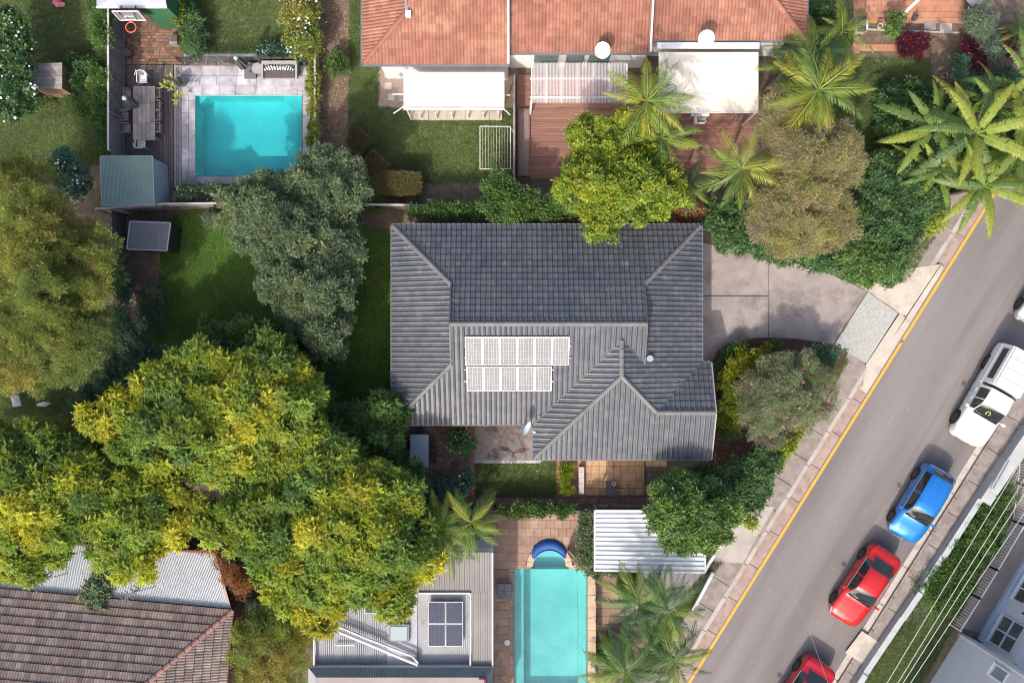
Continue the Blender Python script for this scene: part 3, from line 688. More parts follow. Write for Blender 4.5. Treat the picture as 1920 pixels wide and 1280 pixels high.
for i, (lb, P) in enumerate([
   ('rough grass clearing with white sheets in the left garden', [(-60,715),(120,715),(210,760),(200,820),(-60,830)]),
   ('mown verge lawn at the bottom right behind the low white wall', [(1721,1113),(1765,1145),(1792,1172),(1700,1330),(1590,1330)]),
   ('thin grass verge between footpath and carport boundary edging', [(xl(1040,-73),1052),(xl(1040,-73)-20,1052),(xl(1230,-73)-36,1230),(xl(1230,-73)-2,1230)]),
   ('narrow grass strip at the kerbside edge of the long hedge', [(1738,445),(1752,445),(1700,528),(1672,530),(1660,528)]),
   ('thin grass strip beside the garden bed hedge at the footpath', [(1583,668),(1592,676),(1556,735),(1545,730)])]):
    structure(prism_img('verge', P, .0, -.1, LAWN)); grass('grass', lb, P, 260, 340+i, z=.004, h=.06)
# ---- pool water, basins -------------------------------------------
PLAST = M_('pool_plaster', (.58,.72,.73), (.74,.82,.81), .9, .8, .003, 30, c3=(.8,.86,.84), s3=.5, t3=(.48,.7))  # broad pale mottles in the colour stand in for sunlit patches on the floor
WATER = glass_mat('pool_water', (.22,.78,.82), .03, .02)
def basin(rects, zf, shape=None):
    pass
def pool_rect(nm, R, depth, benches, parent=None):
    mb = MB(); x0, x1, y0, y1 = R
    mb.add([(x0,y0,-depth),(x1,y0,-depth),(x1,y1,-depth),(x0,y1,-depth)], [(0,1,2,3)])
    for a, b in (((x0,y0),(x1,y0)),((x1,y0),(x1,y1)),((x1,y1),(x0,y1)),((x0,y1),(x0,y0))):
        mb.add([(a[0],a[1],-depth),(b[0],b[1],-depth),(b[0],b[1],.03),(a[0],a[1],.03)], [(0,1,2,3)])
    o = mb.obj(nm, PLAST, parent)
    for P, z in benches: MB().prism(P, -depth, z).obj('pool_step', PLAST, parent or o)
    return o
x0, x1, y0, y1 = PA
pa = thing('swimming_pool', 'large rectangular turquoise pool inside grey stone paving at top left', 'pool', ((x0+x1)/2, (y0+y1)/2, 0))
m_ = .28
pool_rect('pool_shell', PA, 1.35, [([(x0,y1-.0),(x0+.55,y1),(x0,y1-.5)], -.3), ([(x1-1.1,y1),(x1,y1),(x1,y1-1.45)], -.28), ([(x1-m_,y0),(x1,y0),(x1,y1-1.44),(x1-m_,y1-1.1)], -.32)], pa)
W_A = mobj('pool_water', [(x0,y0,-.06),(x1,y0,-.06),(x1,y1,-.06),(x0,y1,-.06)], [(0,1,2,3)], WATER, pa)
x0, x1, y0, y1 = PB; sx0, sx1, _, sy1 = PS
pb = thing('swimming_pool', 'long turquoise lap pool with half round spa end beside tan paving', 'pool', ((x0+x1)/2, (y0+y1)/2, 0))
pool_rect('pool_shell', PB, 1.3, [([(x0,y0),(x0+.5,y0),(x0+.5,y1),(x0,y1)], -.3), ([(x1-.42,y0),(x1,y0),(x1,y1),(x1-.42,y1)], -.95)], pb)
cx_, cy_ = W2(1030, 1062); rs_ = 31/36.
arc = [(cx_+rs_*math.cos(a), cy_+rs_*math.sin(a)) for a in np.linspace(0, math.pi, 18)]
mb = MB(); mb.prism([(cx_-rs_, y1-.02)]+arc[::-1]+[(cx_+rs_, y1-.02)], -.55, -.5).obj('spa_floor', PLAST, pb)
mb = MB()
P = arc
for i in range(len(P)-1): mb.add([(P[i][0],P[i][1],-.72),(P[i+1][0],P[i+1][1],-.72),(P[i+1][0],P[i+1][1],.0),(P[i][0],P[i][1],.0)], [(3,2,1,0)])
mb.obj('spa_wall', PLAST, pb)
WATERB = glass_mat('lap_pool_water', (.42,.82,.83), .03, .02)
mobj('pool_water', [(x0,y0,-.06),(x1,y0,-.06),(x1,y1,-.06),(x0,y1,-.06)], [(0,1,2,3)], WATERB, pb)
MB().add([(p[0], p[1], -.06) for p in [(cx_+rs_, y1)]+arc+[(cx_-rs_, y1)]], [tuple(range(len(arc)+2))]).obj('spa_water', WATERB, pb)
# spa coping ring and blue cover wall
COPE = M_('pool_coping', (.52,.38,.28), (.44,.31,.22), 2.5, .8, .003, 50, isl=.1)
for i in range(12):
    a0 = math.pi*i/12; a1 = math.pi*(i+1)/12-.015; q = [(cx_+rs_*math.cos(a), cy_+rs_*math.sin(a)) for a in (a0, a1)]+[(cx_+(rs_+.33)*math.cos(a), cy_+(rs_+.33)*math.sin(a)) for a in (a1, a0)]
    MB().prism(q, -.1, .05).obj('coping_stone', COPE, pb)
BLUEP = M_('blue_vinyl', (.01,.06,.25), (.015,.08,.29), 2, .6); BLUEL = M_('light_blue_edge', (.1,.4,.72), None, rough=.4)
q = thing('spa_spillway', 'curved royal blue wall wrapping the round end of the lap pool', 'wall', (cx_, cy_+1, 0))
ra, rb = rs_+.02, rs_+.46
av = np.linspace(.55, math.pi-.5, 16)
th_ = lambda a: .12+.42*max(0, math.sin((a-.55)/(math.pi-1.05)*math.pi))**.6
mb = MB(); ring = [(cx_+ra*math.cos(a), cy_+ra*math.sin(a)) for a in av]; ringo = [(cx_+(ra+th_(a))*math.cos(a), cy_+(ra+th_(a))*math.sin(a)) for a in av]
for i in range(15): mb.add([(*ring[i],.2),(*ring[i+1],.2),(*ringo[i+1],.12),(*ringo[i],.12),(*ring[i],.0),(*ring[i+1],.0),(*ringo[i+1],.0),(*ringo[i],.0)], [(3,2,1,0),(0,1,5,4),(2,3,7,6)])
mb.obj('blue_wall', BLUEP, q, True)
MB().tube([(a, b, .21) for a, b in ring], .03, 6).obj('edge_strip', BLUEL, q, True)
# ---- paving round the first pool ----------------------------------
pv = thing('pool_paving', None, None, (0,0,0)); structure(pv)
for r in ((340,123,582,141,.55,.5),(340,141,582,160,.62,.52),(340,160,582,178,.7,.5)): pav_rect('paver', r[0], r[1], r[2], r[3], .04, .95, .51, BLUEST, pv, jit=.18)
pav_rect('paver', 340, 178, 366, 345, .04, .37, .62, BLUEST, pv, stag=0)
pav_rect('paver', 567, 178, 582, 330, .04, .42, .62, BLUEST, pv, stag=0)
pav_rect('paver', 366, 331, 582, 345, .04, .95, .39, BLUEST, pv)
dk = thing('timber_deck', None, None, (0,0,0)); structure(dk)
def boards(px0, py0, px1, py1, z, wpx, vert, mat, parent, name='deck_board', th=.03, cut=None):
    a, b = (px0, px1) if vert else (py0, py1); c = a
    while c < b-1:
        e = min(c+wpx, b)
        if vert: x0, y0, x1, y1 = c+.2, py0, e-.2, py1
        else: x0, y0, x1, y1 = px0, c+.2, px1, e-.2
        p = W2((x0+x1)/2, (y0+y1)/2, z); k = (H-z)/H/SC
        piece(name, p[0], p[1], z, (x1-x0)*k, (y1-y0)*k, th, mat, parent); c = e
boards(236, 122, 325, 352, .06, 4.2, True, DECKD, dk)
FR_ = [(325,122,340,352)]
boards(326, 122, 339.5, 352, .065, 4.4, True, M_('grey_edge_board', (.22,.2,.21), (.28,.26,.27), 2, .8, .002, 50, isl=.1), dk)
# basketball court of old bricks
ct = thing('brick_court', None, None, (0,0,0)); structure(ct)
rr = random.Random(5)
def court_skip(c): return rr.random() < .02
pav_rect('brick', 236, 30, 345, 121, .02, .27, .15, BRICKD, ct, jit=.45, gap=.022, skip=court_skip)
structure(prism_img('court_bed', [(234,28),(346,28),(346,121.5),(234,121.5)], -.004, -.1, SOIL))
# mulch side path between pool and terraces
structure(prism_img('mulch_path', [(597,-60),(658,-60),(655,150),(652,250),(640,300),(597,300)], .0, -.1, MULCH))
# terrace side: gravel bed with steppers
structure(prism_img('gravel_bed', [(709,-60),(765,-60),(765,202),(709,202)], .012, -.1, M_('pebbles', (.42,.33,.28), (.24,.18,.15), 22, .9, .03, 45)))
for i, (x, y) in enumerate([(727,139),(728,161),(733,182),(755,184)]):
    a = W2(x, y, .05); tag(piece('stepping_stone', a[0], a[1], .05, .36, .36, .05, CONCL, None), ['square stepping stone nearest the house in the gravel', 'square stepping stone second from the house in the gravel', 'square stepping stone lowest in the gravel bed', 'square stepping stone tucked under the awning edge'][i], 'paver', 'stepping stones in the gravel bed')
dk2 = thing('timber_deck', None, None, (0,0,0)); structure(dk2)
boards(969, 140, 1420, 336, .1, 4.4, False, DECKR, dk2)
# front patio of the main house
pt = thing('patio', None, None, (0,0,0)); structure(pt)
stm = M_('stamped_concrete', (.25,.2,.19), (.32,.265,.25), 2, .85, .006, 40, c3=(.2,.155,.145), s3=1.2)
prism_img('stamped_slab', [(889,785),(1016,785),(1016,867),(889,867)], .03, -.1, stm, pt)
# fan-laid setts pressed into the slab
mb = MB()
for fx, fy, a0, a1 in ((908,862,.1,1.5),(930,812,.3,2.8),(965,850,.2,2.9),(905,815,-.6,1.2),(990,812,.4,2.7),(940,866,.2,2.9),(985,868,.3,2.7)):
    c = W2(fx, fy, .03)
    for k in range(1, 8):
        r = .11*k; n = int((a1-a0)*r/.115)+1
        for j in range(n):
            a = a0+(a1-a0)*(j+.5)/n; x = c[0]+r*math.cos(a); y = c[1]+r*math.sin(a)
            lo = W2(891, 865, .03); hi = W2(1014, 798, .03)
            if not (lo[0] < x < hi[0] and lo[1] < y < hi[1]): continue
            d = .045; h_ = .04
            mb.add([(x+math.cos(a)*d*s1-math.sin(a)*h_*s2, y+math.sin(a)*d*s1+math.cos(a)*h_*s2, .038) for s1, s2 in ((-1,-1),(1,-1),(1,1),(-1,1))], [(0,1,2,3)])
o = mb.obj('pressed_setts', M_('stamped_sett', (.29,.24,.225), (.22,.18,.17), 3, .85, .004, 60, isl=.12), pt); o['kind'] = 'stuff'
pav_rect('paver', 890, 862, 1015, 868.5, .045, .2, .17, BLUEST, pt)
bricks_joined('brick_paving', 745, 785, 881, 935, .03, .24, .12, M_('patio_brick', (.3,.17,.13), (.2,.12,.1), 1.2, .9, .004, 60, isl=.3, c3=(.07,.06,.04), s3=.7, t3=(.48,.7)), pt, stag=.5)
bricks_joined('brick_edging', 881, 785, 890, 935, .06, .25, .1, BRICK, pt, stag=0)
bricks_joined('brick_edging', 1043, 850, 1051, 932, .06, .25, .1, BRICK, pt, stag=0)
bricks_joined('brick_edging', 1074, 850, 1082, 932, .06, .25, .1, BRICK, pt, stag=0)
bricks_joined('brick_edging', 1051, 850, 1074, 866, .06, .1, .25, BRICK, pt, stag=0)
sp = thing('sandstone_terrace', None, None, (0,0,0)); structure(sp)
pav_rect('sandstone_paver', 1083, 850, 1208, 928, .05, .375, .375, SAND, sp, stag=0)
pav_rect('sandstone_paver', 1210, 850, 1252, 874, .05, .375, .375, SAND, sp, stag=0)
for r in ((1208,850,1209.6,930),): prism_img('steel_edging', [(r[0],r[1]),(r[2],r[1]),(r[2],r[3]),(r[0],r[3])], .09, -.1, DGREY, sp)
bricks_joined('brick_path', 780, 933, 1215, 945.5, .03, .1, .32, M_('path_brick', (.3,.16,.13), (.24,.13,.11), 3, .9, .004, 60, isl=.2), pt, stag=0)
pa_n = thing('side_path', None, None, (0,0,0)); structure(pa_n)
for i in range(6):
    x = 770+i*72; prism_img('slab', [(x,404),(x+71,404),(x+71,430),(x,430)], .02, -.1, CONCD, pa_n)
# lap pool paving
TAN = M_('tan_paver', (.33,.215,.16), (.26,.17,.13), 1.4, .85, .004, 50, isl=.13, c3=(.4,.29,.22), s3=.8)
pp = thing('lap_pool_paving', None, None, (0,0,0)); structure(pp)
def in_spa(c): return math.hypot(c[0]-cx_, c[1]-cy_) < rs_+.3
pav_rect('paver', 926, 962, 1086, 1066, .03, .42, .42, TAN, pp, skip=in_spa)
pav_rect('paver', 926, 1066, 954, 1310, .03, .42, .42, TAN, pp)
pav_rect('coping_stone', 954, 1066, 963.5, 1310, .04, .27, .6, TAN, pp, stag=0)
pav_rect('coping_stone', 1101.5, 1066, 1115, 1310, .04, .38, .6, COPE, pp, stag=0)
pav_rect('coping_stone', 964, 1058, 996, 1065.5, .04, .6, .2, TAN, pp, stag=0)
pav_rect('coping_stone', 1066, 1058, 1101, 1065.5, .04, .6, .2, COPE, pp, stag=0)
pav_rect('paver', 1115.5, 1068, 1167, 1215, .03, .42, .42, TAN, pp)
structure(prism_img('carport_slab', [(1115,945),(1340,945),(1400,960),(1330,1080),(1240,1180),(1167,1180),(1167,1070),(1115,1070)], .005, -.1, M_('grey_slab', (.3,.27,.28), (.36,.33,.33), 1, .85, .004, 40)))  # plain grey concrete with faint mottling
structure(prism_img('carport_crossover', [(1400,948),(1452,950),(1417,1010),(1393,1055),(1335,1052),(1345,1030)], .012, -.1, CONC))
tp = thing('terracotta_patio', None, None, (0,0,0)); structure(tp)
TERR = M_('terracotta_paver', (.44,.2,.12), (.36,.17,.11), 1.2, .85, .003, 50, isl=.1, c3=(.48,.27,.16), s3=.5)
pav_rect('paver', 1600, -20, 1808, 44, .04, .42, .3, TERR, tp)
pav_rect('paver', 1600, 44, 1612, 100, .03, .36, .3, TERR, tp)
pav_rect('paver', 1588, 82, 1700, 96, .03, .42, .36, TERR, tp)
structure(prism_img('garden_edge', [(1612,53),(1800,60),(1800,63),(1612,56)], .06, -.1, CONCL))
structure(prism_img('gravelly_soil', [(1612,56),(1920,40),(1960,150),(1800,210),(1745,200),(1745,100),(1612,90)], .0, -.1, MULCH))
for i, (x, y, lb) in enumerate([(1774,51,'pale square stepping slab right of the worn one'),(1744,48,'worn square stepping slab with a small weed')]):
    a = W2(x, y, .06); tag(piece('stepping_stone', a[0], a[1], .06, .62, .44, .06, CONC if i == 0 else CONCD, None), lb, 'paver', 'slabs below the terracotta patio')

# ================================================================== MAIN HOUSE
ZE = 2.7; EPX = SC*H/(H-ZE); K = .42
def E(px, py, z=ZE): return ((px-960)/EPX, (640-py)/EPX, z)
RED_BR = M_('house_brick', (.2,.13,.11), (.16,.1,.09), 3, .9, .004, 60)
hs = thing('house', 'single storey house with charcoal tiled hip roof and solar panels', 'house', (0, 0, 0))
mb = MB()
ov = 17   # eave overhang px
mb.prism([E(x, y)[:2] for x, y in [(735+ov,422+ov),(1315-ov,422+ov),(1315-ov,680+ov),(1333-8,680+ov),(1333-8,860-ov),(1000+ov,860-ov),(1000+ov,795-ov),(735+ov,795-ov)]], -.1, ZE-.12).obj('wall', RED_BR, hs)
roof = MB()
soff = [E(x, y)[:2] for x, y in [(736,423),(1314,423),(1314,681),(1332,681),(1332,859),(1001,859),(1001,794),(736,794)]]
roof = roof.prism(soff, ZE-.1, ZE-.03).obj('roof', DGREY, hs)
tr = TileRoof(roof, TILED, .245, .335, 'roll')
ck = 1/math.sqrt(1+K*K)
def rf(side, eave, polys):
    for poly in polys:
        q = []
        for x, y in poly:
            if side == 'N': u = (x-960)/EPX; d = (y-eave)/EPX
            elif side == 'S': u = (x-960)/EPX; d = (eave-y)/EPX
            elif side == 'W': u = (640-y)/EPX; d = (x-eave)/EPX
            else: u = (640-y)/EPX; d = (eave-x)/EPX
            q.append((u, d/ck))
        if side == 'N': O = (0, (640-eave)/EPX, ZE); U = (1,0,0); V = (0,-ck,K*ck)
        elif side == 'S': O = (0, (640-eave)/EPX, ZE); U = (1,0,0); V = (0,ck,K*ck)
        elif side == 'W': O = ((eave-960)/EPX, 0, ZE); U = (0,1,0); V = (ck,0,K*ck)
        else: O = ((eave-960)/EPX, 0, ZE); U = (0,1,0); V = (-ck,0,K*ck)
        tr.face(O, U, V, q)
yr = 608.5
rf('N', 422, [[(735,422),(1315,422),(1201,536),(849,536)], [(849,536),(1201,536),(1201,yr),(849,yr)]])
rf('S', 795, [[(849,yr),(1201,yr),(1201,637.5),(849,637.5)], [(1157.5,637.5),(1201,637.5),(1201,681)], [(849,637.5),(1157.5,637.5),(1114,681),(849,681)], [(849,681),(1114,681),(1000,795),(735,795)]])
rf('W', 735, [[(735,422),(849,536),(849,681),(735,795)]])
rf('E', 1315, [[(1201,536),(1315,422),(1315,680),(1225,770),(1201,746)], [(1157.5,637.5),(1201,681),(1201,746),(1157.5,702.5)]])
rf('W', 1000, [[(1157.5,637.5),(1157.5,702.5),(1000,860),(1000,795)]])
rf('S', 860, [[(1000,860),(1225,860),(1225,770),(1157.5,702.5)], [(1225,860),(1333,860),(1333,770),(1225,770)]])
rf('N', 680, [[(1333,680),(1315,680),(1225,770),(1333,770)]])
tr.finish()
def R3(x, y, rise_px): return E(x, y, ZE+rise_px/EPX*K)
RIDGE = M_('ridge_cap_tile', (.12,.12,.124), (.15,.148,.148), 1.2, .5, .002, 40, isl=.1)
rp = yr-422
for a, b in ((R3(849,yr,rp), R3(1201,yr,rp)), (R3(737,424,0), R3(849,536,114)), (R3(737,793,0), R3(849,681,114)), (R3(1313,424,0), R3(1201,536,114)), (R3(1157.5,637.5,157.5), R3(1157.5,702.5,157.5)),
             (R3(1002,858,0), R3(1157.5,702.5,157.5)), (R3(1225,770,90), R3(1157.5,702.5,157.5)), (R3(1225,770,90), R3(1333,770,90))):
    caps('ridge_cap', a, b, RIDGE, roof, w=.26)
# valleys: dark metal troughs; verges: thin caps; gable ends
mb = MB()
for a, b in ((R3(1000,795,0), R3(1157.5,637.5,157.5)), (R3(1157.5,637.5,157.5), R3(1201,681,114)), (R3(1315,680,0), R3(1225,770,90))):
    mb.bar(Vector(a)+Vector((0,0,.045)), Vector(b)+Vector((0,0,.045)), .1, .012)
mb.obj('valley_flashing', M_('valley_metal', (.06,.06,.065), None, rough=.5), roof)
for xg in (849, 1201):
    s = -1 if xg == 849 else 1
    for ya, ra in ((536,114),(681,114)):
        MB().bar(Vector(R3(xg, ya, ra))+Vector((0,0,.05)), Vector(R3(xg, yr, rp))+Vector((0,0,.05)), .07, .12).obj('barge_board', DGREY, roof)
    MB().add([R3(xg,536,114), R3(xg,yr,rp), R3(xg,681,114)], [(0,1,2)]).obj('gablet', DGREY, roof)
MB().add([R3(1331,680,0), R3(1331,770,90), R3(1331,860,0)], [(0,1,2)]).obj('gable_end', RED_BR, hs)
for ya in (680, 860): MB().bar(Vector(R3(1333.5, ya, 0))+Vector((0,0,.05)), Vector(R3(1333.5, 770, 90))+Vector((0,0,.05)), .05, .16).obj('barge_board', M_('barge_paint', (.3,.3,.3), None, rough=.6), roof)
# gutters
GUTM = M_('gutter_paint', (.13,.13,.14), (.17,.17,.18), 1, .5)
for a, b in (((735,421),(1315,421)), ((734.5,422),(734.5,795)), ((735,796),(1000,796)), ((999,795),(999,861)), ((1000,861),(1333,861)), ((1316,422),(1316,680)), ((1316,679),(1333,679))):
    A = Vector(E(*a, ZE-.02)); B = Vector(E(*b, ZE-.02)); MB().bar(A, B, .11, .09).obj('gutter', GUTM, hs)
# solar panels on the sunny slope
CELL = M_('solar_cell', (.14,.145,.155), (.185,.185,.195), 2, .6, spec=.45)
ALU = M_('aluminium_frame', (.75,.75,.76), None, rough=.35, metal=.3)
def solar(parent, P00, U, V, w, l, nx, ny, cell=CELL, frame=ALU):
    """one panel: frame with mullions standing proud of a sheet of cells; P00 lower left corner"""
    P00 = Vector(P00); U = Vector(U).normalized(); V = Vector(V).normalized(); N = U.cross(V); N = N if N.z > 0 else -N
    M = Matrix(((U.x,V.x,N.x,P00.x),(U.y,V.y,N.y,P00.y),(U.z,V.z,N.z,P00.z),(0,0,0,1)))
    key = ('sp', round(w, 3), round(l, 3), nx, ny, cell.name)
    if key not in PIECE:
        a = MB(); t = .03 if cell is CELL else .016
        a.box(0,w,0,t,0,.045).box(0,w,l-t,l,0,.045).box(0,t,t,l-t,0,.045).box(w-t,w,t,l-t,0,.045)
        c = MB(); cw = (w-2*t)/nx; cl = (l-2*t)/ny
        c.box(t, w-t, t, l-t, .0, .02, 1)
        for i in range(nx):
            for j in range(ny): c.box(t+i*cw+.006, t+(i+1)*cw-.006, t+j*cl+.006, t+(j+1)*cl-.006, .0201, .026, 0)
        PIECE[key] = (mesh_data('solar_panel', a.v, a.f, frame), mesh_data('solar_cells', c.v, c.f, [cell, (M_('cell_backsheet', (.5,.5,.52), None, rough=.4) if cell is CELL else M_('navy_backsheet', (.09,.11,.17), None, rough=.3))], c.m))
    fm, cm = PIECE[key]
    o = link(bpy.data.objects.new('solar_panel', fm), parent, M); link(bpy.data.objects.new('solar_cells', cm), o, M)
    return o
def on_S(px, py, lift=.14):  # point on the south slope seen at photo pixel
    z = 3.6
    for _ in range(20):
        x, y = W2(px, py, z); d = (y-(640-795)/EPX); z = ZE+d*K+lift
    return Vector((x, y, z))
Vs = Vector((0,ck,K*ck))
a = on_S(874.5, 684); b = on_S(874.5, 631); pl = (b-a).length-.02; pw = (on_S(906.6,684)-a).length-.015
for i in range(6): solar(hs, on_S(873+i*32.4, 683.5), (1,0,0), Vs, pw, pl, 6, 10)
a2 = on_S(877, 732); pl2 = (on_S(877,685.5)-a2).length-.02
for i in range(5): solar(hs, on_S(876+i*31.8, 732), (1,0,0), Vs, pw*.98, pl2, 6, 9)
for y in (648, 671, 693, 715):
    x1 = 1071 if y < 685 else 1038
    MB().bar(on_S(871, y, .1), on_S(x1, y, .1), .05, .04).obj('mounting_rail', ALU, hs)
def dish(parent, base, r, aim, foot):
    """satellite dish part: shallow bowl on an arm"""
    base = Vector(base); aim = Vector(aim).normalized(); q = aim.to_track_quat('Z', 'Y').to_matrix().to_4x4(); M = Matrix.Translation(base) @ q
    v = []; f = []; n = 28; R = 5
    for k in range(R+1):
        for i in range(n): a = 6.28318*i/n; rr = r*k/R; v.append((rr*math.cos(a), rr*math.sin(a)*1.08, .22*r*(k/R)**2))
    for k in range(R):
        for i in range(n): f.append((k*n+i, k*n+(i+1)%n, (k+1)*n+(i+1)%n, (k+1)*n+i))
    mb = MB(); mb.add([M @ Vector(p) for p in v], f); mb.add([M @ (Vector(p)+Vector((0,0,-.02))) for p in v], [q_[::-1] for q_ in f])
    d = mb.obj('satellite_dish', M_('dish_paint', (.55,.68,.72), (.6,.72,.76), 1, .5), parent, True)
    MB().bar(M @ Vector((0, -r*1.0, .05)), M @ Vector((0, -r*.55, r*1.15)), .03).obj('feed_arm', STEEL, d)
    MB().disc((0,0,0), .05, 0, .12, 8).obj('receiver', WHITE, d, M=M @ Matrix.Translation((0, -r*.55, r*1.15-.05)))
    MB().tube([base-aim*.02, base-aim*.2+Vector((0,0,-.1)), Vector(foot)], .025, 6).obj('mast', STEEL, d)
dish(hs, W(985,802,3.75), .36, (.75,-.35,.35), E(985,796,2.75))
v = W(1218,672,3.95); MB().disc((v.x, v.y), .1, v.z-.5, v.z, 12).disc((v.x, v.y), .16, v.z, v.z+.1, 14).obj('roof_vent', STEEL, hs)

# ================================================================== TERRACES WITH ORANGE TILES
def terrace(label, px0, px1, eave_px, hip_left=None, hip_right=None):
    z = 3.0; f = (H-z)/H/SC; k = .38; c = 1/math.sqrt(1+k*k)
    X = lambda p: (p-960)*f; Y = lambda p: (640-p)*f
    t = thing('terrace_house', label, 'house', (X((px0+px1)/2), Y(eave_px)+2, 0))
    top = -150; d = (eave_px-top)
    MB().prism([(X(px0)+(.75 if hip_left else 0), Y(eave_px)+.22), (X(px1)-(.75 if hip_right else .0), Y(eave_px)+.22), (X(px1)-(.75 if hip_right else .0), Y(top)), (X(px0)+(.75 if hip_left else 0), Y(top))], -.1, z-.08).obj('wall', WHITEW, t)
    r = MB().prism([(X(px0)+.02, Y(eave_px)+.03), (X(px1)-.02, Y(eave_px)+.03), (X(px1)-.02, Y(top)), (X(px0)+.02, Y(top))], z-.06, z-.02).obj('roof', WHITE, t)
    T = TileRoof(r, TILER, .33, .37, 'wave')
    U = (1,0,0); V = (0,c,k*c); O = (0, Y(eave_px), z)
    x0, x1 = X(px0), X(px1); D = (Y(top)-Y(eave_px))
    def S_(poly): T.face(O, U, V, [(a, b/c) for a, b in poly])
    if hip_left:
        hl = hip_left; S_([(x0,0),(x1,0),(x1,hl),(x0+hl,hl)]); S_([(x0+hl,hl),(x1,hl),(x1,D),(x0+hl,D)])
        T.face((x0, 0, z), (0,1,0), (c,0,k*c), [(Y(eave_px),0),(Y(eave_px)+hl,hl/c),(Y(top),hl/c),(Y(top),0)])
        ap = Vector((x0+hl, Y(eave_px)+hl, z+hl*k)); caps('ridge_cap', (x0+.05, Y(eave_px)+.05, z), ap, TILER, r, .3)
        MB().bar(ap+Vector((0,0,.1)), (ap.x, Y(top), z+hl*k+.1), .16, .08).obj('box_gutter', STEEL, r)
        MB().box(ap.x-.05, ap.x+.22, ap.y-.3, ap.y, ap.z-.05, ap.z+.16).obj('rain_head', WHITE, r)
    elif hip_right:
        hr = hip_right; S_([(x0,0),(x1,0),(x1-hr,hr),(x0,hr)]); S_([(x0,hr),(x1-hr,hr),(x1-hr,D),(x0,D)])
        T.face((x1, 0, z), (0,1,0), (-c,0,k*c), [(Y(eave_px),0),(Y(eave_px)+hr,hr/c),(Y(top),hr/c),(Y(top),0)])
        caps('ridge_cap', (x1-.05, Y(eave_px)+.05, z), (x1-hr, Y(eave_px)+hr, z+hr*k), TILER, r, .3)
    else: S_([(x0,0),(x1,0),(x1,D),(x0,D)])
    T.finish()
    G = M_('blue_grey_gutter', (.12,.13,.17), (.16,.17,.2), 1, .5)
    MB().bar((x0-.05, Y(eave_px)-.05, z-.02), (x1+.05, Y(eave_px)-.05, z-.02), .09, .09).obj('gutter', G, t)
    for xx, hp in ((x0, hip_left), (x1, hip_right)):
        if hp: MB().bar((xx+(-.05 if hp is hip_left else .05), Y(eave_px)-.05, z-.02), (xx+(-.05 if hp is hip_left else .05), Y(top), z-.02), .09, .09).obj('gutter', G, t)
    return t, X, Y, r
t1, X1, Y1, r1 = terrace('leftmost orange tiled terrace with a hip and the white awning', 680, 952.5, 121, hip_left=2.25)
t2, X2, Y2, r2 = terrace('middle orange tiled terrace above the clear corrugated pergola', 953.5, 1218, 99)
t3, X3, Y3, r3 = terrace('right orange tiled terrace above the cream shade canopy', 1219, 1512, 76, hip_right=2.6)
for x, ya in ((953.2, 121), (1218.6, 99)):
    MB().bar((X1(x), Y1(ya), 3.12), (X1(x), Y1(-150), 3.12+(ya+150)/38.6*.38), .1, .16).obj('party_flashing', STEEL, t2 if x < 1000 else t3)
dish(t2, W(1131,94,3.85), .38, (-.45,-.45,.75), (X2(1124), Y2(98), 3.0))
dish(t3, W(1325,72,3.9), .38, (-.35,-.45,.8), (X3(1318), Y3(75), 3.0))
# windows / doors on terrace 2 rear wall (seen through the clear roof)
yw = Y2(99)+.22
for x0, x1 in ((1003,1050),(1065,1100),(1108,1150)):
    w = MB().box(X2(x0), X2(x1), yw-.05, yw+.01, .1, 2.2).obj('glass_door', M_('door_glass', (.12,.2,.2), None, rough=.1), t2)
    MB().box(X2(x0)-.06, X2(x0), yw-.07, yw, .1, 2.26).box(X2(x1), X2(x1)+.06, yw-.07, yw, .1, 2.26).box(X2(x0)-.06, X2(x1)+.06, yw-.07, yw, 2.2, 2.28).obj('door_frame', WHITE, w)
yw1 = Y1(121)+.22
MB().tube([(X1(948), yw1-.08, 2.8), (X1(948), yw1-.08, .1)], .045, 8).obj('downpipe', WHITE, t1)
MB().tube([(X1(960), Y2(99)+.14, 2.8), (X1(960), Y2(99)+.14, .1)], .05, 8).obj('downpipe', WHITE, t2)
mb = MB().disc((0,0,0), .09, 0, .12, 10); mb.obj('wall_lamp', STEEL, t1, M=Matrix.Translation(W(752,141,2.2)))
# white awning
aw = thing('patio_cover', 'white flat awning on posts over the pale concrete step', 'awning', (*W2(850,190)[:2], 0))
zb = 2.6; p = [W(757,136,zb+.15), W(946,136,zb+.15), W(946,205,zb), W(757,205,zb)]
nseg = 7
for i in range(nseg):
    A = p[0].lerp(p[1], i/nseg); B = p[0].lerp(p[1], (i+1)/nseg-.002); C_ = p[3].lerp(p[2], (i+1)/nseg-.002); D_ = p[3].lerp(p[2], i/nseg)
    up = Vector((0,0,.05)); MB().add([D_,C_,B,A,D_+up,C_+up,B+up,A+up], [(3,2,1,0),(4,5,6,7),(0,1,5,4),(1,2,6,5),(2,3,7,6),(3,0,4,7)]).obj('panel', WHITE, aw)
MB().bar(p[3]+Vector((0,0,.04)), p[2]+Vector((0,0,.04)), .09, .16).obj('fascia', WHITE, aw)
for x in (766, 786, 816, 846, 876, 906, 934):
    q = W(x, 212, 1.2); MB().box(q.x-.035, q.x+.035, q.y-.035, q.y+.035, 0, 1.2 if 770 < x < 930 else 2.6).obj('post', WHITE, aw)
for a, b in (((757,177,2.4),(736,177,2.3)), ((757,200,2.5),(738,213,2.2)), ((946,206,2.5),(956,215,2.2)), ((946,178,2.4),(956,179,2.3))): MB().bar(W(*a), W(*b), .05).obj('brace', WHITE, aw)
pstep = thing('concrete_terrace', None, None, (0,0,0)); structure(pstep)
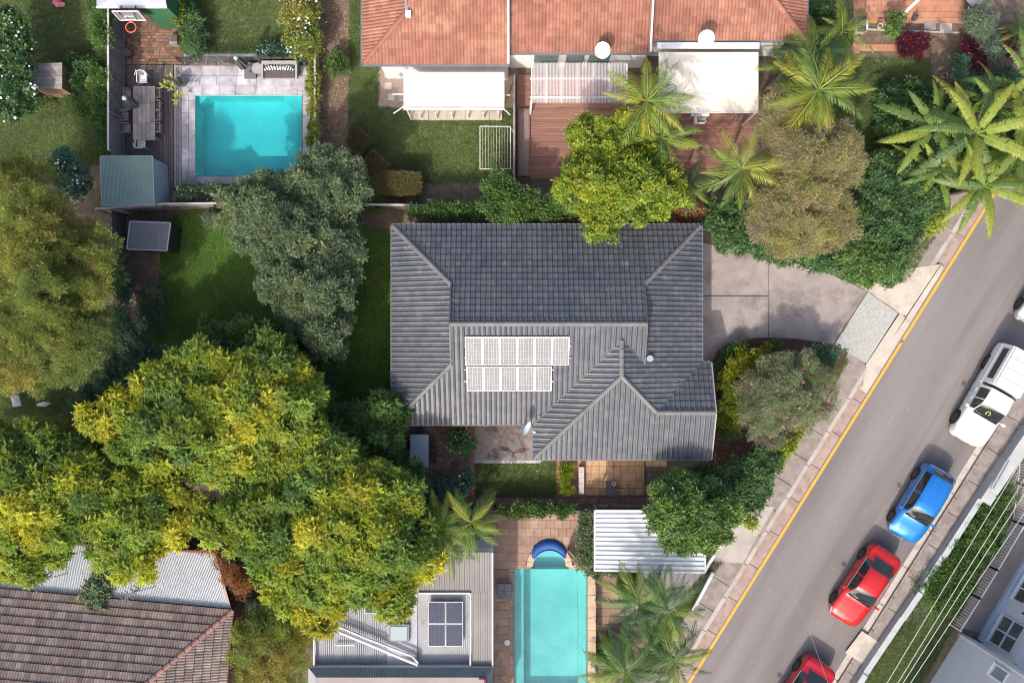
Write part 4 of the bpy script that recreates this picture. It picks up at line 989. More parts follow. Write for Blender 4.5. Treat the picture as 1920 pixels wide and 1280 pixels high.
for i in range(5): prism_img('slab', [(769+i*34.6,165),(803+i*34.6,165),(803+i*34.6,224.5),(769+i*34.6,224.5)], .15, -.05, CONCL, pstep)
# clear corrugated pergola
pg = thing('pergola', 'clear corrugated pergola roof over the red brown deck', 'pergola', (*W2(1085,170)[:2], 0))
zp = 2.5
CLR = cloudy_sheet('clear_polycarbonate', (.8,.77,.78), .62)
corr_sheet('corrugated_sheet', W(996,118,zp+.12), W(1177,118,zp+.12), W(1177,193,zp), W(996,193,zp), 30, CLR, pg, amp=.035)
for x in (997, 1024, 1053, 1083, 1113, 1143, 1175): MB().bar(W(x,120,zp+.06), W(x,193,zp-.04), .06, .1).obj('rafter', WHITE, pg)
for y in (148, 183): MB().bar(W(994,y,zp), W(1178,y,zp), .07, .1).obj('beam', WHITE, pg)
for x, y in ((996,190),(1176,190)): q = W(x,y,zp); MB().box(q.x-.05,q.x+.05,q.y-.05,q.y+.05,0,zp-.04).obj('post', WHITE, pg)
# cream canopy
cc = thing('shade_canopy', 'cream fabric canopy stretched over the right hand terrace deck', 'canopy', (*W2(1325,160)[:2], 0))
v = []; f = []; n = 14; zc = 2.7
for i in range(n+1):
    for j in range(n+1):
        u = i/n; w = j/n; a = W(1235+(1422-1235)*u+(1-u)*0, 98+(113)*w+u*0, zc+.35-.35*w-.12*math.sin(math.pi*u*2.0)**2*math.sin(math.pi*w)); v.append(a)
for i in range(n):
    for j in range(n): f.append((i*(n+1)+j, (i+1)*(n+1)+j, (i+1)*(n+1)+j+1, i*(n+1)+j+1))
mobj('canvas', v, f, CREAM, cc, smooth=True)
MB().bar(W(1236,211,zc), W(1422,211,zc), .06, .08).obj('front_rail', WHITE, cc)
MB().bar(W(1232,86,zc+.4), W(1424,86,zc+.4), .3, .05).obj('head_box', WHITE, cc)
for x in (1240, 1418): q = W(x,210,zc); MB().box(q.x-.04,q.x+.04,q.y-.04,q.y+.04,0,zc-.03).obj('post', WHITE, cc)
# party wall, planter
dwl = prism_img('garden_wall', [(962,140),(966,140),(966,345),(962,345)], 1.5, -.1, M_('grey_garden_wall', (.2,.17,.16), (.27,.24,.22), 3, .9, .006, 50)); tag(dwl, 'thin grey dividing wall between back lawn and red brown deck', 'wall')
pb_ = thing('planter_box', 'long low planter box filled with gravel beside the deck', 'planter', (*W2(981,268),0))
prism_img('box', [(971,204),(993,204),(993,331),(971,331)], .3, .05, M_('brown_render', (.22,.13,.11), (.27,.16,.13), 2, .8), pb_)
prism_img('gravel_fill', [(974,208),(990,208),(990,327),(974,327)], .31, .3, M_('planter_gravel', (.36,.27,.25), (.2,.15,.14), 25, .9, .03, 60), pb_)
# folding clothes line
cl = thing('clothes_line', 'white rectangular folding clothes line frame over the lawn', 'clothes line', (*W2(928,277),0))
zl = 1.3; c4 = [W(900,237,zl), W(957,237.5,zl), W(957,317,zl), W(900,317,zl)]
for i in range(4): MB().bar(c4[i], c4[(i+1)%4], .035).obj('frame_bar', WHITE, cl)
for i in range(1, 11): MB().tube([c4[0].lerp(c4[1], i/11), c4[3].lerp(c4[2], i/11)], .007, 4).obj('line', M_('line_cord', (.6,.62,.5), None), cl)
for i in (1, 2): MB().bar(c4[i], (c4[i].x+.1, c4[i].y+(-.1 if i == 1 else .1), .9), .03).bar((c4[i].x+.1, c4[i].y+(-.1 if i == 1 else .1), .9), (c4[i].x+.12, c4[i].y, 0), .03).obj('bracket', WHITE, cl)
# ================================================================== SMALL BUILDINGS, SHEDS, FENCES
GRNC = M_('pale_green_steel', (.25,.33,.29), (.29,.37,.33), .7, .45)
sh = thing('garden_shed', 'pale green corrugated roof shed beside the pool deck', 'shed', (*W2(255,340),0))
z = 2.1; r4 = [W(188,293,z), W(286,293,z+.0), W(289,384,z), W(191,385,z)]
corr_sheet('corrugated_roof', r4[0], r4[1], r4[2], r4[3], 40, GRNC, sh, amp=.02)
mb = MB().prism([(r4[i].x+(.05 if i in (0,3) else -.05), r4[i].y+(-.05 if i < 2 else .05)) for i in range(4)], 0, z-.03); mb.obj('wall', M_('shed_wall_grey', (.28,.32,.38), (.33,.37,.43), 1, .5), sh)
mb = MB()
for i in range(4): mb.bar(r4[i]-Vector((0,0,.02)), r4[(i+1)%4]-Vector((0,0,.02)), .05, .07)
mb.obj('roof_trim', GRNC, sh)
s2 = thing('garden_shed', 'small dark grey metal shed with pale trimmed roof on the lawn edge', 'shed', (*W2(290,443),0))
z = 1.8; r4 = [W(244,415,z), W(320,418,z), W(313,470,z), W(238,467,z)]
corr_sheet('corrugated_roof', r4[0], r4[1], r4[2], r4[3], 22, M_('slate_steel', (.14,.145,.17), (.19,.16,.17), 1, .55), s2, amp=.01)
MB().prism([(p.x, p.y) for p in [r4[0].lerp(r4[2], .04), r4[1].lerp(r4[3], .04), r4[2].lerp(r4[0], .04), r4[3].lerp(r4[1], .04)]], 0, z-.03).obj('wall', M_('black_steel', (.035,.037,.045), None, rough=.6), s2)
mb = MB()
for i in range(4): mb.bar(r4[i], r4[(i+1)%4], .05, .06)
mb.obj('roof_trim', M_('pale_trim', (.4,.42,.46), None), s2)
cb = thing('cubby_house', 'weathered timber cubby house with board roof among garden shrubs', 'playhouse', (*W2(97,150),0))
z = 1.75; A = W(54,120,z); B = W(117,118,z+.1); C_ = W(117,167,z+.05); D_ = W(56,166,z)
nb = 15
for i in range(nb):
    a = A.lerp(D_, i/nb); b = B.lerp(C_, i/nb); c = B.lerp(C_, (i+.93)/nb); d = A.lerp(D_, (i+.93)/nb); up = Vector((0,0,.025+random.uniform(0,.012)))
    MB().add([d,c,b,a,d+up,c+up,b+up,a+up], [(3,2,1,0),(4,5,6,7),(0,1,5,4),(1,2,6,5),(2,3,7,6),(3,0,4,7)]).obj('roof_board', WOODG, cb)
q = [A.lerp(C_, .05), B.lerp(D_, .05), C_.lerp(A, .05), D_.lerp(B, .05)]
for i in range(4):
    a = q[i]; b = q[(i+1)%4]; n = int((b-a).length/.14)
    for j in range(n):
        u = a.lerp(b, j/n); w = a.lerp(b, (j+.94)/n); MB().bar((u.x,u.y,z/2-.02), (w.x,w.y,z/2-.02), .03, z-.06).obj('wall_board', WOODB, cb)
# top-left house corner with green wall and basketball hoop
gh = thing('house', 'pale hip roof corner with dark green wall above the brick court', 'house', (*W2(250,-20),0))
GW = M_('green_wall_paint', (.03,.11,.05), (.035,.125,.06), 1, .8)
z = 2.9; r4 = [W(181,14,z), W(313,14,z), W(313,-140,z), W(181,-140,z)]
MB().prism([(p.x, p.y) for p in [W(256,13,z), W(312,13,z), W(312,-140,z), W(256,-140,z)]], 0, z-.05).obj('wall', GW, gh)
PR = M_('pale_grey_steel_roof', (.27,.29,.36), (.32,.34,.4), .8, .45)
ap = W(222,-30,z+.7)
rf_ = MB().add([r4[0], r4[1], W(300,-60,z+1.3), W(222,-12,z+.45)], [(0,1,2,3)]).add([r4[0], W(222,-12,z+.45), W(222,-140,z+1.0), r4[3]], [(0,1,2,3)]).add([W(222,-12,z+.45), W(300,-60,z+1.3), W(300,-140,z+1.3), W(222,-140,z+1.0)], [(0,1,2,3)]).obj('roof', PR, gh)
MB().bar(r4[0], r4[1], .08, .1).obj('gutter', WHITE, gh)
bh = thing('basketball_hoop', 'basketball backboard with red ring fixed above the brick court', 'basketball hoop', (*W2(243,30),0))
bb = thing_b = MB(); z1, z0 = 3.3, 2.45
tl, tr_, brr, bl = W(211,27,z1), W(256,27,z1), W(268,38,z0), W(226,38,z0)
tl = Vector((W(211,27,z1).x, W(211,27,z1).y, z1)); 
dx = Vector((1.25,0,0)); o0 = W(226,38,z0); c4 = [o0, o0+dx, o0+dx+Vector((0,0,.9)), o0+Vector((0,0,.9))]
# board plane slightly leaned so its face shows
c4[2] += Vector((0,.1,0)); c4[3] += Vector((0,.1,0))
up = Vector((0,.03,0)); MB().add(c4+[p+up for p in c4], [(0,1,2,3),(7,6,5,4),(0,4,5,1),(1,5,6,2),(2,6,7,3),(3,7,4,0)]).obj('backboard', M_('board_grey', (.2,.18,.2), None, rough=.4), bh)
mb = MB()
for i in range(4): mb.bar(c4[i]-up*.4, c4[(i+1)%4]-up*.4, .05, .05)
i0 = c4[0].lerp(c4[1], .33)+Vector((0,.0,.12)); i1 = c4[0].lerp(c4[1], .67)+Vector((0,0,.12)); i2 = i1+Vector((0,.04,.36)); i3 = i0+Vector((0,.04,.36))
for a, b in ((i0,i1),(i1,i2),(i2,i3),(i3,i0)): mb.bar(a-up, b-up, .04, .03)
mb.obj('white_border', WHITE, bh)
RR = M_('red_ring_paint', (.75,.13,.08), None, rough=.45); c = (o0+dx*.5)+Vector((0,-.36,.02))
c.x = W(245,50,2.5).x
MB().tube([c+Vector((math.cos(a)*.25, math.sin(a)*.25, 0)) for a in np.linspace(0, 6.28318, 28)], .028, 7).obj('ring', RR, bh, True)
MB().bar(c+Vector((0,.24,0)), c+Vector((0,.4,.02)), .16, .04).obj('ring_bracket', RR, bh)
for s in (-.35, .35):
    a = o0+dx*.5+Vector((s,.06,.3)); MB().bar(a, a+Vector((0,.9,.35)), .045).bar(a+Vector((0,0,.5)), a+Vector((0,.9,-.1)), .04).bar(a, a+Vector((0,0,.5)), .04).obj('support_arm', DGREY, bh)
MB().tube([(o0.x+.6, o0.y+.95, 0), (o0.x+.6, o0.y+.95, 3.0)], .05, 8).obj('pole', DGREY, bh)
# dining set on the dark deck
tb = thing('dining_table', 'long grey timber outdoor table with closed parasol on the deck', 'table', (*W2(271,212),0))
zt = .78
for r, (ya, yb_) in enumerate(((161,193),(193,231),(231,263))):
    for i in range(5):
        xa = 249+i*8.4; a = W2(xa, yb_, zt); b = W2(xa+8.1, ya+.4, zt); piece('tabletop_board', (a[0]+b[0])/2, (a[1]+b[1])/2, zt, b[0]-a[0], b[1]-a[1], .035, WOODG, tb, jz=.002)
for x, y in ((254,168),(288,168),(254,258),(289,258)): q = W2(x,y,zt); MB().box(q[0]-.05,q[0]+.05,q[1]-.05,q[1]+.05,.06,zt-.04).obj('leg', WOODG, tb)
UMB = M_('charcoal_parasol_cloth', (.065,.08,.085), (.09,.105,.11), 3, .85, .01, 8)
def closed_umbrella(label, px, py, lean, base_sz, ztop=2.55, r=.17):
    b = W(px, py, .06); t = thing('parasol', label, 'parasol', (b.x, b.y, 0), 'closed charcoal parasols')
    top = Vector((b.x+lean[0], b.y+lean[1], ztop)); bot = Vector((b.x, b.y, .1))
    MB().tube([bot, top], .024, 8).obj('pole', STEEL, t, True)
    v = []; f = []; n = 16; ks = [(.42,.6),(.46,1.0),(.6,1.25),(.75,1.0),(.9,.62),(.97,.4),(1.0,.08)]
    for k, (tt, rr) in enumerate(ks):
        c = bot.lerp(top, tt)
        for i in range(n):
            a = 6.28318*i/n; q = r*rr*(1+(.18 if i % 2 else -.16)); v.append(c+Vector((math.cos(a)*q, math.sin(a)*q, 0)))
    for k in range(len(ks)-1):
        for i in range(n): f.append((k*n+i, k*n+(i+1)%n, (k+1)*n+(i+1)%n, (k+1)*n+i))
    f.append(tuple(range(n))[::-1]); mobj('folded_canopy', v, f, UMB, t)
    MB().disc((top.x, top.y), .06, ztop-.02, ztop+.07, 10, r2=.12).obj('finial', M_('finial_grey', (.4,.42,.44), None), t)
    MB().box(b.x-base_sz, b.x+base_sz, b.y-base_sz, b.y+base_sz, .055, .14).obj('base', M_('base_granite', (.12,.12,.13), (.15,.15,.16), 20, .7), t)
    return t
closed_umbrella('closed charcoal parasol standing through the dining table', 273, 209, (0,.0), .25)
closed_umbrella('closed charcoal parasol on a square base beside the daybed', 470, 137, (0,0), .31, 2.5, .19)
CHW = M_('white_plastic', (.68,.7,.74), (.72,.74,.78), 1, .5)
def slat_chair(px, py, rz, label, mat, group, rnd=False, back_h=.85):
    b = W(px, py, .06); t = thing('dining_chair', label, 'chair', (b.x, b.y, .06), group); WM[t.name] = Matrix.Translation((b.x,b.y,.06)) @ Matrix.Rotation(rz, 4, 'Z'); t.matrix_basis = WM[t.name]; M = WM[t.name]
    for i in range(5): MB().box(-.21,.21,-.22+i*.088,-.22+i*.088+.07,.43,.45).obj('seat_slat', mat, t, M=M)
    for x in (-.21,.21):
        MB().box(x-.02,x+.02,-.22,-.18,0,.43).obj('leg', mat, t, M=M); MB().bar((x,.22,0),(x,.24,.43),.04).bar((x,.24,.43),(x,.32,back_h),.04).obj('leg', mat, t, M=M)
        MB().bar((x*1.12,-.2,.64),(x*1.12,.27,.66),.045,.03).bar((x*1.12,-.2,.43),(x*1.12,-.2,.64),.03).obj('armrest', mat, t, M=M)
    if rnd:
        MB().tube([(.26*math.cos(a), .1+.24*math.sin(a), back_h-.02) for a in np.linspace(-.1, math.pi+.1, 12)], .022, 6).obj('curved_back', mat, t, True, M=M)
        for x in (-.12,-.04,.04,.12): MB().bar((x,.24,.45),(x,.32,back_h-.02),.045,.015).obj('back_slat', mat, t, M=M)
    else:
        for zz in (.55,.66,.77): MB().bar((-.2,.27+(zz-.45)*.15,zz),(.2,.27+(zz-.45)*.15,zz),.02,.07).obj('back_slat', mat, t, M=M)
    return t
slat_chair(275, 153, 0, 'round backed white chair at the top end of the long table', CHW, 'white chairs at the table ends', True)
slat_chair(272, 272, math.pi, 'round backed white chair at the bottom end of the long table', CHW, 'white chairs at the table ends', True)
for i, y in enumerate((181,203,223,245)):
    slat_chair(244-(4 if i == 2 else 0), y, math.pi/2, ['left side chair nearest the top of the long table','left side chair beside the parasol tip','left side chair pulled out furthest from the table','left side chair nearest the green shed'][i], WOODG, 'timber chairs along the long table')
    slat_chair(300, y, -math.pi/2, ['right side chair nearest the potted plant','right side chair second down from the potted plant','right side chair third down from the potted plant','right side chair nearest the shed wall'][i], WOODG, 'timber chairs along the long table')
# daybed and side tables by the pool
db = thing('daybed', 'dark cushioned daybed with striped pillows at the pool end', 'daybed', (*W2(525,132),0))
RAT = M_('grey_wicker', (.38,.38,.37), (.3,.3,.29), 30, .8, .004, 80)
def ibox(name, x0, y0, x1, y1, z0, z1, mat, parent): a = W2(x0,y1,z1); b = W2(x1,y0,z1); return MB().box(a[0],b[0],a[1],b[1],z0,z1).obj(name, mat, parent)
ibox('base', 490, 115, 556, 146, .05, .3, RAT, db)
ibox('backrest', 490, 114, 556, 118.5, .3, .75, RAT, db); ibox('armrest', 489, 118.7, 493, 146, .3, .58, RAT, db); ibox('armrest', 553, 118.7, 557, 146, .3, .58, RAT, db)
mt = ibox('seat_cushion', 494, 120, 552, 145, .31, .45, M_('dark_cushion', (.09,.075,.085), (.11,.09,.1), 6, .9, .004, 60), db)
STR = M_('striped_pillow_white', (.74,.72,.74), None, rough=.9); STD = M_('striped_pillow_dark', (.04,.04,.045), None, rough=.9)
for i, (x, rz) in enumerate(((502,.5),(513,.25),(524,.1),(535,-.25),(546,-.45))):
    c = W(x, 126, .5); M = Matrix.Translation(c) @ Matrix.Rotation(rz, 4, 'Z') @ Matrix.Rotation(-.9, 4, 'X'); mb = MB(); md = []
    for k in range(7):
        y0_ = -.21+k*.06; bul = .06*math.sin(math.pi*(k+.5)/7)+.03
        mb.box(-.19, .19, y0_, y0_+.06, -bul, bul, k % 2)
    # stripes run across the pillow: rotate by 90
    mb.v = [(b_, a_, c_) for a_, b_, c_ in mb.v]
    mb.f = [tuple(reversed(q)) for q in mb.f]
    mb.obj('pillow', [STR, STD], db, M=M)
for i, (x, y, rr_, lb) in enumerate(((482,128,.28,'larger round grey side table between parasol and daybed'),(494,126,.2,'smaller round grey side table at the daybed arm'))):
    c = W2(x, y, .5); t = thing('side_table', lb, 'table', (c[0], c[1], .04), 'round poolside tables'); zz = .5-.08*i
    MB().disc(c, rr_, zz-.03, zz, 24).obj('tabletop', M_('taupe_top', (.3,.29,.28), (.35,.34,.33), 4, .6), t); MB().disc(c, .04, .05, zz-.03, 8).obj('stem', STEEL, t); MB().disc(c, rr_*.6, .04, .06, 16).obj('foot', STEEL, t)
sp_ = thing('folding_stand', 'dark folding metal stand leaning beside the daybed', 'stand', (*W2(566,130),0))
MB().bar(W(557,143,.1), W(571,124,.6), .04).bar(W(574,124,.7), W(583,163,.1), .025).bar(W(566,125,.6), W(582,122,.6), .03).obj('frame', DGREY, sp_)
# potted frangipani, pot on the court
def pot(label, px, py, z0, r, h, mat, soil=True):
    c = W2(px, py, h); t = thing('plant_pot', label, 'pot', (c[0], c[1], z0))
    n = 18; v = []; prof = [(r*.7,z0),(r*.95,h*.6+z0),(r,h+z0),(r*.86,h+z0),(r*.8,h+z0-.05)]
    for rr_, zz in prof:
        for i in range(n): v.append((c[0]+rr_*math.cos(6.28318*i/n), c[1]+rr_*math.sin(6.28318*i/n), zz))
    f = [(k*n+i, k*n+(i+1)%n, (k+1)*n+(i+1)%n, (k+1)*n+i) for k in range(4) for i in range(n)]
    mobj('bowl', v, f, mat, t, smooth=False); MB().disc(c, r*.8, h+z0-.08, h+z0-.05, n).obj('potting_soil', SOIL, t); return t, c
pt1, pc = pot('large dark glazed pot holding the frangipani at the deck edge', 338, 153, .06, .27, .45, M_('dark_glaze', (.09,.11,.11), (.13,.15,.15), 3, .3))
fg = thing('frangipani', 'frangipani with sparse yellow green leaves beside the long table', 'plant', (pc[0], pc[1], .45)); rs = np.random.RandomState(4)
tips = [W(311,152,1.3), W(318,142,1.35), W(326,158,1.2), W(333,178,1.15), W(343,176,1.1), W(306,160,1.1), W(318,166,1.25), W(330,190,1.0)]
for tp_ in tips: MB().tube([(pc[0], pc[1], .4), ((pc[0]+tp_.x)/2, (pc[1]+tp_.y)/2, .95), tuple(tp_)], [.035,.022,.012], 6).obj('branch', M_('frangipani_bark', (.25,.24,.22), None, rough=.7), fg)
FL = M_('frangipani_leaf', (.32,.33,.03), (.24,.3,.04), 5, .5)
for tp_ in tips:
    for k in range(6):
        a = rs.uniform(0,6.28); d = Vector((math.cos(a), math.sin(a), rs.uniform(-.1,.5))).normalized(); s = d.cross(Vector((0,0,1))).normalized(); L = rs.uniform(.16,.27)
        MB().add([tp_, tp_+d*L*.5+s*.045, tp_+d*L, tp_+d*L*.5-s*.045], [(0,1,2,3)]).obj('leaf', FL, fg)
pot('square planter of shade plants against the fence', 228+10, 99, .02, .26, .35, DGREY); 
ub = thing('outdoor_box', 'small dark hatch box on the right side of the brick court', 'box', (*W2(325,74),0)); ibox('box', 317,66,332,83,0,.35,M_('box_grey', (.2,.18,.19), (.3,.28,.29), 6, .8), ub); ibox('lid', 318,67,331,78,.352,.38,M_('lid_brown', (.11,.08,.08), None), ub)
# fences ------------------------------------------------------------
def paling_fence(label, pts, h, bw, mat, cap=None, post=1.8, group=None, name='fence', th=.025, nm='paling'):
    """pts: photo px on the ground"""
    b0 = W(*pts[0]); t = thing(name, label, 'fence', (b0.x, b0.y, 0), group)
    for i in range(len(pts)-1):
        a = W(*pts[i]); b = W(*pts[i+1]); L = (b-a).length; d = (b-a)/L; ang = math.atan2(d.y, d.x); n = max(1, round(L/bw)); st = L/n
        for j in range(n):
            c = a+d*st*(j+.5); hh = h+random.uniform(-.02,.02)
            me = box_mesh(nm, st-.006, th, 1.0, mat, .003)
            M = Matrix.Translation((c.x, c.y, hh)) @ Matrix.Rotation(ang, 4, 'Z') @ Matrix.Rotation(random.uniform(-.02,.02), 4, 'X') @ Matrix.Diagonal((1,1,hh,1))
            link(bpy.data.objects.new(nm, me), t, M)
        n2 = max(1, round(L/post)); s = Vector((-d.y, d.x, 0))*.05
        for j in range(n2+1):
            c = a+d*L*j/n2+s; MB().box(c.x-.05,c.x+.05,c.y-.05,c.y+.05,-.05,h+.01).obj('post', mat, t)
        for zz in (.35, h-.3): MB().bar(a+Vector((0,0,zz))+s, b+Vector((0,0,zz))+s, .04, .08).obj('rail', mat, t)
        if cap: MB().bar(a+Vector((0,0,h+.03)), b+Vector((0,0,h+.03)), .1, .035).obj('capping', cap, t)
    return t
CAPL = M_('pale_fence_cap', (.4,.38,.37), (.46,.44,.43), 2, .8)
paling_fence('tall grey paling fence along the left of the dark deck', [(236,20),(236,297)], 1.95, .12, FENCEG, CAPL)
paling_fence('weathered timber fence running below the shed and stone pool', [(595,388),(420,390),(330,391),(205,400)], 1.5, .15, WOODG, CAPL)
paling_fence('black paling fence left of the dark lawn shed', [(236,404),(240,560)], 1.6, .13, FENCED)
paling_fence('dark side fence between lawn strip and the feathery trees', [(677,378),(664,470),(640,640),(628,770)], 1.5, .12, FENCED)
paling_fence('dark rear fence behind the clipped green hedge', [(680,392),(905,395),(1090,398)], 1.5, .12, M_('rear_fence_timber', (.13,.105,.1), (.17,.14,.13), 3, .85, .004, 50, isl=.2), CAPL)
paling_fence('thin pale timber fence beside the brown mulch path', [(598,-30),(598,270)], .9, .1, M_('pale_side_timber', (.42,.37,.32), (.5,.44,.38), 3, .85, isl=.15), M_('pale_side_cap', (.5,.46,.4), None))
paling_fence('low dark fence between front path and the lap pool hedge', [(800,950),(930,950),(1212,950)], 1.1, .11, M_('front_fence_timber', (.14,.11,.11), (.19,.15,.15), 3, .85, isl=.2))
gf = thing('glass_pool_fence', 'frameless glass fence along the top of the pool paving', 'fence', (*W2(450,118),0))
for i in range(6):
    a = W(342+i*40, 121, 0); b = W(340+i*40+39, 121, 0)
    MB().box(a.x, b.x, a.y-.006, a.y+.006, .06, 1.2).obj('glass_panel', glass_mat('fence_glass', (.8,.92,.9), .05, .06), gf)
    for q in (a.x+.2, b.x-.2): MB().disc((q, a.y), .03, .02, .2, 8).obj('spigot', STEEL, gf)
gb = thing('garden_edging', None, None, (0,0,0)); structure(gb)
bricks_joined('brick_edging', 345, 114.5, 560, 121, .05, .23, .11, M_('edge_brick', (.42,.22,.18), (.33,.18,.15), 3, .85, isl=.25), gb, stag=.5)
# garden lights
for i, x in enumerate((342, 371, 387, 416, 461)):
    p = W(x, 115, .12); o = MB().disc((p.x,p.y), .055, .04, .12, 10).disc((p.x,p.y), .09, .12, .15, 12).obj('garden_light', M_('warm_white_enamel', (.75,.7,.58), None)); tag(o, ['small round garden light at the left end of the brick edging','small round garden light second along the brick edging','small round garden light third along the brick edging','small round garden light fourth along the brick edging','small round garden light nearest the leaning parasol'][i], 'light', 'garden lights along the brick edging')

# ================================================================== SOUTH-WEST HOUSE
sw = thing('house', 'old brown tiled house with white corrugated verandah roof at bottom left', 'house', (*W2(200,1300),0))
z0 = 3.1
def plane_pt(px, py, z): return W(px, py, z)
A = W(437,1143,z0); A0 = W(-60,1098,z0); U = (A0-A).normalized(); Pn = Vector((U.y, -U.x, 0)); 
if Pn.y > 0: Pn = -Pn
kk = .48; c = 1/math.sqrt(1+kk*kk); V = (Pn*c+Vector((0,0,kk*c)))
Lr = (A0-A).length
rb = MB().prism([(A.x,A.y),(A0.x,A0.y),(A0.x+Pn.x*11,A0.y+Pn.y*11),(A.x+Pn.x*11,A.y+Pn.y*11)], z0-.08, z0-.03).obj('roof', M_('old_soffit', (.12,.08,.07), None), sw)
T = TileRoof(rb, TILEB, .27, .40, 'wave')
T.face(A, U, V, [(0,0),(Lr,0),(Lr,9/c),(9,9/c)])
U2 = Pn; V2 = (U*c+Vector((0,0,kk*c)))
T.face(A, U2, V2, [(0,0),(9,9/c),(13,9/c),(13,0)])
T.finish()
caps('ridge_cap', A, A+(U+Pn)*9+Vector((0,0,9*kk)), M_('brown_ridge_tile', (.3,.17,.14), (.24,.13,.11), 3, .8, isl=.2), rb, .26, .4)
MB().prism([(p.x,p.y) for p in (A+U*.4+Pn*.4, A0+Pn*.4, A0+Pn*11, A+U*.4+Pn*11)], -.1, z0-.1).obj('wall', RED_BR, sw)
MB().bar(A-Vector((0,0,.03)), A+Pn*11-Vector((0,0,.03)), .1, .09).obj('gutter', M_('rusty_gutter', (.2,.1,.08), (.28,.17,.14), 3, .7), sw)
zv = 2.85
VR = M_('white_corrugated_iron', (.53,.56,.6), (.6,.62,.65), .8, .5, c3=(.5,.5,.52), s3=2.5)
corr_sheet('verandah_roof', W(-60,1010,zv-.35), W(400,1036,zv-.35), W(430,1140,zv+.12), W(-60,1096,zv+.12), 150, VR, sw, amp=.02)
MB().bar(W(-60,1009,zv-.38), W(401,1035,zv-.38), .1, .09).obj('verandah_gutter', M_('dark_red_gutter', (.16,.06,.05), None), sw)
MB().bar(W(401,1036,zv-.33), W(431,1140,zv+.13), .14, .05).obj('verge_board', M_('pinkish_board', (.42,.33,.3), None), sw)
for x in (60,160,260,390): q = W(x, 1012+x*.06, zv-.4); MB().box(q.x-.05,q.x+.05,q.y-.25,q.y-.15,-.05,zv-.42).obj('verandah_post', WHITE, sw)
def antenna(label, px, py, zb, a0):
    p = W(px, py, zb); t = thing('tv_antenna', label, 'antenna', p, 'tv antennas on the verandah roof'); b = Vector(p)
    top = b+Vector((.05,.05,1.1)); d = Vector((math.cos(a0), math.sin(a0), .08)); s = Vector((-d.y, d.x, 0))
    MB().tube([b-Vector((0,0,.03)), top], .035, 6).obj('mast', DGREY, t)
    MB().bar(top-d*.55, top+d*.75, .055).obj('boom', DGREY, t)
    for k, l in ((-.5,.42),(-.3,.36),(-.1,.3),(.15,.24),(.4,.2),(.65,.16)): MB().bar(top+d*k-s*l, top+d*k+s*l, .04).obj('element', DGREY, t)
    for ax, ay in ((.8,.1),(-.5,.7)): MB().tube([top-Vector((0,0,.2)), b+Vector((ax,ay,.0))], .016, 4).obj('guy_wire', DGREY, t)
antenna('left tv antenna on the white corrugated verandah roof', 97, 1078, 2.75, .75)
antenna('right tv antenna on the white corrugated verandah roof', 262, 1102, 2.8, .75)
ac = thing('air_conditioner', 'grey air conditioner unit beside the brown tiled hip corner', 'air conditioner', (*W2(467,1145),0))
mb = MB(); c0 = W2(466,1144,.8); mb.box(c0[0]-.17,c0[0]+.17,c0[1]-.42,c0[1]+.42,.1,.8).obj('casing', M_('ac_grey', (.42,.44,.46), None, rough=.5), ac); MB().disc(c0, .13, .8, .815, 16).obj('fan_grille', DGREY, ac)

# ================================================================== SOUTH BUILDING (flat metal roofs)
sb = thing('building', 'flat roofed building with grey corrugated decks and solar panels at bottom', 'building', (*W2(750,1250),0))
zr = 3.0
CG = M_('zinc_roof_sheet', (.27,.28,.31), (.35,.36,.39), .7, .45, c3=(.12,.115,.12), s3=1.3, t3=(.58,.78))
CT = M_('taupe_roof_sheet', (.2,.19,.185), (.235,.225,.22), .8, .5)
BX = [W2(x,y,zr) for x, y in ((590,1030),(923,1030),(923,1300),(590,1300))]
MB().prism(BX, -.1, zr-.25).obj('wall', WHITEW, sb)
corr_sheet('roof_sheet', W(590,1075,zr-.1), W(726,1075,zr-.1), W(726,1248,zr-.18), W(590,1248,zr-.18), 34, CG, sb, .03, 'trap')
corr_sheet('roof_sheet', W(782,1112,zr-.16), W(880,1112,zr-.16), W(880,1250,zr-.2), W(782,1250,zr-.2), 26, CG, sb, .02, 'trap')
corr_sheet('roof_sheet', W(640,1035,zr+.12), W(923,1035,zr+.12), W(923,1111,zr+.1), W(640,1111,zr+.1), 60, CT, sb, .02, 'trap')
corr_sheet('roof_sheet', W(884,1111,zr+.1), W(923,1111,zr+.1), W(923,1250,zr+.04), W(884,1250,zr+.04), 9, CT, sb, .02, 'trap')
MB().prism([W2(x,y,zr-.12) for x, y in ((726,1112),(782,1112),(782,1250),(726,1250))], zr-.3, zr-.12).obj('flat_tray', M_('tray_sheet', (.3,.31,.34), (.37,.38,.41), 2, .45, c3=(.15,.15,.16), s3=3, t3=(.6,.8)), sb)
for a, b in (((785,1111),(881,1111)),((882,1111),(882,1250)),((923.5,1035),(923.5,1252)),((589,1165),(589,1250)),((590,1249),(882,1249))): MB().bar(W(*a,zr+.12), W(*b,zr+.12), .07, .16).obj('flashing', M_('flashing_white', (.6,.61,.63), None, rough=.5), sb)
NAVY = M_('navy_solar_cell', (.012,.02,.05), (.016,.028,.065), 1.5, .25, spec=.6)
for i in range(2):
    for j in range(2):
        a = W(803+i*33, 1168+j*42, zr+.08); solar(sb, a, (1,0,0), (0,1,.02), (32/36)*(H-zr)/H, (41/36)*(H-zr)/H, 6, 8, NAVY, ALU)
a = W(684,1136,zr+.05)
for j in range(2): solar(sb, W(684,1107+j*42,zr+.05), (1,0,0), (0,1,.02), .9, 1.08, 6, 8, NAVY, ALU)
a = W2(729,1203,zr+.1); b = W2(767,1170,zr+.1)
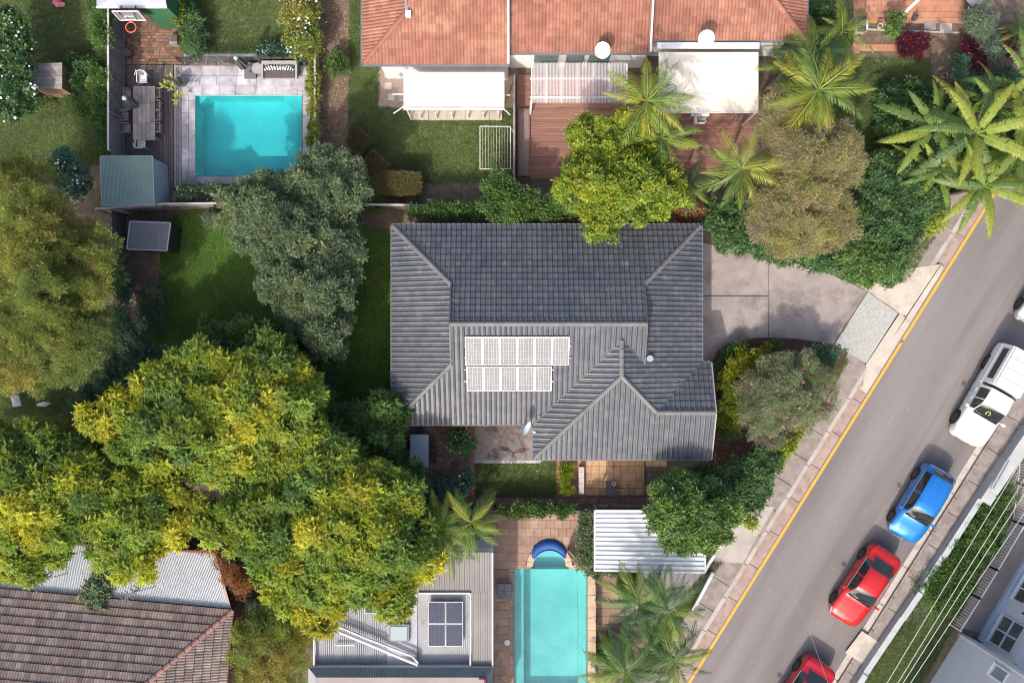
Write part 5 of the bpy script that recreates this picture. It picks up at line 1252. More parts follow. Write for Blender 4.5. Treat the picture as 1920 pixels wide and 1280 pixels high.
sk = MB().box(a[0],b[0],a[1],b[1],zr-.12,zr+.1).obj('skylight', M_('skylight_curb', (.18,.19,.21), None), sb); MB().box(a[0]+.09,b[0]-.09,a[1]+.09,b[1]-.09,zr+.101,zr+.13).obj('pane', M_('skylight_pane', (.3,.36,.38), None, rough=.15), sk)
mb = MB()
a = W2(590,1150,zr+.1)
a = W(620,1100,zr+.08); b_ = W(655,1130,zr+.1); MB().box(a.x,b_.x,b_.y,a.y,zr-.1,zr+.08).obj('skylight', WHITE, sb)
for off, r in ((0,.08),(9,.05)):
    MB().tube([W(588+off*1.3,1164-off*.6,zr+.25), W(690,1206-off,zr+.25), W(770+off*.3,1240-off*1.2,zr+.22), W(781+off*.2,1244-off*.4,zr+.2), W(783,1252,zr+.1)], r, 8).obj('duct_pipe', M_('duct_white', (.6,.62,.65), None, rough=.4), sb, True)
MB().bar(W(629,1209,zr), W(664,1209,zr), .05).obj('rail', WHITE, sb)
# lower roof: dark hip border round a pinkish flat roof
lr_ = thing('building', 'dark bordered roof with flat pinkish top at the bottom edge', 'building', (*W2(750,1290),0)); zq = 3.3
MB().prism([W2(x,y,zq) for x, y in ((585,1252),(922,1252),(922,1420),(585,1420))], -.1, zq-.05).obj('wall', WHITEW, lr_)
SL = M_('slate_blue_sheet', (.075,.095,.115), (.1,.12,.14), 1, .5)
corr_sheet('roof_edge', W(578,1251,zq), W(925,1251,zq), W(910,1268,zq+.25), W(592,1268,zq+.25), 70, SL, lr_, .012)
corr_sheet('roof_edge', W(925,1251,zq), W(925,1420,zq), W(910,1420,zq+.25), W(910,1268,zq+.25), 40, SL, lr_, .012)
corr_sheet('roof_edge', W(578,1251,zq), W(578,1420,zq), W(592,1420,zq+.25), W(592,1268,zq+.25), 40, M_('pale_end_sheet', (.4,.4,.41), None), lr_, .012)
MB().prism([W2(x,y,zq+.25) for x, y in ((592,1269),(909,1269),(909,1420),(592,1420))], zq+.1, zq+.27).obj('flat_roof', M_('pink_grey_membrane', (.24,.205,.21), (.28,.245,.25), .7, .7), lr_)
MB().bar(W(898,1272,zq+.3), W(910,1272,zq+.3), .08).bar(W(909,1272,zq+.3), W(909,1300,zq+.3), .08).obj('roof_trim', M_('dark_red_trim', (.16,.05,.05), None), lr_)
# carport
cp = thing('carport', 'white ribbed carport roof beside the round green tree', 'carport', (*W2(1215,1015),0)); zc = 2.6
rr4 = [W(1115,957,zc), W(1115,1069,zc), W(1322,1073,zc), W(1322,957,zc)]
corr_sheet('ribbed_roof', rr4[0], rr4[1], rr4[2], rr4[3], 13, M_('bright_white_sheet', (.58,.6,.62), (.64,.66,.68), .6, .45), cp, .03, 'trap')
for i in range(4): MB().bar(rr4[i]-Vector((0,0,.03)), rr4[(i+1)%4]-Vector((0,0,.03)), .08, .12).obj('fascia', M_('carport_trim', (.6,.61,.64), None), cp)
for x, y in ((1122,964),(1122,1064),(1314,964),(1314,1066)): q = W2(x,y,zc); MB().box(q[0]-.05,q[0]+.05,q[1]-.05,q[1]+.05,0,zc-.06).obj('post', STEEL, cp)
for a, b, lb in (((1336,1073),(1296,1148),'white painted rail along the verge below the carport'),((1378,975),(1320,1070),'white painted rail between carport and round tree')):
    o = MB().bar(W(*a,.55), W(*b,.55), .1, .06).bar(W(*a,.27), W(*b,.27), .07, .5).obj('boundary_rail', WHITE); tag(o, lb, 'rail', 'white rails by the carport')
o = thing('signpost', 'short dark letterbox post at the footpath beside the hedge', 'post', (*W2(1422,966),0)); MB().bar(W(1404,952,.8), W(1424,967,.8), .12, .1).obj('box', DGREY, o); q = W2(1422,966); MB().box(q[0]-.04,q[0]+.04,q[1]-.04,q[1]+.04,0,.75).obj('post', STEEL, o)
# pool lounger, skimmer lid, bucket
lg = thing('pool_table', 'small dark square table with crossed frame beside the lap pool', 'table', (*W2(945,1108),0))
for i in range(2):
    for j in range(2): p = W2(938.5+i*14, 1101+j*14.5, .42); piece('top_panel', p[0], p[1], .42, .365, .38, .03, M_('table_grey', (.1,.11,.13), (.13,.14,.16), 3, .5), lg)
for x, y in ((934,1097),(958,1097),(934,1119),(958,1119)): q = W2(x,y,.4); MB().box(q[0]-.02,q[0]+.02,q[1]-.02,q[1]+.02,.03,.39).obj('leg', DGREY, lg)
q = W2(951,1204,.06); o = MB().disc(q, .15, .03, .06, 22).obj('skimmer_lid', WHITE); tag(o, 'round white skimmer lid in the tan paving left of the lap pool', 'lid')
gl_ = thing('glass_pool_fence', 'curved row of clear glass panels around the lap pool spa end', 'fence', (*W2(1080,1040),0))
pts = [(1062,1028),(1080,1048),(1094,1060),(1112,1075),(1113,1110),(1113,1150),(1113,1190),(1113,1230),(1113,1275)]
for i in range(len(pts)-1):
    a = W(*pts[i]); b = W(*pts[i+1]); d = (b-a); a2 = a+d*.03; b2 = b-d*.03
    MB().bar(a2+Vector((0,0,.62)), b2+Vector((0,0,.62)), .012, 1.1).obj('glass_panel', MATS['fence_glass'], gl_)
    c = a+d*.15; MB().disc((c.x,c.y), .035, .03, .2, 8).obj('spigot', STEEL, gl_)
# front patio furniture
PT = thing('outdoor_table', 'pale blue grey rectangular table on the brick patio', 'table', (*W2(786,843),0)); zt = .75
ibox('tabletop', 769,814,803.5,875,zt-.04,zt, M_('table_blue_grey', (.3,.36,.42), (.34,.4,.46), 2, .3), PT)
for x, y in ((772,817),(800,817),(772,872),(800,872)): q = W2(x,y,zt); MB().box(q[0]-.03,q[0]+.03,q[1]-.03,q[1]+.03,.03,zt-.04).obj('leg', DGREY, PT)
BK = M_('black_weave', (.03,.03,.035), (.045,.045,.05), 20, .8)
for i, (x, y, rz, lb) in enumerate(((786,806,0,'black chair at the house end of the patio table'),(808,831,-1.57,'upper black chair on the right of the patio table'),(808,857,-1.57,'lower black chair on the right of the patio table'),(765,831,1.57,'upper black chair left of the patio table'),(765,857,1.57,'lower black chair left of the patio table'),(788,882,3.14,'black chair at the garden end of the patio table'))):
    slat_chair(x, y, rz, lb, BK, 'black chairs round the patio table', back_h=.8)
bn = thing('bench', 'narrow pale mosaic bench along the left of the sandstone terrace', 'bench', (*W2(1090,900),0))
for i in range(5): a = W2(1090.3, 880+i*10.2, .42); piece('seat_panel', a[0], a[1], .42, .28, .27, .04, M_('pinkish_mosaic', (.5,.42,.43), (.36,.31,.33), 14, .7, isl=.1), bn)
for y in (878, 923): q = W2(1090,y,.4); MB().box(q[0]-.12,q[0]+.12,q[1]-.03,q[1]+.03,.05,.38).obj('leg', CONC, bn)
ft = thing('water_feature', 'dark square pump box with white ring ornament on the sandstone', 'ornament', (*W2(1146,915),0))
ibox('basin', 1138,919,1155,930,.05,.5,M_('slate', (.06,.07,.085), (.08,.09,.11), 5, .4), ft); ibox('tray', 1137,905,1155,917,.05,.3,M_('slate', (.1,.1,.1)), ft); ibox('lip', 1138,917.4,1164,918.8,.3,.42,CONC, ft)
q = W(1151,906,.35); MB().tube([q+Vector((math.cos(a)*.09, math.sin(a)*.09, 0)) for a in np.linspace(0,6.28318,14)], .022, 6).obj('ring_ornament', CHW, ft, True)
# sundries: white rags on left garden, red toy, terracotta patio things
def cloth(label, P, z, mat, name='cloth', cat='cloth'):
    c = Vector((0,0,0)); pts = [W(x,y,z+random.uniform(-.04,.06)) for x, y in P]; m = sum(pts, Vector())/len(pts)+Vector((0,0,.08)); o = MB().add(pts+[m], [(i,(i+1)%len(pts),len(pts)) for i in range(len(pts))]).add([p-Vector((0,0,.03)) for p in pts+[m]], [((i+1)%len(pts),i,len(pts)) for i in range(len(pts))]).obj(name, mat); return tag(o, label, cat)
cloth('larger crumpled white sheet lying in the left garden', [(20,742),(35,742),(40,760),(24,763)], .9, WHITE)
cloth('narrow crumpled white sheet lying right of the larger one', [(68,757),(82,753),(96,755),(86,761),(70,761)], .9, WHITE)
cloth('red and white folded beach tent on the dark top left lawn', [(96,4),(104,-2),(122,6),(120,12),(106,14)], .25, M_('red_canvas', (.6,.01,.05), (.55,.45,.5), 1.2, .7), 'folded_tent', 'tent')
cloth('white crumpled tarpaulin above the spiky grey green plant', [(1806,-6),(1846,-6),(1840,8),(1822,12)], .3, WHITE, 'tarpaulin', 'tarpaulin')
pot('large round clay pot left of the leafy potted shrub', 1651, 48, .0, .14, .22, M_('white_clay', (.6,.56,.5), None))
pot('small orange clay pot behind the white clay pot', 1651, 40, .0, .11, .2, M_('orange_clay', (.45,.17,.09), None))
pot('broad dark urn beneath the blue green agave', 1850, 71, .0, .36, .35, M_('stone_urn', (.27,.24,.23), (.33,.3,.28), 4, .8))
pot('pale bird bath bowl on the bare soil beside banana leaves', 1772, 141, .0, .17, .2, M_('pale_stone_bowl', (.36,.32,.27), None))
o = thing('hose_pole', 'white diagonal umbrella arm over the terracotta patio', 'pole', W(1692,28,1)); MB().bar(W(1691,30,1.0), W(1728,-6,1.4), .13, .08).obj('arm', CHW, o); MB().disc(W2(1691,30,1), .06, .04, 1.0, 8).obj('foot', CHW, o)
o = thing('outdoor_bin', 'dark lidded bin with pale sides left of the clay pots', 'bin', (*W2(1616,45),0)); ibox('body', 1606,38,1628,57,.0,.7,M_('bin_pale', (.5,.52,.56), None), o); ibox('lid', 1608,31,1624,59,.705,.76,M_('bin_lid', (.05,.05,.06), None), o)
o = thing('umbrella_base', 'round black stand on the terracotta patio', 'stand', (*W2(1714,35),0)); MB().disc(W2(1714,35,.1), .13, .04, .3, 16).disc(W2(1714,35,.1), .04, .3, .6, 8).obj('stand', M_('stand_dark', (.08,.07,.08), None), o)
o = thing('lounge_chair', 'white lounge chair beside the cream canopy on the red deck', 'chair', (*W2(1313,224),0)); ibox('seat', 1303,218,1324,229,.3,.4,CHW,o); ibox('backrest',1303,217,1307,230,.4,.8,CHW,o); ibox('cushion',1308,219.5,1323,227,.405,.47,CONC,o); ibox('armrest',1305,229.4,1322,231,.4,.6,CHW,o)
for x, y in ((1305,219),(1322,219),(1305,229),(1322,229)): q = W2(x,y,.3); MB().box(q[0]-.02,q[0]+.02,q[1]-.02,q[1]+.02,.1,.3).obj('leg', CHW, o)
o = thing('side_table', 'white rectangular side table at the canopy edge', 'table', (*W2(1312,214),0)); ibox('tabletop', 1296,213,1330,218,.6,.64,CHW,o)
for x in (1298,1328): q = W2(x,215.5,.6); MB().box(q[0]-.02,q[0]+.02,q[1]-.02,q[1]+.02,.1,.6).obj('leg', CHW, o)
# square black parasol
p = W(1284,253,2.3); o = thing('square_parasol', 'open black square parasol on the red brown deck', 'parasol', (p.x,p.y,0)); P = [W(x,y,2.15) for x, y in ((1281,233),(1302,248),(1288,273),(1264,256))]
mobj('canopy', P+[p], [(i,(i+1)%4,4) for i in range(4)], M_('black_canvas', (.018,.018,.02), None, rough=.9), o); MB().tube([(p.x,p.y,.1),(p.x,p.y,2.28)], .03, 8).obj('pole', DGREY, o)

# ================================================================== RIGHT SIDE: wall, picket fence, white building
lw = thing('low_wall', 'low white rendered retaining wall behind the right footpath', 'wall', W(1760,1050))
LWP = [(1926,797),(1834,934),(1765,1041),(1722,1108),(1688,1158),(1618,1262),(1575,1330)]
for i in range(len(LWP)-1):
    a = W(*LWP[i], .5); b = W(*LWP[i+1], .5); d = (b-a).normalized(); s = Vector((-d.y, d.x, 0))
    if s.x < 0: s = -s
    w = .6 if i == 0 else .3
    h = .75 if i == 0 else .45+.06*(i % 2)
    MB().prism([(a.x,a.y),(b.x,b.y),(b.x+s.x*w,b.y+s.y*w),(a.x+s.x*w,a.y+s.y*w)], -.05, h).obj('wall_section', M_('grey_white_render', (.36,.38,.39), (.43,.45,.46), 2, .8, .006, 30, c3=(.24,.24,.24), s3=2, t3=(.6,.8)), lw)
mb = MB(); 
for k in (0, 6): mb.bar(W(1857+k,916-0,.8), W(1886+k,864,.8), .05, .05)
mb.obj('pipe_rail', STEEL, lw)
structure(prism_img('side_step', [(1860,950),(1930,850),(1960,850),(1960,870),(1875,975)], .02, -.1, CONCD))
DRV2 = M_('brown_driveway', (.2,.175,.17), (.25,.22,.215), .8, .85, .004, 50)
structure(prism_img('lower_driveway', [(1990,800),(1990,1100),(1850,1190),(1788,1172),(1870,1035),(1905,955),(1925,870)], .0, -.1, DRV2))
pf = thing('picket_fence', 'white metal picket fence stepping down beside the lower driveway', 'fence', W(1860,1090))
PFP = [(1915,800),(1907,905),(1897,975),(1848,1058),(1816,1110),(1779,1168)]
for i in range(len(PFP)-1):
    a = W(*PFP[i]); b = W(*PFP[i+1]); L = (b-a).length; d = (b-a)/L; n = round(L/.15); hh = 1.15
    for j in range(n+1):
        c = a+d*L*j/n; post = j in (0, n)
        w = .035 if post else .012
        MB().box(c.x-w,c.x+w,c.y-w,c.y+w,0,hh+(.06 if post else 0)).obj('post' if post else 'picket', WHITE, pf)
    for zz in (.12, hh): MB().bar(a+Vector((0,0,zz)), b+Vector((0,0,zz)), .05, .04).obj('rail', WHITE, pf)
# tall rendered building: its street walls are seen obliquely, rising outwards from the driveway
wb = thing('building', 'tall white rendered building with four pane window at the right edge', 'building', W(1900,1180))
WB = M_('pale_blue_render', (.62,.64,.66), (.68,.70,.72), 1, .8, .004, 40)
B1 = (1803,1186); B2 = (1838,1203)
wa = lambda t: (B1[0]-.53*t, B1[1]+.848*t)       # wing wall, t px along
wm = lambda t: (B2[0]+.50*t, B2[1]-.866*t)       # main wall
MB().prism([W2(*p) for p in (wa(700), B1, B2, wm(330), (3000,900), (3000,1900))], -.1, 7.0).obj('wall', WB, wb)
PW = M_('parapet_white', (.7,.72,.74), None)
def wall_window(line, t0, t1, z0, z1, nx, nz, mat, frame):
    def P(t, z, o=0.): a = W(*line(t)); n = Vector((-.848,.53,0)); return a+n*o+Vector((0,0,z))
    w = MB().add([P(t0,z0,.02), P(t1,z0,.02), P(t1,z1,.02), P(t0,z1,.02)], [(0,1,2,3)]).obj('window', mat, wb)
    for i in range(nx):
        pass
    fr = MB()
    for i in range(nx+1): t = t0+(t1-t0)*i/nx; fr.bar(P(t,z0,.05), P(t,z1,.05), .07, .08)
    for i in range(nz+1): z = z0+(z1-z0)*i/nz; fr.bar(P(t0,z,.05), P(t1,z,.05), .07, .08)
    fr.obj('window_frame', frame, w); MB().bar(P(t0-2,z0-.06,.09), P(t1+2,z0-.06,.09), .14, .06).obj('window_sill', PW, w)
DG = M_('dark_window_glass', (.13,.12,.13), (.05,.07,.06), 1.2, .08, c3=(.2,.17,.17), s3=1)
FRM = M_('window_grey_frame', (.62,.63,.66), None)
wall_window(wm, 10, 66, .6, 2.5, 2, 2, DG, FRM)
wall_window(wm, 100, 150, .6, 2.5, 2, 2, DG, FRM)
wall_window(wa, 12.6, 34, 3.6, 4.7, 1, 1, M_('grey_blind_glass', (.3,.33,.37), None, rough=.1), PW)
wall_window(wa, 80, 120, 3.6, 4.9, 2, 1, DG, PW)
MB().tube([W(*wa(4))+Vector((-.06,.04,0)), W(*wa(4))+Vector((-.06,.04,6.9))], .05, 8).obj('downpipe', PW, wb)
a_ = W(*wm(2)); b2_ = W(*wm(330)); n_v = Vector((-.848,.53,0))*.12; MB().bar(a_+n_v+Vector((0,0,.12)), b2_+n_v+Vector((0,0,.12)), .24, .24).obj('plinth', M_('pale_blue_fascia', (.42,.5,.6), None), wb)
MB().bar(a_+n_v*.6+Vector((0,0,3.2)), b2_+n_v*.6+Vector((0,0,3.2)), .14, .2).obj('string_course', PW, wb)
q = W(*wm(85)); MB().bar(q+Vector((-.1,.06,2.2)), q+Vector((-.3,.18,2.25)), .12, .12).obj('wall_lamp', DGREY, wb)
# overhead wires
for i, (a, b, c3_) in enumerate((((1911,870),(1663,1280),6.6),((1924,892),(1683,1280),6.6),((1934,905),(1693,1280),6.7),((1945,925),(1707,1280),6.6))):
    A_ = W(*a,c3_); B_ = W(*b,c3_); d = (B_-A_); o = MB().tube([A_-d*1.2, A_-d*.5, A_, A_.lerp(B_,.5)-Vector((0,0,.03)), B_, B_+d*.6], .014, 5).obj('power_line', M_('cable_pale', (.5,.55,.48), None, rough=.5))
    tag(o, ['leftmost of the four pale wires over the right verge','second from left of the four pale wires over the right verge','third from left of the four pale wires over the right verge','rightmost of the four pale wires over the right verge'][i], 'cable', 'overhead wires on the right')
o = MB().tube([W(1428,1003,5.5), W(1449,1031,5.4), W(1483,1105,5.3), W(1520,1190,5.3), W(1556,1290,5.5), W(1600,1420,5.6)], .008, 5).obj('service_wire', M_('cable_dark', (.2,.2,.2), None)); tag(o, 'single thin wire crossing above the street between footpath and red car', 'cable')
# ================================================================== CARS
def paint(name, col, coat=1, metal=.45):
    return M_(name, col, None, rough=.3, metal=metal, coat=coat, spec=.5)
CGL = M_('car_glass', (.02,.024,.026), None, rough=.03, spec=.9)
CDK = M_('car_trim_black', (.018,.018,.02), None, rough=.5)
RIM = M_('alloy_rim', (.25,.25,.26), None, rough=.35, metal=.8)
HLT = M_('headlight_lens', (.6,.62,.62), None, rough=.08, spec=.8); TLT = M_('tail_light_lens', (.35,.01,.015), None, rough=.15)
def spl(ts, vs, t):
    ts = np.array(ts); vs = np.array(vs); m = np.gradient(vs, ts)
    # limit overshoot
    i = np.clip(np.searchsorted(ts, t)-1, 0, len(ts)-2); h = ts[i+1]-ts[i]; s = (t-ts[i])/h; d = (vs[i+1]-vs[i])/h
    m0 = np.where(np.sign(m[i])*np.sign(d) > 0, np.clip(m[i], -3*abs(d), 3*abs(d)), 0); m1 = np.where(np.sign(m[i+1])*np.sign(d) > 0, np.clip(m[i+1], -3*abs(d), 3*abs(d)), 0)
    return (2*s**3-3*s**2+1)*vs[i]+(s**3-2*s**2+s)*h*m0+(-2*s**3+3*s**2)*vs[i+1]+(s**3-s**2)*h*m1
def car(label, cx, cy, ang, prof, L, pmat, group=None, glass=(.30,.44,.74,.90), cab=None, sg=(.36,.84), name='parked_car', cat='car', extra=None, cab_end=None):
    """prof rows: t, half width, belt z, top z, top half width; t=0 nose. glass: windscreen t range, rear glass t range"""
    c = W(cx, cy, 0); M = Matrix.Translation((c.x, c.y, -.12)) @ Matrix.Rotation(ang, 4, 'Z')
    t = thing(name, label, cat, (c.x, c.y, -.12), group); WM[t.name] = M; t.matrix_basis = M
    P = np.array(prof); keys = sorted(set(list(P[:, 0])+list(glass)+list(sg)+[sg[0]+(sg[1]-sg[0])*.47, sg[0]+(sg[1]-sg[0])*.51]))
    tt = np.unique(np.concatenate([np.linspace(P[0,0], P[-1,0], 60), keys]))
    hw, zb, zt, tw = [spl(P[:,0], P[:,k], tt) for k in (1,2,3,4)]
    ws0, ws1, rw0, rw1 = glass; sg0, sg1 = sg; sm0 = sg0+(sg1-sg0)*.47; sm1 = sg0+(sg1-sg0)*.51
    rings = []
    for i in range(len(tt)):
        w, b, z, u = hw[i], zb[i], zt[i], tw[i]; x = -(tt[i]-.5)*L
        h = [(w*.93,.17),(w*.985,.32),(w,.52),(w*.995,b*.86),(w*.965,b),(w*.955,b+(z-b)*.04)]
        cabn = (z-b) > .16
        k = min(1, max(0, (z-b-.05)/.25))
        e = (u+.035, z-.075*k-.012); h.append(((w*.955)*.55+e[0]*.45+.012, (b*.55+e[1]*.45)+.01)); h += [e, (u, z-.035*k-.006), (u*.66, z-.008), (u*.33, z+.008)]
        full = [(x, a, q) for a, q in h]+[(x, 0, z+.013)]+[(x, -a, q) for a, q in h[::-1]]; rings.append(full)
    NR = len(rings[0]); V = [p for r in rings for p in r]; parts = {'body': [], 'windscreen': [], 'rear_window': [], 'side_window': [], 'headlight': [], 'tail_light': [], 'roof_panel': []}
    half = NR//2
    for i in range(len(tt)-1):
        tm = (tt[i]+tt[i+1])/2
        for j in range(NR-1):
            jj = j if j < half else NR-2-j; q = (i*NR+j, i*NR+j+1, (i+1)*NR+j+1, (i+1)*NR+j); k = 'body'
            if jj >= 8 and ws0 < tm < ws1: k = 'windscreen'
            elif jj >= 8 and rw0 < tm < rw1: k = 'rear_window'
            elif jj in (5, 6) and sg0 < tm < sg1 and not (sm0 < tm < sm1): k = 'side_window'
            elif jj in (3,) and .012 < tm < .085: k = 'headlight'
            elif jj in (3,) and tm > .955: k = 'tail_light'
            parts[k].append((q, j < half))
    def emit(nm, fs, mat):
        if not fs: return
        idx = {}; vv = []; ff = []
        for q in fs:
            r = []
            for a in q:
                if a not in idx: idx[a] = len(vv); vv.append(V[a])
                r.append(idx[a])
            ff.append(tuple(r))
        return mobj(nm, vv, ff, mat, t, M, smooth=True)
    ends = [tuple(range(NR))[::-1], tuple((len(tt)-1)*NR+a for a in range(NR))]
    emit('body', [q for q, s in parts['body']]+ends, pmat); emit('windscreen', [q for q, s in parts['windscreen']], CGL); emit('rear_window', [q for q, s in parts['rear_window']], CGL)
    for s_ in (True, False):
        for tlo, thi in ((sg0, (sm0+sm1)/2), ((sm0+sm1)/2, sg1)):
            emit('side_window', [q for q, s in parts['side_window'] if s == s_ and tlo*L < (.5*L-V[q[0]][0])+1e-3 <= thi*L-1e-3], CGL)
        emit('headlight', [q for q, s in parts['headlight'] if s == s_], HLT); emit('tail_light', [q for q, s in parts['tail_light'] if s == s_], TLT)
    wr = .33 if name == 'parked_car' else .38
    for tx in ((.185, .80) if name == 'parked_car' else (.17, .79)):
        for s in (-1, 1):
            x = -(tx-.5)*L; wd = float(np.interp(tx, tt, hw)); y = s*(wd+.012); Mw = M @ Matrix.Translation((x, y, wr)) @ Matrix.Rotation(math.pi/2*s*-1, 4, 'X')
            MB().disc((0,0), wr+.055, -.05, -.006, 28).obj('wheel_arch', CDK, t, M=Mw)
            w = MB().tube([(0,0,-.2),(0,0,-.01),(0,0,.02)], [wr, wr, wr*.93], 28).obj('wheel', BLACK, t, M=Mw)
            mb = MB().disc((0,0), wr*.62, .0205, .028, 22, r2=wr*.66)
            for k in range(7):
                a = k*.8976; mb.add([(math.cos(a-.12)*.05,math.sin(a-.12)*.05,.04),(math.cos(a-.1)*wr*.6,math.sin(a-.1)*wr*.6,.034),(math.cos(a+.1)*wr*.6,math.sin(a+.1)*wr*.6,.034),(math.cos(a+.12)*.05,math.sin(a+.12)*.05,.04)], [(0,1,2,3)])
            mb.m = [0]*6*0+[0]*(22+2)+[1]*7; mb.obj('rim', [M_('rim_gap', (.03,.03,.032), None, rough=.6), RIM], w, M=Mw)
    tm = ws0+(ws1-ws0)*.35
    for s in (-1, 1):
        x = -(tm-.5)*L; wd = float(np.interp(tm, tt, hw)); b = float(np.interp(tm, tt, zb))
        m = MB().bar((x,s*wd*.93,b-.0),(x+.02,s*(wd+.06),b+.05),.05,.04).bar((x+.03,s*(wd+.03),b+.08),(x+.03,s*(wd+.22),b+.1),.12,.13).obj('wing_mirror', pmat if extra != 'dark' else CDK, t, M=M)
    # plates, wipers, grille, handles, sills
    x = L/2; f0 = float(zt[0])
    MB().box(x-.01, x+.012, -.45, .45, .3, .42).obj('grille', CDK, t, M=M)
    MB().box(x+.013, x+.02, -.19, .19, .46, .56).obj('number_plate', M_('plate_cream', (.6,.58,.4), None), t, M=M)
    MB().box(-x-.02, -x-.012, -.19, .19, .5, .6).obj('number_plate', MATS['plate_cream'], t, M=M)
    tw0 = ws0+.01; xb = -(tw0-.5)*L; zbase = float(np.interp(tw0, tt, zt)); zslope = (float(np.interp(ws1, tt, zt))-float(np.interp(ws0, tt, zt)))/((ws1-ws0)*L)
    for y0, y1 in ((-.1,.45),(-.6,-.12)): MB().bar((xb+.02,y0,zbase+.03),(xb-.16,y1,zbase+.045+.16*zslope),.025,.02).obj('wiper', CDK, t, M=M)
    MB().box(xb-.0, xb+.07, -.62, .62, zbase-.02, zbase+.018).obj('cowl', CDK, t, M=M)
    for s in (-1, 1):
        for th in (sg0+(sg1-sg0)*.42, sg0+(sg1-sg0)*.86):
            x = -(th-.5)*L; wd = float(np.interp(th, tt, hw)); b = float(np.interp(th, tt, zb)); MB().bar((x-.09,s*(wd*.995+.012),b*.84),(x+.09,s*(wd*.995+.012),b*.84),.03,.035).obj('door_handle', pmat, t, M=M)
        # chrome strip at the window line, panel gaps
        p = [(-(q-.5)*L, s*float(np.interp(q,tt,hw))*.957, float(np.interp(q,tt,zb))+.02) for q in np.linspace(sg0, sg1, 10)]
        MB().tube(p, .014, 5).obj('window_trim', M_('chrome', (.7,.7,.72), None, rough=.12, metal=1), t, M=M)
        for q in (sg0-.005, (sm0+sm1)/2, sg1-.05):
            wd = float(np.interp(q,tt,hw)); b = float(np.interp(q,tt,zb)); x = -(q-.5)*L
            MB().box(x-.005,x+.005,(wd*1.0-.03) if s>0 else -(wd*1.0+.003),(wd+.003) if s>0 else -(wd-.03),.3,b*.84).obj('door_gap', CDK, t, M=M)
    gp = [(-(.055+.09*(a*a)-.5)*L, a*float(np.interp(.06,tt,hw))*.80, 0) for a in np.linspace(-1,1,11)]
    return t, M, tt, hw, zb, zt, tw
sedan = [(0,.50,.50,.56,.42),(.02,.68,.60,.66,.52),(.06,.80,.68,.75,.60),(.14,.865,.75,.84,.66),(.24,.88,.82,.92,.68),(.30,.885,.86,.965,.68),(.335,.885,.875,1.04,.67),(.44,.885,.90,1.36,.585),(.52,.885,.91,1.425,.57),(.62,.885,.92,1.43,.565),(.72,.885,.93,1.38,.55),(.84,.875,.95,1.13,.56),(.885,.87,.955,1.03,.60),(.94,.84,.95,.995,.62),(.98,.76,.86,.93,.60),(1.0,.66,.74,.82,.52)]
hatch = [(0,.52,.55,.60,.40),(.02,.70,.64,.70,.50),(.06,.81,.72,.80,.58),(.13,.86,.80,.90,.64),(.22,.875,.87,.98,.67),(.265,.88,.895,1.03,.67),(.30,.88,.91,1.10,.66),(.41,.88,.93,1.42,.60),(.50,.88,.95,1.50,.60),(.65,.88,.96,1.51,.60),(.80,.875,.98,1.47,.585),(.90,.86,.99,1.38,.55),(.945,.845,.98,1.22,.56),(.975,.81,.93,1.03,.58),(1.0,.70,.80,.92,.52)]
RED1 = paint('red_car_paint', (.6,.012,.012)); RED2 = paint('crimson_car_paint', (.55,.012,.03)); BLUE = paint('blue_car_paint', (.01,.2,.62)); WHT = paint('white_car_paint', (.75,.76,.77), metal=.0)
dA = math.atan2(-.848, -.53)    # nose points down the street
car('bright blue hatchback parked between the red car and the white utility', 1718, 940, dA+.03, hatch, 4.05, BLUE, 'cars parked along the kerb', glass=(.285,.415,.885,.965), sg=(.33,.88))
car('shiny red coupe parked directly below the blue hatchback', 1613, 1092, dA-.02, sedan, 4.35, RED1, 'cars parked along the kerb', glass=(.315,.455,.725,.865), sg=(.37,.80))
car('red car parked lowest, its nose cut by the bottom edge', 1492, 1300, dA-.02, sedan, 4.4, RED2, 'cars parked along the kerb', glass=(.315,.455,.725,.865), sg=(.37,.80))
car('pale silver car at the right edge with only its nose corner showing', 1957, 545, dA+.02, hatch, 4.1, paint('silver_car_paint', (.5,.55,.6)), 'cars parked along the kerb', glass=(.285,.415,.885,.965), sg=(.33,.88))
utep = [(0,.55,.60,.66,.45),(.02,.76,.72,.80,.56),(.05,.86,.82,.93,.64),(.12,.92,.90,1.04,.70),(.22,.93,.96,1.12,.72),(.255,.93,.98,1.16,.72),(.28,.93,1.0,1.24,.71),(.365,.93,1.03,1.66,.64),(.43,.93,1.05,1.74,.63),(.50,.93,1.05,1.73,.62),(.545,.93,1.05,1.66,.62),(.56,.93,1.04,1.12,.66),(.60,.92,1.0,1.03,.8),(.96,.92,1.0,1.03,.8),(1.0,.88,.96,1.0,.8)]
t_, M, *_r = car('white single cab utility with boxy white canopy tray at right', 1846, 742, dA+.04, utep, 5.25, WHT, 'cars parked along the kerb', glass=(.268,.372,.547,.559), sg=(.30,.52), name='utility_vehicle', cat='utility vehicle')
L = 5.25
mb = MB(); xa, xb_ = -(.575-.5)*L, -(1.0-.5)*L
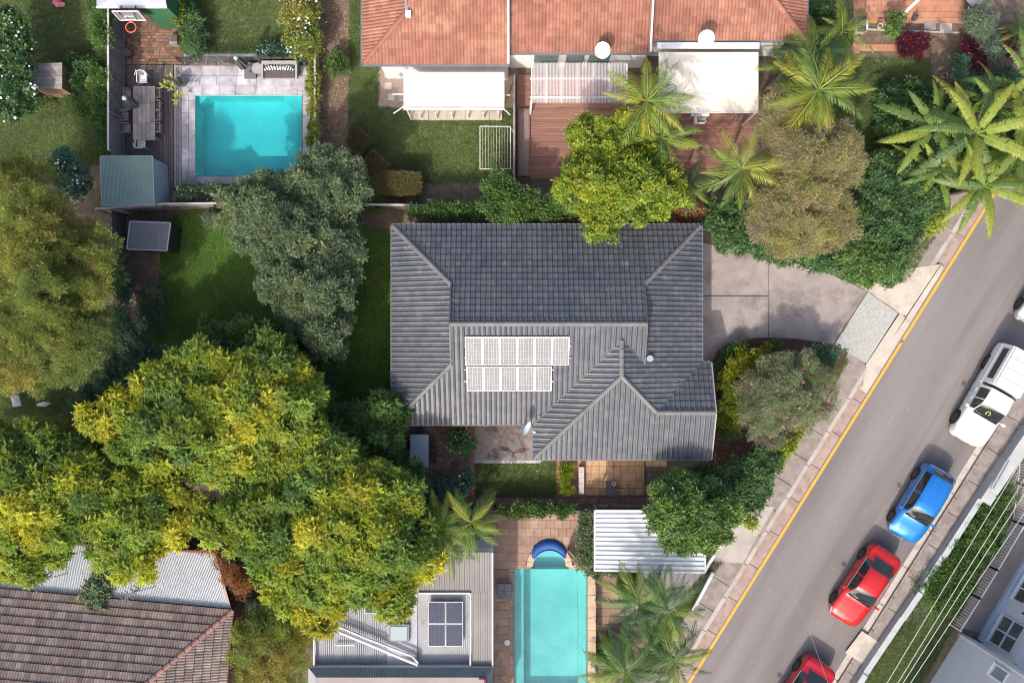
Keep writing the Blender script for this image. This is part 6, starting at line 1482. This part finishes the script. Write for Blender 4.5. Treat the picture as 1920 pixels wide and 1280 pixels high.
# canopy: tapering box
bot = [(xa,-.95),(xa,.95),(xb_,.95),(xb_,-.95)]; top = [(xa-.03,-.78),(xa-.03,.78),(xb_+.06,.78),(xb_+.06,-.78)]
v = [(x,y,1.0) for x,y in bot]+[(x,y,1.78) for x,y in top]+[(x*1,y*.88,1.84) for x,y in top]
MB().add(v, [(0,1,5,4),(1,2,6,5),(2,3,7,6),(3,0,4,7),(4,5,9,8),(5,6,10,9),(6,7,11,10),(7,4,8,11),(8,9,10,11)]).obj('canopy', WHT, t_, M=M)
MB().box(xb_, xa, -.96, .96, .55, 1.0).obj('tray_side', WHT, t_, M=M)
for s in (-1, 1):
    def side(x, z): y = .95-(z-1.0)/.78*.17; return (x, s*(y+.008), z)
    a = [side(xa-.25,1.2), side(xb_+.25,1.2), side(xb_+.25,1.6), side(xa-.25,1.6)]
    MB().add(a, [(0,1,2,3) if s > 0 else (3,2,1,0)]).obj('canopy_window', CGL, t_, M=M)
for x in (xa-.5, xa-1.05, xa-1.6): MB().bar((x,-.72,1.855),(x,.72,1.855),.03,.03).obj('roof_bar', M_('grey_bar', (.4,.4,.42), None), t_, M=M)
for y in (-.7, .7): MB().bar((xa-.05,y,1.85),(xb_+.1,y,1.85),.03,.03).obj('roof_bar', MATS['grey_bar'], t_, M=M)
MB().bar((xa+.04,-.9,1.0),(xa+.04,.9,1.0),.05,.6).obj('cab_gap', CDK, t_, M=M)
q = M_('green_ring', (.4,.55,.1), None); c0 = Vector((-(.318-.5)*L+.02,-.1,1.0+.50))
MB().tube([c0+Vector((math.cos(a)*.09,math.sin(a)*.11,-math.cos(a)*.055)) for a in np.linspace(.6,5.9,14)], .022, 5).obj('dashboard_ring', q, t_, M=M)

# ================================================================== VEGETATION
# --- big feathery canopy, lower left
g = 'feathery trees of the lower left'
DN = 15
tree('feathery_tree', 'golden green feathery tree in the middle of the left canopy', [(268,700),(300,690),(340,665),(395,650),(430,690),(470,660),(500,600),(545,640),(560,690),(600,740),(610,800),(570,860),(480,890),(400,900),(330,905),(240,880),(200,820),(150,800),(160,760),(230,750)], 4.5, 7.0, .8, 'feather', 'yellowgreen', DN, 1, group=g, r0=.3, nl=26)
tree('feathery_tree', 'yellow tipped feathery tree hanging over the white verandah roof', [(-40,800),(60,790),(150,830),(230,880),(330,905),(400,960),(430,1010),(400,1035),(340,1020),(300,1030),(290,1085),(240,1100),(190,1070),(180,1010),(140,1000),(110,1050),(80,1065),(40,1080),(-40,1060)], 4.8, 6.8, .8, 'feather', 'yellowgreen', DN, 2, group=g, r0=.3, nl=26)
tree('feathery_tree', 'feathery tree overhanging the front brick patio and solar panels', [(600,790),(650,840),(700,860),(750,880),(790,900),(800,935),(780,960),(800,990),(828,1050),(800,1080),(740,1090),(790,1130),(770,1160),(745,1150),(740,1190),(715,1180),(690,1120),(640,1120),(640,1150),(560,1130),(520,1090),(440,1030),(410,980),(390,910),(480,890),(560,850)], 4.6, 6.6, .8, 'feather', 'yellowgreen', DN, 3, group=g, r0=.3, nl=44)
tree('feathery_tree', 'low feathery branch group reaching over the corrugated roof with duct', [(440,1030),(520,1080),(570,1120),(640,1140),(640,1170),(600,1185),(560,1160),(520,1130),(470,1080)], 3.9, 5.0, .7, 'feather', 'yellowgreen', DN, 33, group=g, r0=.15, nl=8)
tree('feathery_tree', 'shaded green feathery tree below the bright green lawn', [(345,625),(380,610),(430,605),(470,585),(530,620),(560,660),(580,700),(540,740),(470,760),(400,750),(350,700)], 3.2, 4.2, .8, 'feather', 'midgreen', 13, 4, group=g, r0=.15)
tree('feathery_tree', 'dark green feathery tree touching the corner of the grey roof', [(590,720),(640,770),(680,760),(715,745),(748,752),(752,780),(740,830),(755,870),(700,870),(640,850),(600,820),(560,760)], 2.6, 3.4, .8, 'feather', 'midgreen', 13, 5, group=g, r0=.15)
tree('feathery_tree', 'green feathery sapling between patio table and leafy canopy', [(720,870),(760,860),(790,880),(800,915),(780,930),(740,925),(715,900)], 2.0, 2.8, .6, 'feather', 'midgreen', 13, 6, group=g, r0=.08, nl=6)
# --- olive tree, left
tree('olive_tree', 'large olive yellow tree filling the upper left edge', [(-60,300),(30,290),(90,320),(125,370),(125,430),(190,400),(205,440),(208,520),(200,600),(190,660),(150,700),(90,720),(30,722),(-60,722)], 5.0, 8.0, 1.05, 'fine', 'olive', 42, 7, r0=.35, nl=30)
tree('olive_tree', 'lower yellow green tree behind the white sheets at left', [(-60,790),(0,785),(60,785),(120,775),(170,790),(150,850),(60,870),(-60,880)], 1.6, 2.6, .6, 'fine', 'olive', 40, 77, r0=.2)
tree('shade_shrub', 'dark green shaded shrubs beneath the olive tree edge', [(205,590),(245,590),(300,630),(345,660),(320,720),(270,740),(200,790),(130,810),(140,740),(200,680)], 1.4, 2.6, .6, 'small', 'bluegreen', 40, 8, cat='shrub', r0=.1)
tree('shade_shrub', 'dark blue green bushes at the fence beside the olive tree', [(205,480),(235,520),(240,590),(210,600),(200,540)], 1.2, 1.6, .5, 'small', 'bluegreen', 40, 9, cat='shrub', r0=.06, nl=5)
# --- dense grey-green tree
tree('dense_tree', 'dense grey green tree between stone pool and grey roofed house', [(412,395),(425,355),(465,335),(520,325),(570,335),(620,380),(668,410),(672,470),(662,540),(650,610),(640,660),(600,670),(545,620),(492,540),(480,490),(440,450)], 3.2, 5.4, .7, 'small', 'greygreen', 58, 10, r0=.25, nl=24)
tree('dense_tree', 'rounded grey green tree at the corner of the rectangular pool', [(570,300),(610,278),(650,290),(685,320),(690,365),(660,400),(610,400),(570,370),(560,330)], 3.6, 4.8, .75, 'small', 'greygreen', 58, 11, r0=.2)
tree('dense_tree', 'dark green shrub mass under the dense grey green tree', [(540,590),(648,600),(640,660),(628,720),(612,770),(570,720),(530,680),(520,630)], 1.6, 2.6, .6, 'small', 'darkgreen', 45, 12, cat='shrub', r0=.08)
shrub('rusty_shrub', 'rust brown shrub beside the dark side fence', blob(560,685,32,30,seed=3), 1.5, 2.4, 'small', 'rust', 42, 13)
# --- green tree north of the house
tree('bright_tree', 'bright lime green tree reaching over the top edge of the grey roof', [(1092,222),(1105,212),(1135,218),(1150,245),(1140,215),(1180,210),(1195,235),(1225,260),(1245,300),(1275,330),(1300,370),(1260,400),(1215,420),(1170,410),(1152,430),(1145,455),(1110,458),(1095,430),(1098,400),(1060,385),(1030,355),(1045,325),(1070,300),(1085,270),(1070,250)], 4.0, 6.6, .48, 'round', 'bright', 40, 14, r0=.2, nl=36, sub=.2, gap=1.12)
# --- brown-olive tree and dark mass at right
tree('blossom_tree', 'brownish olive tree beside the cream canopy and banana grove', [(1430,240),(1445,190),(1490,165),(1520,195),(1530,235),(1590,225),(1612,280),(1605,330),(1570,355),(1600,380),(1607,425),(1560,460),(1500,478),(1450,468),(1408,430),(1405,385),(1445,350),(1430,300)], 3.8, 5.8, .62, 'fine', 'brownolive', 52, 15, r0=.2, nl=24)
tree('dark_thicket', 'leafy green bushes at the roof corner end of the driveway hedge', [(1315,395),(1345,380),(1410,390),(1440,420),(1500,440),(1540,480),(1530,502),(1480,492),(1400,474),(1335,458),(1318,430)], 1.3, 2.4, .55, 'round', 'darkgreen', 46, 116, r0=.1, nl=12, cat='thicket')
tree('dark_thicket', 'glossy dark green thicket above the concrete driveway', [(1500,440),(1600,430),(1615,370),(1600,290),(1650,280),(1710,310),(1770,365),(1740,420),(1705,480),(1676,526),(1630,530),(1560,510),(1500,490)], 1.6, 2.8, .62, 'round', 'darkgreen', 48, 16, r0=.15, nl=26, cat='thicket')
tree('dark_thicket', 'mid green shrubs with yellow patches at the driveway corner', [(1560,470),(1620,450),(1680,470),(1690,495),(1672,526),(1630,529),(1580,512)], 2.2, 3.0, .5, 'round', 'midgreen', 46, 17, cat='thicket', r0=.08)
shrub('rusty_shrub', 'orange brown shrub beside the lime tree and dark gap', blob(1290,398,32,18,seed=4), 1.6, 2.3, 'small', 'rust', 40, 18)
shrub('hosta', 'yellow green foliage patch at right of the thicket', blob(1742,408,30,30,seed=6), .8, 1.6, 'round', 'bright', 30, 19)
# --- round tree at the corner, hedge along the footpath
tree('round_tree', 'rounded glossy green tree over the white carport roof', [(1232,925),(1245,898),(1280,890),(1330,900),(1365,930),(1385,975),(1365,1010),(1350,1030),(1310,1045),(1270,1035),(1240,1000),(1222,978),(1214,950)], 3.4, 5.2, .7, 'round', 'midgreen', 58, 20, r0=.18, nl=20)
tree('leafy_hedge', 'lime green bushy shrub between round tree and letterbox post', [(1365,950),(1400,955),(1420,975),(1405,990),(1375,985)], 1.6, 2.2, .45, 'round', 'bright', 40, 21, cat='shrub', r0=.05, nl=5)
tree('leafy_hedge', 'broad green hedge along the left footpath below the garden bed', [(1290,885),(1340,880),(1400,855),(1440,825),(1480,830),(1480,850),(1455,890),(1430,935),(1400,960),(1350,960),(1300,920)], 1.2, 2.0, .5, 'round', 'darkgreen', 44, 22, cat='hedge', r0=.08)
tree('leafy_hedge', 'bright leafy edge of the hedge nearest the footpath', [(1470,810),(1505,790),(1490,830),(1455,890),(1430,950),(1412,950),(1440,890)], .8, 1.5, .4, 'round', 'bright', 34, 23, cat='hedge', r0=.04, nl=6)
# --- garden bed by the driveway
shrub('clipped_shrub', 'yellow green clipped shrub band curving inside the garden bed', [(1350,690),(1370,670),(1395,655),(1430,650),(1455,655),(1450,680),(1410,690),(1385,710),(1380,760),(1385,790),(1360,810),(1345,800),(1350,740)], .7, 1.1, 'small', 'limey', 45, 24)
shrub('clipped_shrub', 'low dark green edging hedge along the curve of the driveway', [(1336,690),(1350,665),(1375,648),(1405,640),(1410,650),(1380,662),(1358,680),(1345,710),(1336,710)], .4, .7, 'small', 'darkgreen', 40, 25, lr=.25)
shrub('flowering_shrub', 'large grey green shrub with pink flowers in the garden bed', [(1390,720),(1420,690),(1460,670),(1510,665),(1550,690),(1565,730),(1550,770),(1510,810),(1465,825),(1420,820),(1400,780),(1385,750)], 1.5, 3.0, 'fine', 'pinkgrey', 60, 26, lr=.6, flowers=(70, .06, M_('pink_petal', (.5,.12,.22), None)))
shrub('dark_shrub', 'small dark purple green shrub at the footpath end of the bed', blob(1545,665,32,20,seed=8), .8, 1.3, 'small', 'bluegreen', 40, 27)
shrub('bright_shrub', 'small bright green shrub at the top of the garden bed', blob(1462,648,16,13,seed=9), .5, .9, 'small', 'midgreen', 40, 28)
shrub('bed_shrub', 'low green shrub beside the bare soil near the roof corner', blob(1365,795,22,30,seed=10), .5, .9, 'small', 'midgreen', 40, 29)
structure(prism_img('garden_bed', [(1337,712),(1337,690),(1350,662),(1380,643),(1420,634),(1490,636),(1535,642),(1590,660),(1560,735),(1470,860),(1400,880),(1290,880),(1335,860)], .01, -.1, M_('bark_mulch', (.13,.065,.045), (.07,.035,.03), 14, .95, .04, 50)))
o = MB(); P = [(1345,712),(1352,690),(1368,672),(1392,658),(1404,655)]
for i in range(4): o.bar(W(*P[i],.12), W(*P[i+1],.12), .12, .2)
tag(o.obj('garden_border', M_('border_stone', (.3,.26,.22), (.38,.33,.28), 4, .85)), 'curved grey stone border inside the garden bed hedge', 'border')
# --- hedges
shrub('hedge', 'low dark green hedge along the house side path', [(768,386),(900,386),(908,390),(908,408),(800,409),(768,406)], 1.6, 1.9, 'small', 'midgreen', 46, 30, lr=.28, cat='hedge')
shrub('hedge', 'taller leafy green hedge behind the grey roofed house', [(905,340),(930,322),(960,345),(975,365),(1040,370),(1100,385),(1100,410),(1000,414),(908,410)], 2.2, 2.7, 'small', 'midgreen', 46, 31, lr=.45, cat='hedge')
shrub('hedge', 'thin clipped light green hedge along the top of the lap pool paving', [(930,947),(1080,947),(1082,958),(1075,965),(930,965)], .9, 1.1, 'small', 'midgreen', 60, 32, lr=.22, cat='hedge')
shrub('hedge', 'dense ivy hedge between lap pool paving and carport', [(1086,955),(1113,955),(1114,1066),(1094,1066),(1085,1050)], .9, 1.3, 'small', 'greygreen', 55, 34, lr=.3, cat='hedge')
shrub('hedge', 'narrow ivy strip under the lower carport edge', [(1095,1062),(1200,1066),(1200,1074),(1112,1074)], .4, .6, 'small', 'greygreen', 50, 35, lr=.16, cat='hedge')
shrub('hedge', 'small bright green box hedge in the brick edged front bed', [(1052,870),(1070,868),(1073,926),(1054,928)], .4, .7, 'needle', 'bright', 34, 36, lr=.25, cat='hedge')
shrub('hedge', 'climbing hedge along the outside of the tall grey fence', [(176,0),(201,0),(202,290),(180,292),(170,200),(176,100)], 1.3, 1.9, 'small', 'midgreen', 40, 37, lr=.4, cat='hedge')
shrub('hedge', 'narrow green creeper strip along the right of the rectangular pool', [(582,110),(594,110),(594,275),(582,280)], .5, .9, 'small', 'limey', 45, 38, lr=.18, cat='hedge')
def clipped(label, P, h, pal, seed):
    b = W(sum(p[0] for p in P)/len(P), sum(p[1] for p in P)/len(P)); t = thing('topiary', label, 'topiary', (b.x,b.y,0)); rs = np.random.RandomState(seed)
    n = 900; xs = [p[0] for p in P]; ys = [p[1] for p in P]; X = rs.uniform(min(xs),max(xs),n*3); Y = rs.uniform(min(ys),max(ys),n*3); k = inpoly(X,Y,P); X = X[k]; Y = Y[k]
    C = np.array([W(x,y,h) for x,y in zip(X,Y)]); C[:,2] = h+rs.uniform(-.05,.0,len(C)); N_ = np.tile([0.,0,1],(len(C),1))+rs.normal(size=(len(C),3))*.3
    S = []; 
    for i in range(len(P)):
        a = np.array(W(*P[i],h)); c = np.array(W(*P[(i+1)%len(P)],h)); m = int(np.linalg.norm(a-c)*h*80); u = rs.uniform(0,1,(m,1)); q = a+(c-a)*u; q[:,2] = rs.uniform(.05,h,m); S.append(q)
    S = np.concatenate(S); cc_ = C.mean(axis=0); NS = S-cc_; NS[:,2] = .2; C = np.concatenate([C,S]); N_ = np.concatenate([N_,NS]); N_ /= np.linalg.norm(N_,axis=1,keepdims=True)
    foliage_mesh('foliage', C, N_, rs.uniform(.5,.75,len(C)), mixpal(pal,len(C),rs), 'small', rs, t)
    MB().tube([(b.x,b.y,-.03),(b.x,b.y,h*.7)], .05, 6).obj('stem', BARK, t)
clipped('upper diamond shaped clipped shrub at the lawn corner', [(659,230),(690,258),(672,288),(652,270)], 1.1, 'hedgebrown', 39)
clipped('lower diamond shaped clipped shrub at the lawn corner', [(700,283),(729,308),(712,332),(682,322),(680,305)], 1.1, 'hedgebrown', 40)
clipped('long brownish clipped box hedge behind the dense tree', [(718,322),(786,325),(788,362),(700,362),(696,335)], 1.2, 'hedgebrown', 41)
# --- flowering bushes
WF = M_('white_petal', (.75,.75,.72), None)
shrub('camellia', 'big dark bush dotted with white flowers at the left edge', [(-40,20),(20,20),(50,50),(62,90),(55,130),(70,170),(50,220),(-40,230)], 2.0, 3.6, 'round', 'darkgreen', 40, 42, lr=.7, flowers=(240, .07, WF))
shrub('camellia', 'dark blue green bush with white flowers beside the olive tree', [(85,290),(120,282),(155,305),(160,345),(150,385),(125,360),(100,330)], 1.4, 2.4, 'round', 'bluegreen', 36, 43, lr=.45, flowers=(150, .055, WF))
shrub('camellia', 'rounded bush with white flowers on the brick patio', blob(863,824,26,26,seed=12), .9, 1.6, 'round', 'darkgreen', 44, 44, lr=.35, flowers=(90, .05, WF))
shrub('camellia', 'small dark bush with white flowers beside the brick edging', blob(868,903,20,24,seed=13), .7, 1.1, 'round', 'bluegreen', 44, 45, lr=.3, flowers=(70, .045, WF))
shrub('flowering_shrub', 'pale flowering shrub at the right end of the square lawn', [(530,-10),(598,-10),(598,100),(575,112),(535,95),(545,60),(525,30)], 1.0, 1.9, 'small', 'olive', 36, 46, lr=.4, flowers=(200, .05, M_('cream_petal', (.72,.7,.55), None)))
shrub('flowering_shrub', 'low row of white dotted shrubs above the glass pool fence', [(480,88),(560,86),(575,110),(490,106)], .4, .8, 'small', 'bluegreen', 36, 47, lr=.25, flowers=(60, .04, WF))
shrub('strappy_plants', 'dark green strappy plants right of the brick court', [(345,20),(372,0),(378,60),(385,95),(345,100),(338,60)], .5, .9, 'strap', 'darkgreen', 26, 48, lr=.35)
shrub('ball_shrub', 'yellow green ball shrub beside the green house wall', blob(330,22,17,20,seed=14), .8, 1.3, 'round', 'limey', 40, 49, lr=.3)
shrub('pool_shrub', 'left pale flowered shrub below the rectangular pool', blob(350,364,24,16,seed=15), .6, 1.0, 'small', 'greygreen', 42, 50, lr=.3, flowers=(50,.045,M_('cream_petal')if False else MATS['cream_petal']))
shrub('pool_shrub', 'right pale flowered shrub below the rectangular pool', blob(403,360,24,16,seed=16), .6, 1.0, 'small', 'greygreen', 42, 51, lr=.3, flowers=(60,.045,MATS['cream_petal']))
shrub('raised_bed_plants', 'grey green leafy vegetable bed on the bright lawn', [(262,538),(298,538),(301,622),(264,624)], .4, .6, 'small', 'greygreen', 34, 52, lr=.22, cat='garden bed', flowers=(40,.04,M_('dull_petal', (.35,.35,.33), None)))
structure(prism_img('raised_bed', [(262,540),(302,541),(303,626),(264,624)], .3, -.05, M_('bed_sleeper', (.16,.15,.15), None, rough=.9)))
shrub('cubby_shrub', 'dark green shrubs to the right of the cubby house', [(120,110),(150,100),(180,120),(180,180),(170,200),(140,190),(135,150)], .7, 1.4, 'small', 'darkgreen', 34, 53, lr=.4)
shrub('cubby_shrub', 'yellow green weeds below the cubby house corner', [(120,175),(180,185),(185,230),(160,240),(125,205)], .3, .8, 'fine', 'midgreen', 30, 54, lr=.3)
shrub('cubby_shrub', 'low mixed plants along the stones left of the cubby', [(0,190),(70,180),(100,190),(60,205),(0,220)], .3, .6, 'small', 'midgreen', 26, 55, lr=.25)
shrub('mound_plant', 'round green shrub on the brown mulch path', blob(632,120,22,22,seed=17), .5, .9, 'small', 'midgreen', 40, 56, lr=.3)
shrub('vine', 'ivy clump growing over the edge of the white verandah roof', [(150,1108),(165,1100),(188,1072),(200,1085),(205,1130),(190,1145),(165,1140)], 3.0, 3.3, 'round', 'greygreen', 60, 57, lr=.22)
tree('bottom_tree', 'soft green tree between brown tiled roof and corrugated roof', [(440,1170),(470,1140),(520,1130),(560,1150),(585,1180),(580,1240),(590,1300),(470,1300),(440,1250),(425,1205)], 2.4, 3.6, .7, 'fine', 'olive', 48, 58, r0=.12)
shrub('dead_foliage', 'rusty brown foliage hanging at the verandah roof corner', [(380,1025),(400,1020),(420,1050),(450,1070),(485,1085),(480,1110),(450,1115),(420,1085),(400,1060)], 2.6, 3.4, 'fine', 'rust', 50, 59, lr=.4)
shrub('patio_plants', 'mixed grey green plants below the patio table', [(800,905),(850,900),(870,925),(860,945),(800,945),(790,925)], .4, .9, 'strap', 'bluegreen', 22, 60, lr=.3)
shrub('strappy_plants', 'bright strappy grass clump below the carport', [(1165,1075),(1188,1075),(1186,1125),(1166,1115)], .3, .6, 'strap', 'midgreen', 40, 61, lr=.25)
shrub('fence_plant', 'small bush in the gap beside the rear fence corner', blob(706,383,18,12,seed=18), .6, 1.2, 'small', 'midgreen', 36, 62, lr=.3)
shrub('yucca', 'spiky yucca rosette on the shed lawn edge', blob(400,408,16,12,seed=19), .3, .6, 'strap', 'greygreen', 24, 63, lr=.3)
# --- NE garden
shrub('leafy_pot_plant', 'leafy green potted shrub below the white arm', blob(1674,45,17,21,seed=20), .6, 1.1, 'round', 'midgreen', 44, 64, lr=.3)
shrub('maroon_shrub', 'maroon leaved shrub below the leafy pot plant', [(1680,72),(1735,66),(1740,100),(1700,108),(1680,92)], .3, .7, 'small', 'maroon', 40, 65, lr=.25)
shrub('maroon_shrub', 'larger maroon leaved shrub left of the agave', [(1800,80),(1830,76),(1845,100),(1845,140),(1825,150),(1802,125)], .5, 1.0, 'small', 'maroon', 40, 66, lr=.3)
shrub('maroon_shrub', 'dark maroon foliage right of the agave', [(1870,70),(1895,55),(1905,100),(1885,110)], .5, 1.0, 'small', 'maroon', 36, 67, lr=.3)
shrub('spiky_plant', 'grey green spiky leaved plant above the agave', blob(1836,44,30,30,seed=21), .6, 1.3, 'needle', 'agave', 26, 68, lr=.4)
shrub('agave', 'blue green agave rosette in a dark urn', blob(1857,92,20,18,seed=22), .6, .9, 'strap', 'agave', 40, 69, lr=.3)
shrub('garden_plants', 'dark leafy plants behind the banana leaves', [(1785,110),(1805,105),(1830,150),(1900,130),(1900,190),(1840,180),(1800,165)], .5, 1.2, 'strap', 'bluegreen', 22, 70, lr=.45)
shrub('garden_plants', 'deep green shrubs left of the terracotta patio', [(1515,0),(1590,0),(1598,60),(1590,120),(1540,140),(1515,90)], .8, 1.6, 'small', 'darkgreen', 30, 71, lr=.5)
shrub('ground_cover', 'low green ground cover behind the low white wall', [(1832,960),(1890,895),(1905,900),(1880,1000),(1850,1050),(1815,1105),(1783,1160),(1755,1145),(1722,1118),(1716,1108),(1760,1060),(1800,1000)], .25, .5, 'small', 'midgreen', 30, 72, lr=.3, cat='ground cover')
shrub('garden_plants', 'shaded plants along the left of the lower palms', [(1150,1185),(1175,1180),(1180,1230),(1120,1260),(1110,1230)], .4, .9, 'strap', 'darkgreen', 22, 73, lr=.35)
# --- palms
palm('tall palm with bright fronds between pergola and cream canopy', 1212, 190, 5.6, 20, 1.0, 80, 'palm', 1)
palm('yellowing palm just below the tall one and above the lime tree', 1240, 258, 4.8, 19, .85, 81, 'palm', 1)
palm('palm with orange centre beside the black square parasol', 1390, 316, 4.9, 15, 1.05, 82, 'palm')
palm('small palm in the shade left of the orange centred palm', 1290, 345, 3.4, 13, .75, 83, 'palmdark', 1)
palm('large arching palm between terrace corner and banana grove', 1535, 168, 5.4, 20, 1.2, 84, 'palm', 1)
palm('dark palm hugging the right end of the orange roof', 1530, 95, 3.6, 14, .95, 85, 'palmdark')
palm('slender palm above the olive brown tree crown', 1475, 130, 3.2, 12, .8, 86, 'palmdark')
palm('palm with drooping fronds at the right of the olive brown tree', 1580, 60, 3.2, 12, .8, 87, 'palm')
g = None
palm('left palm of the group above the bottom roof', 822, 988, 4.3, 19, .85, 88, 'palm')
palm('right palm of the group above the bottom roof', 884, 978, 4.2, 18, .85, 89, 'palm', 1)
palm('dark palm tucked between canopy and bottom roof', 842, 1030, 3.5, 12, .75, 90, 'palmdark', 1)
palm('upper left palm of the cluster by the street', 1198, 1130, 4.4, 20, .95, 91, 'palmdark', 2)
palm('upper right palm of the cluster by the street', 1250, 1140, 4.6, 20, .92, 92, 'palmdark', 2)
palm('central palm of the cluster by the street', 1222, 1195, 3.9, 18, .9, 93, 'palmdark', 1)
palm('lower left yellow tipped palm beside the lap pool end', 1172, 1258, 4.8, 20, 1.05, 94, 'palmdark', 1)
palm('lower right palm of the cluster reaching over the yellow line', 1262, 1236, 4.4, 19, .95, 95, 'palmdark', 1)
# --- banana grove
shrub('under_shrub', 'dark leafy undergrowth beneath the banana grove', [(1640,170),(1700,150),(1780,190),(1900,180),(1960,240),(1960,330),(1880,350),(1800,370),(1740,350),(1660,290)], .5, 1.3, 'round', 'darkgreen', 26, 110, lr=.5)
BN = [('largest banana plant in the middle of the grove', 1830, 250, 4.4, 15, 1.2, 96), ('banana plant hanging over the road and footpath', 1845, 350, 4.2, 13, 1.0, 97), ('left banana plant with leaves over the mossy lawn', 1750, 240, 3.4, 13, 1.0, 98),
 ('banana plant at the right edge of the grove', 1910, 290, 3.8, 13, 1.15, 99), ('ragged yellowing banana plant above the property corner', 1758, 322, 2.8, 10, .85, 100), ('banana plant at the upper right corner of the garden', 1925, 165, 3.4, 11, 1.0, 101),
 ('small banana plant in front of the maroon shrub', 1865, 200, 3.6, 10, .9, 102), ('low banana sucker at the foot of the large plant', 1800, 300, 2.4, 9, .75, 105)]
for lb, x, y, z, n, s, sd in BN: palm(lb, x, y, z, n, s, sd, 'banana', name='banana_plant', cat='banana plant', tr=.15)
palm('grass tree at the top right corner above the banana grove', 1915, 55, 1.6, 18, .5, 103, 'palmdark', name='spiky_palm', cat='palm')
# --- fallen leaves and litter
def litter(label, P, n, seed, z, cols, size=.035):
    rs = np.random.RandomState(seed); xs = [p[0] for p in P]; ys = [p[1] for p in P]; X = rs.uniform(min(xs),max(xs),n); Y = rs.uniform(min(ys),max(ys),n); k = inpoly(X,Y,P); mb = MB()
    for x, y in zip(X[k], Y[k]):
        c = W(x, y, max(0, z)); a = rs.uniform(0,6.28); s = size*rs.uniform(.5,1.5); t = s*.55; m = rs.randint(len(cols)); ca, sa = math.cos(a), math.sin(a)
        mb.add([(c.x-ca*s, c.y-sa*s, z+.004), (c.x+sa*t, c.y-ca*t, z+.012), (c.x+ca*s, c.y+sa*s, z+.005), (c.x-sa*t, c.y+ca*t, z+.014)], [(0,1,2,3)], m)
    o = mb.obj('fallen_leaves', cols, None); tag(o, label, 'leaf litter', kind='stuff')
LC = [M_('dry_leaf_brown', (.2,.11,.06), None), M_('dry_leaf_tan', (.4,.3,.17), None), M_('dry_leaf_yellow', (.45,.36,.08), None), M_('pale_petal', (.6,.57,.52), None)]
def strip(o0, o1, y0, y1): return [(xl(y0,o0),y0),(xl(y0,o1),y0),(xl(y1,o1),y1),(xl(y1,o0),y1)]
litter('leaf litter caught on the flat grey roof tray and duct', [(592,1170),(880,1120),(880,1246),(592,1246)], 260, 414, 2.99, LC[:2], .03)
litter('fallen leaves lying in the left gutter and kerb', strip(-34,-6,300,1280), 700, 401, -.11, LC[:3])
litter('fallen leaves scattered over the left footpath', strip(-72,-32,420,1280), 420, 402, .0, LC)
litter('leaf specks scattered over the street asphalt', strip(4,222,380,1280), 420, 403, -.125, LC, .025)
litter('leaf litter in the right gutter beside the cars', strip(222,250,560,1280), 420, 404, -.11, LC[:3])
litter('specks and leaves on the right footpath', strip(245,308,600,1280), 500, 405, .0, LC)
litter('fallen leaves on the concrete driveway', [(1320,460),(1440,480),(1600,535),(1560,640),(1440,630),(1360,640),(1320,680)], 300, 406, .033, LC, .025)
litter('fallen leaves on the brick patio and terrace', [(752,798),(1200,798),(1240,935),(752,940)], 420, 407, .05, LC, .03)
litter('leaf litter on the brick court and deck', [(236,30),(345,30),(340,345),(236,345)], 420, 408, .07, LC, .025)
litter('leaves on the tan paving round the lap pool', [(926,962),(1085,962),(1085,1060),(960,1062),(955,1280),(926,1280)], 260, 409, .04, LC, .025)
litter('leaves scattered on the red brown deck', [(970,200),(1400,215),(1400,336),(970,336)], 260, 410, .103, LC, .03)
litter('bark litter on the garden bed soil', [(1350,800),(1470,830),(1400,880),(1290,880)], 700, 411, .015, LC[:2], .04)
litter('leaf and bark litter on the brown mulch path', [(600,0),(655,0),(650,260),(600,260)], 900, 412, .002, [MATS['dry_leaf_tan'], MATS['dry_leaf_brown'], M_('mulch_chip', (.26,.18,.13), None)], .045)
litter('clover flowers and fallen leaves on the top left lawn', [(60,0),(180,0),(180,300),(20,260)], 200, 413, .05, [MATS['pale_petal'], MATS['dry_leaf_yellow']], .03)
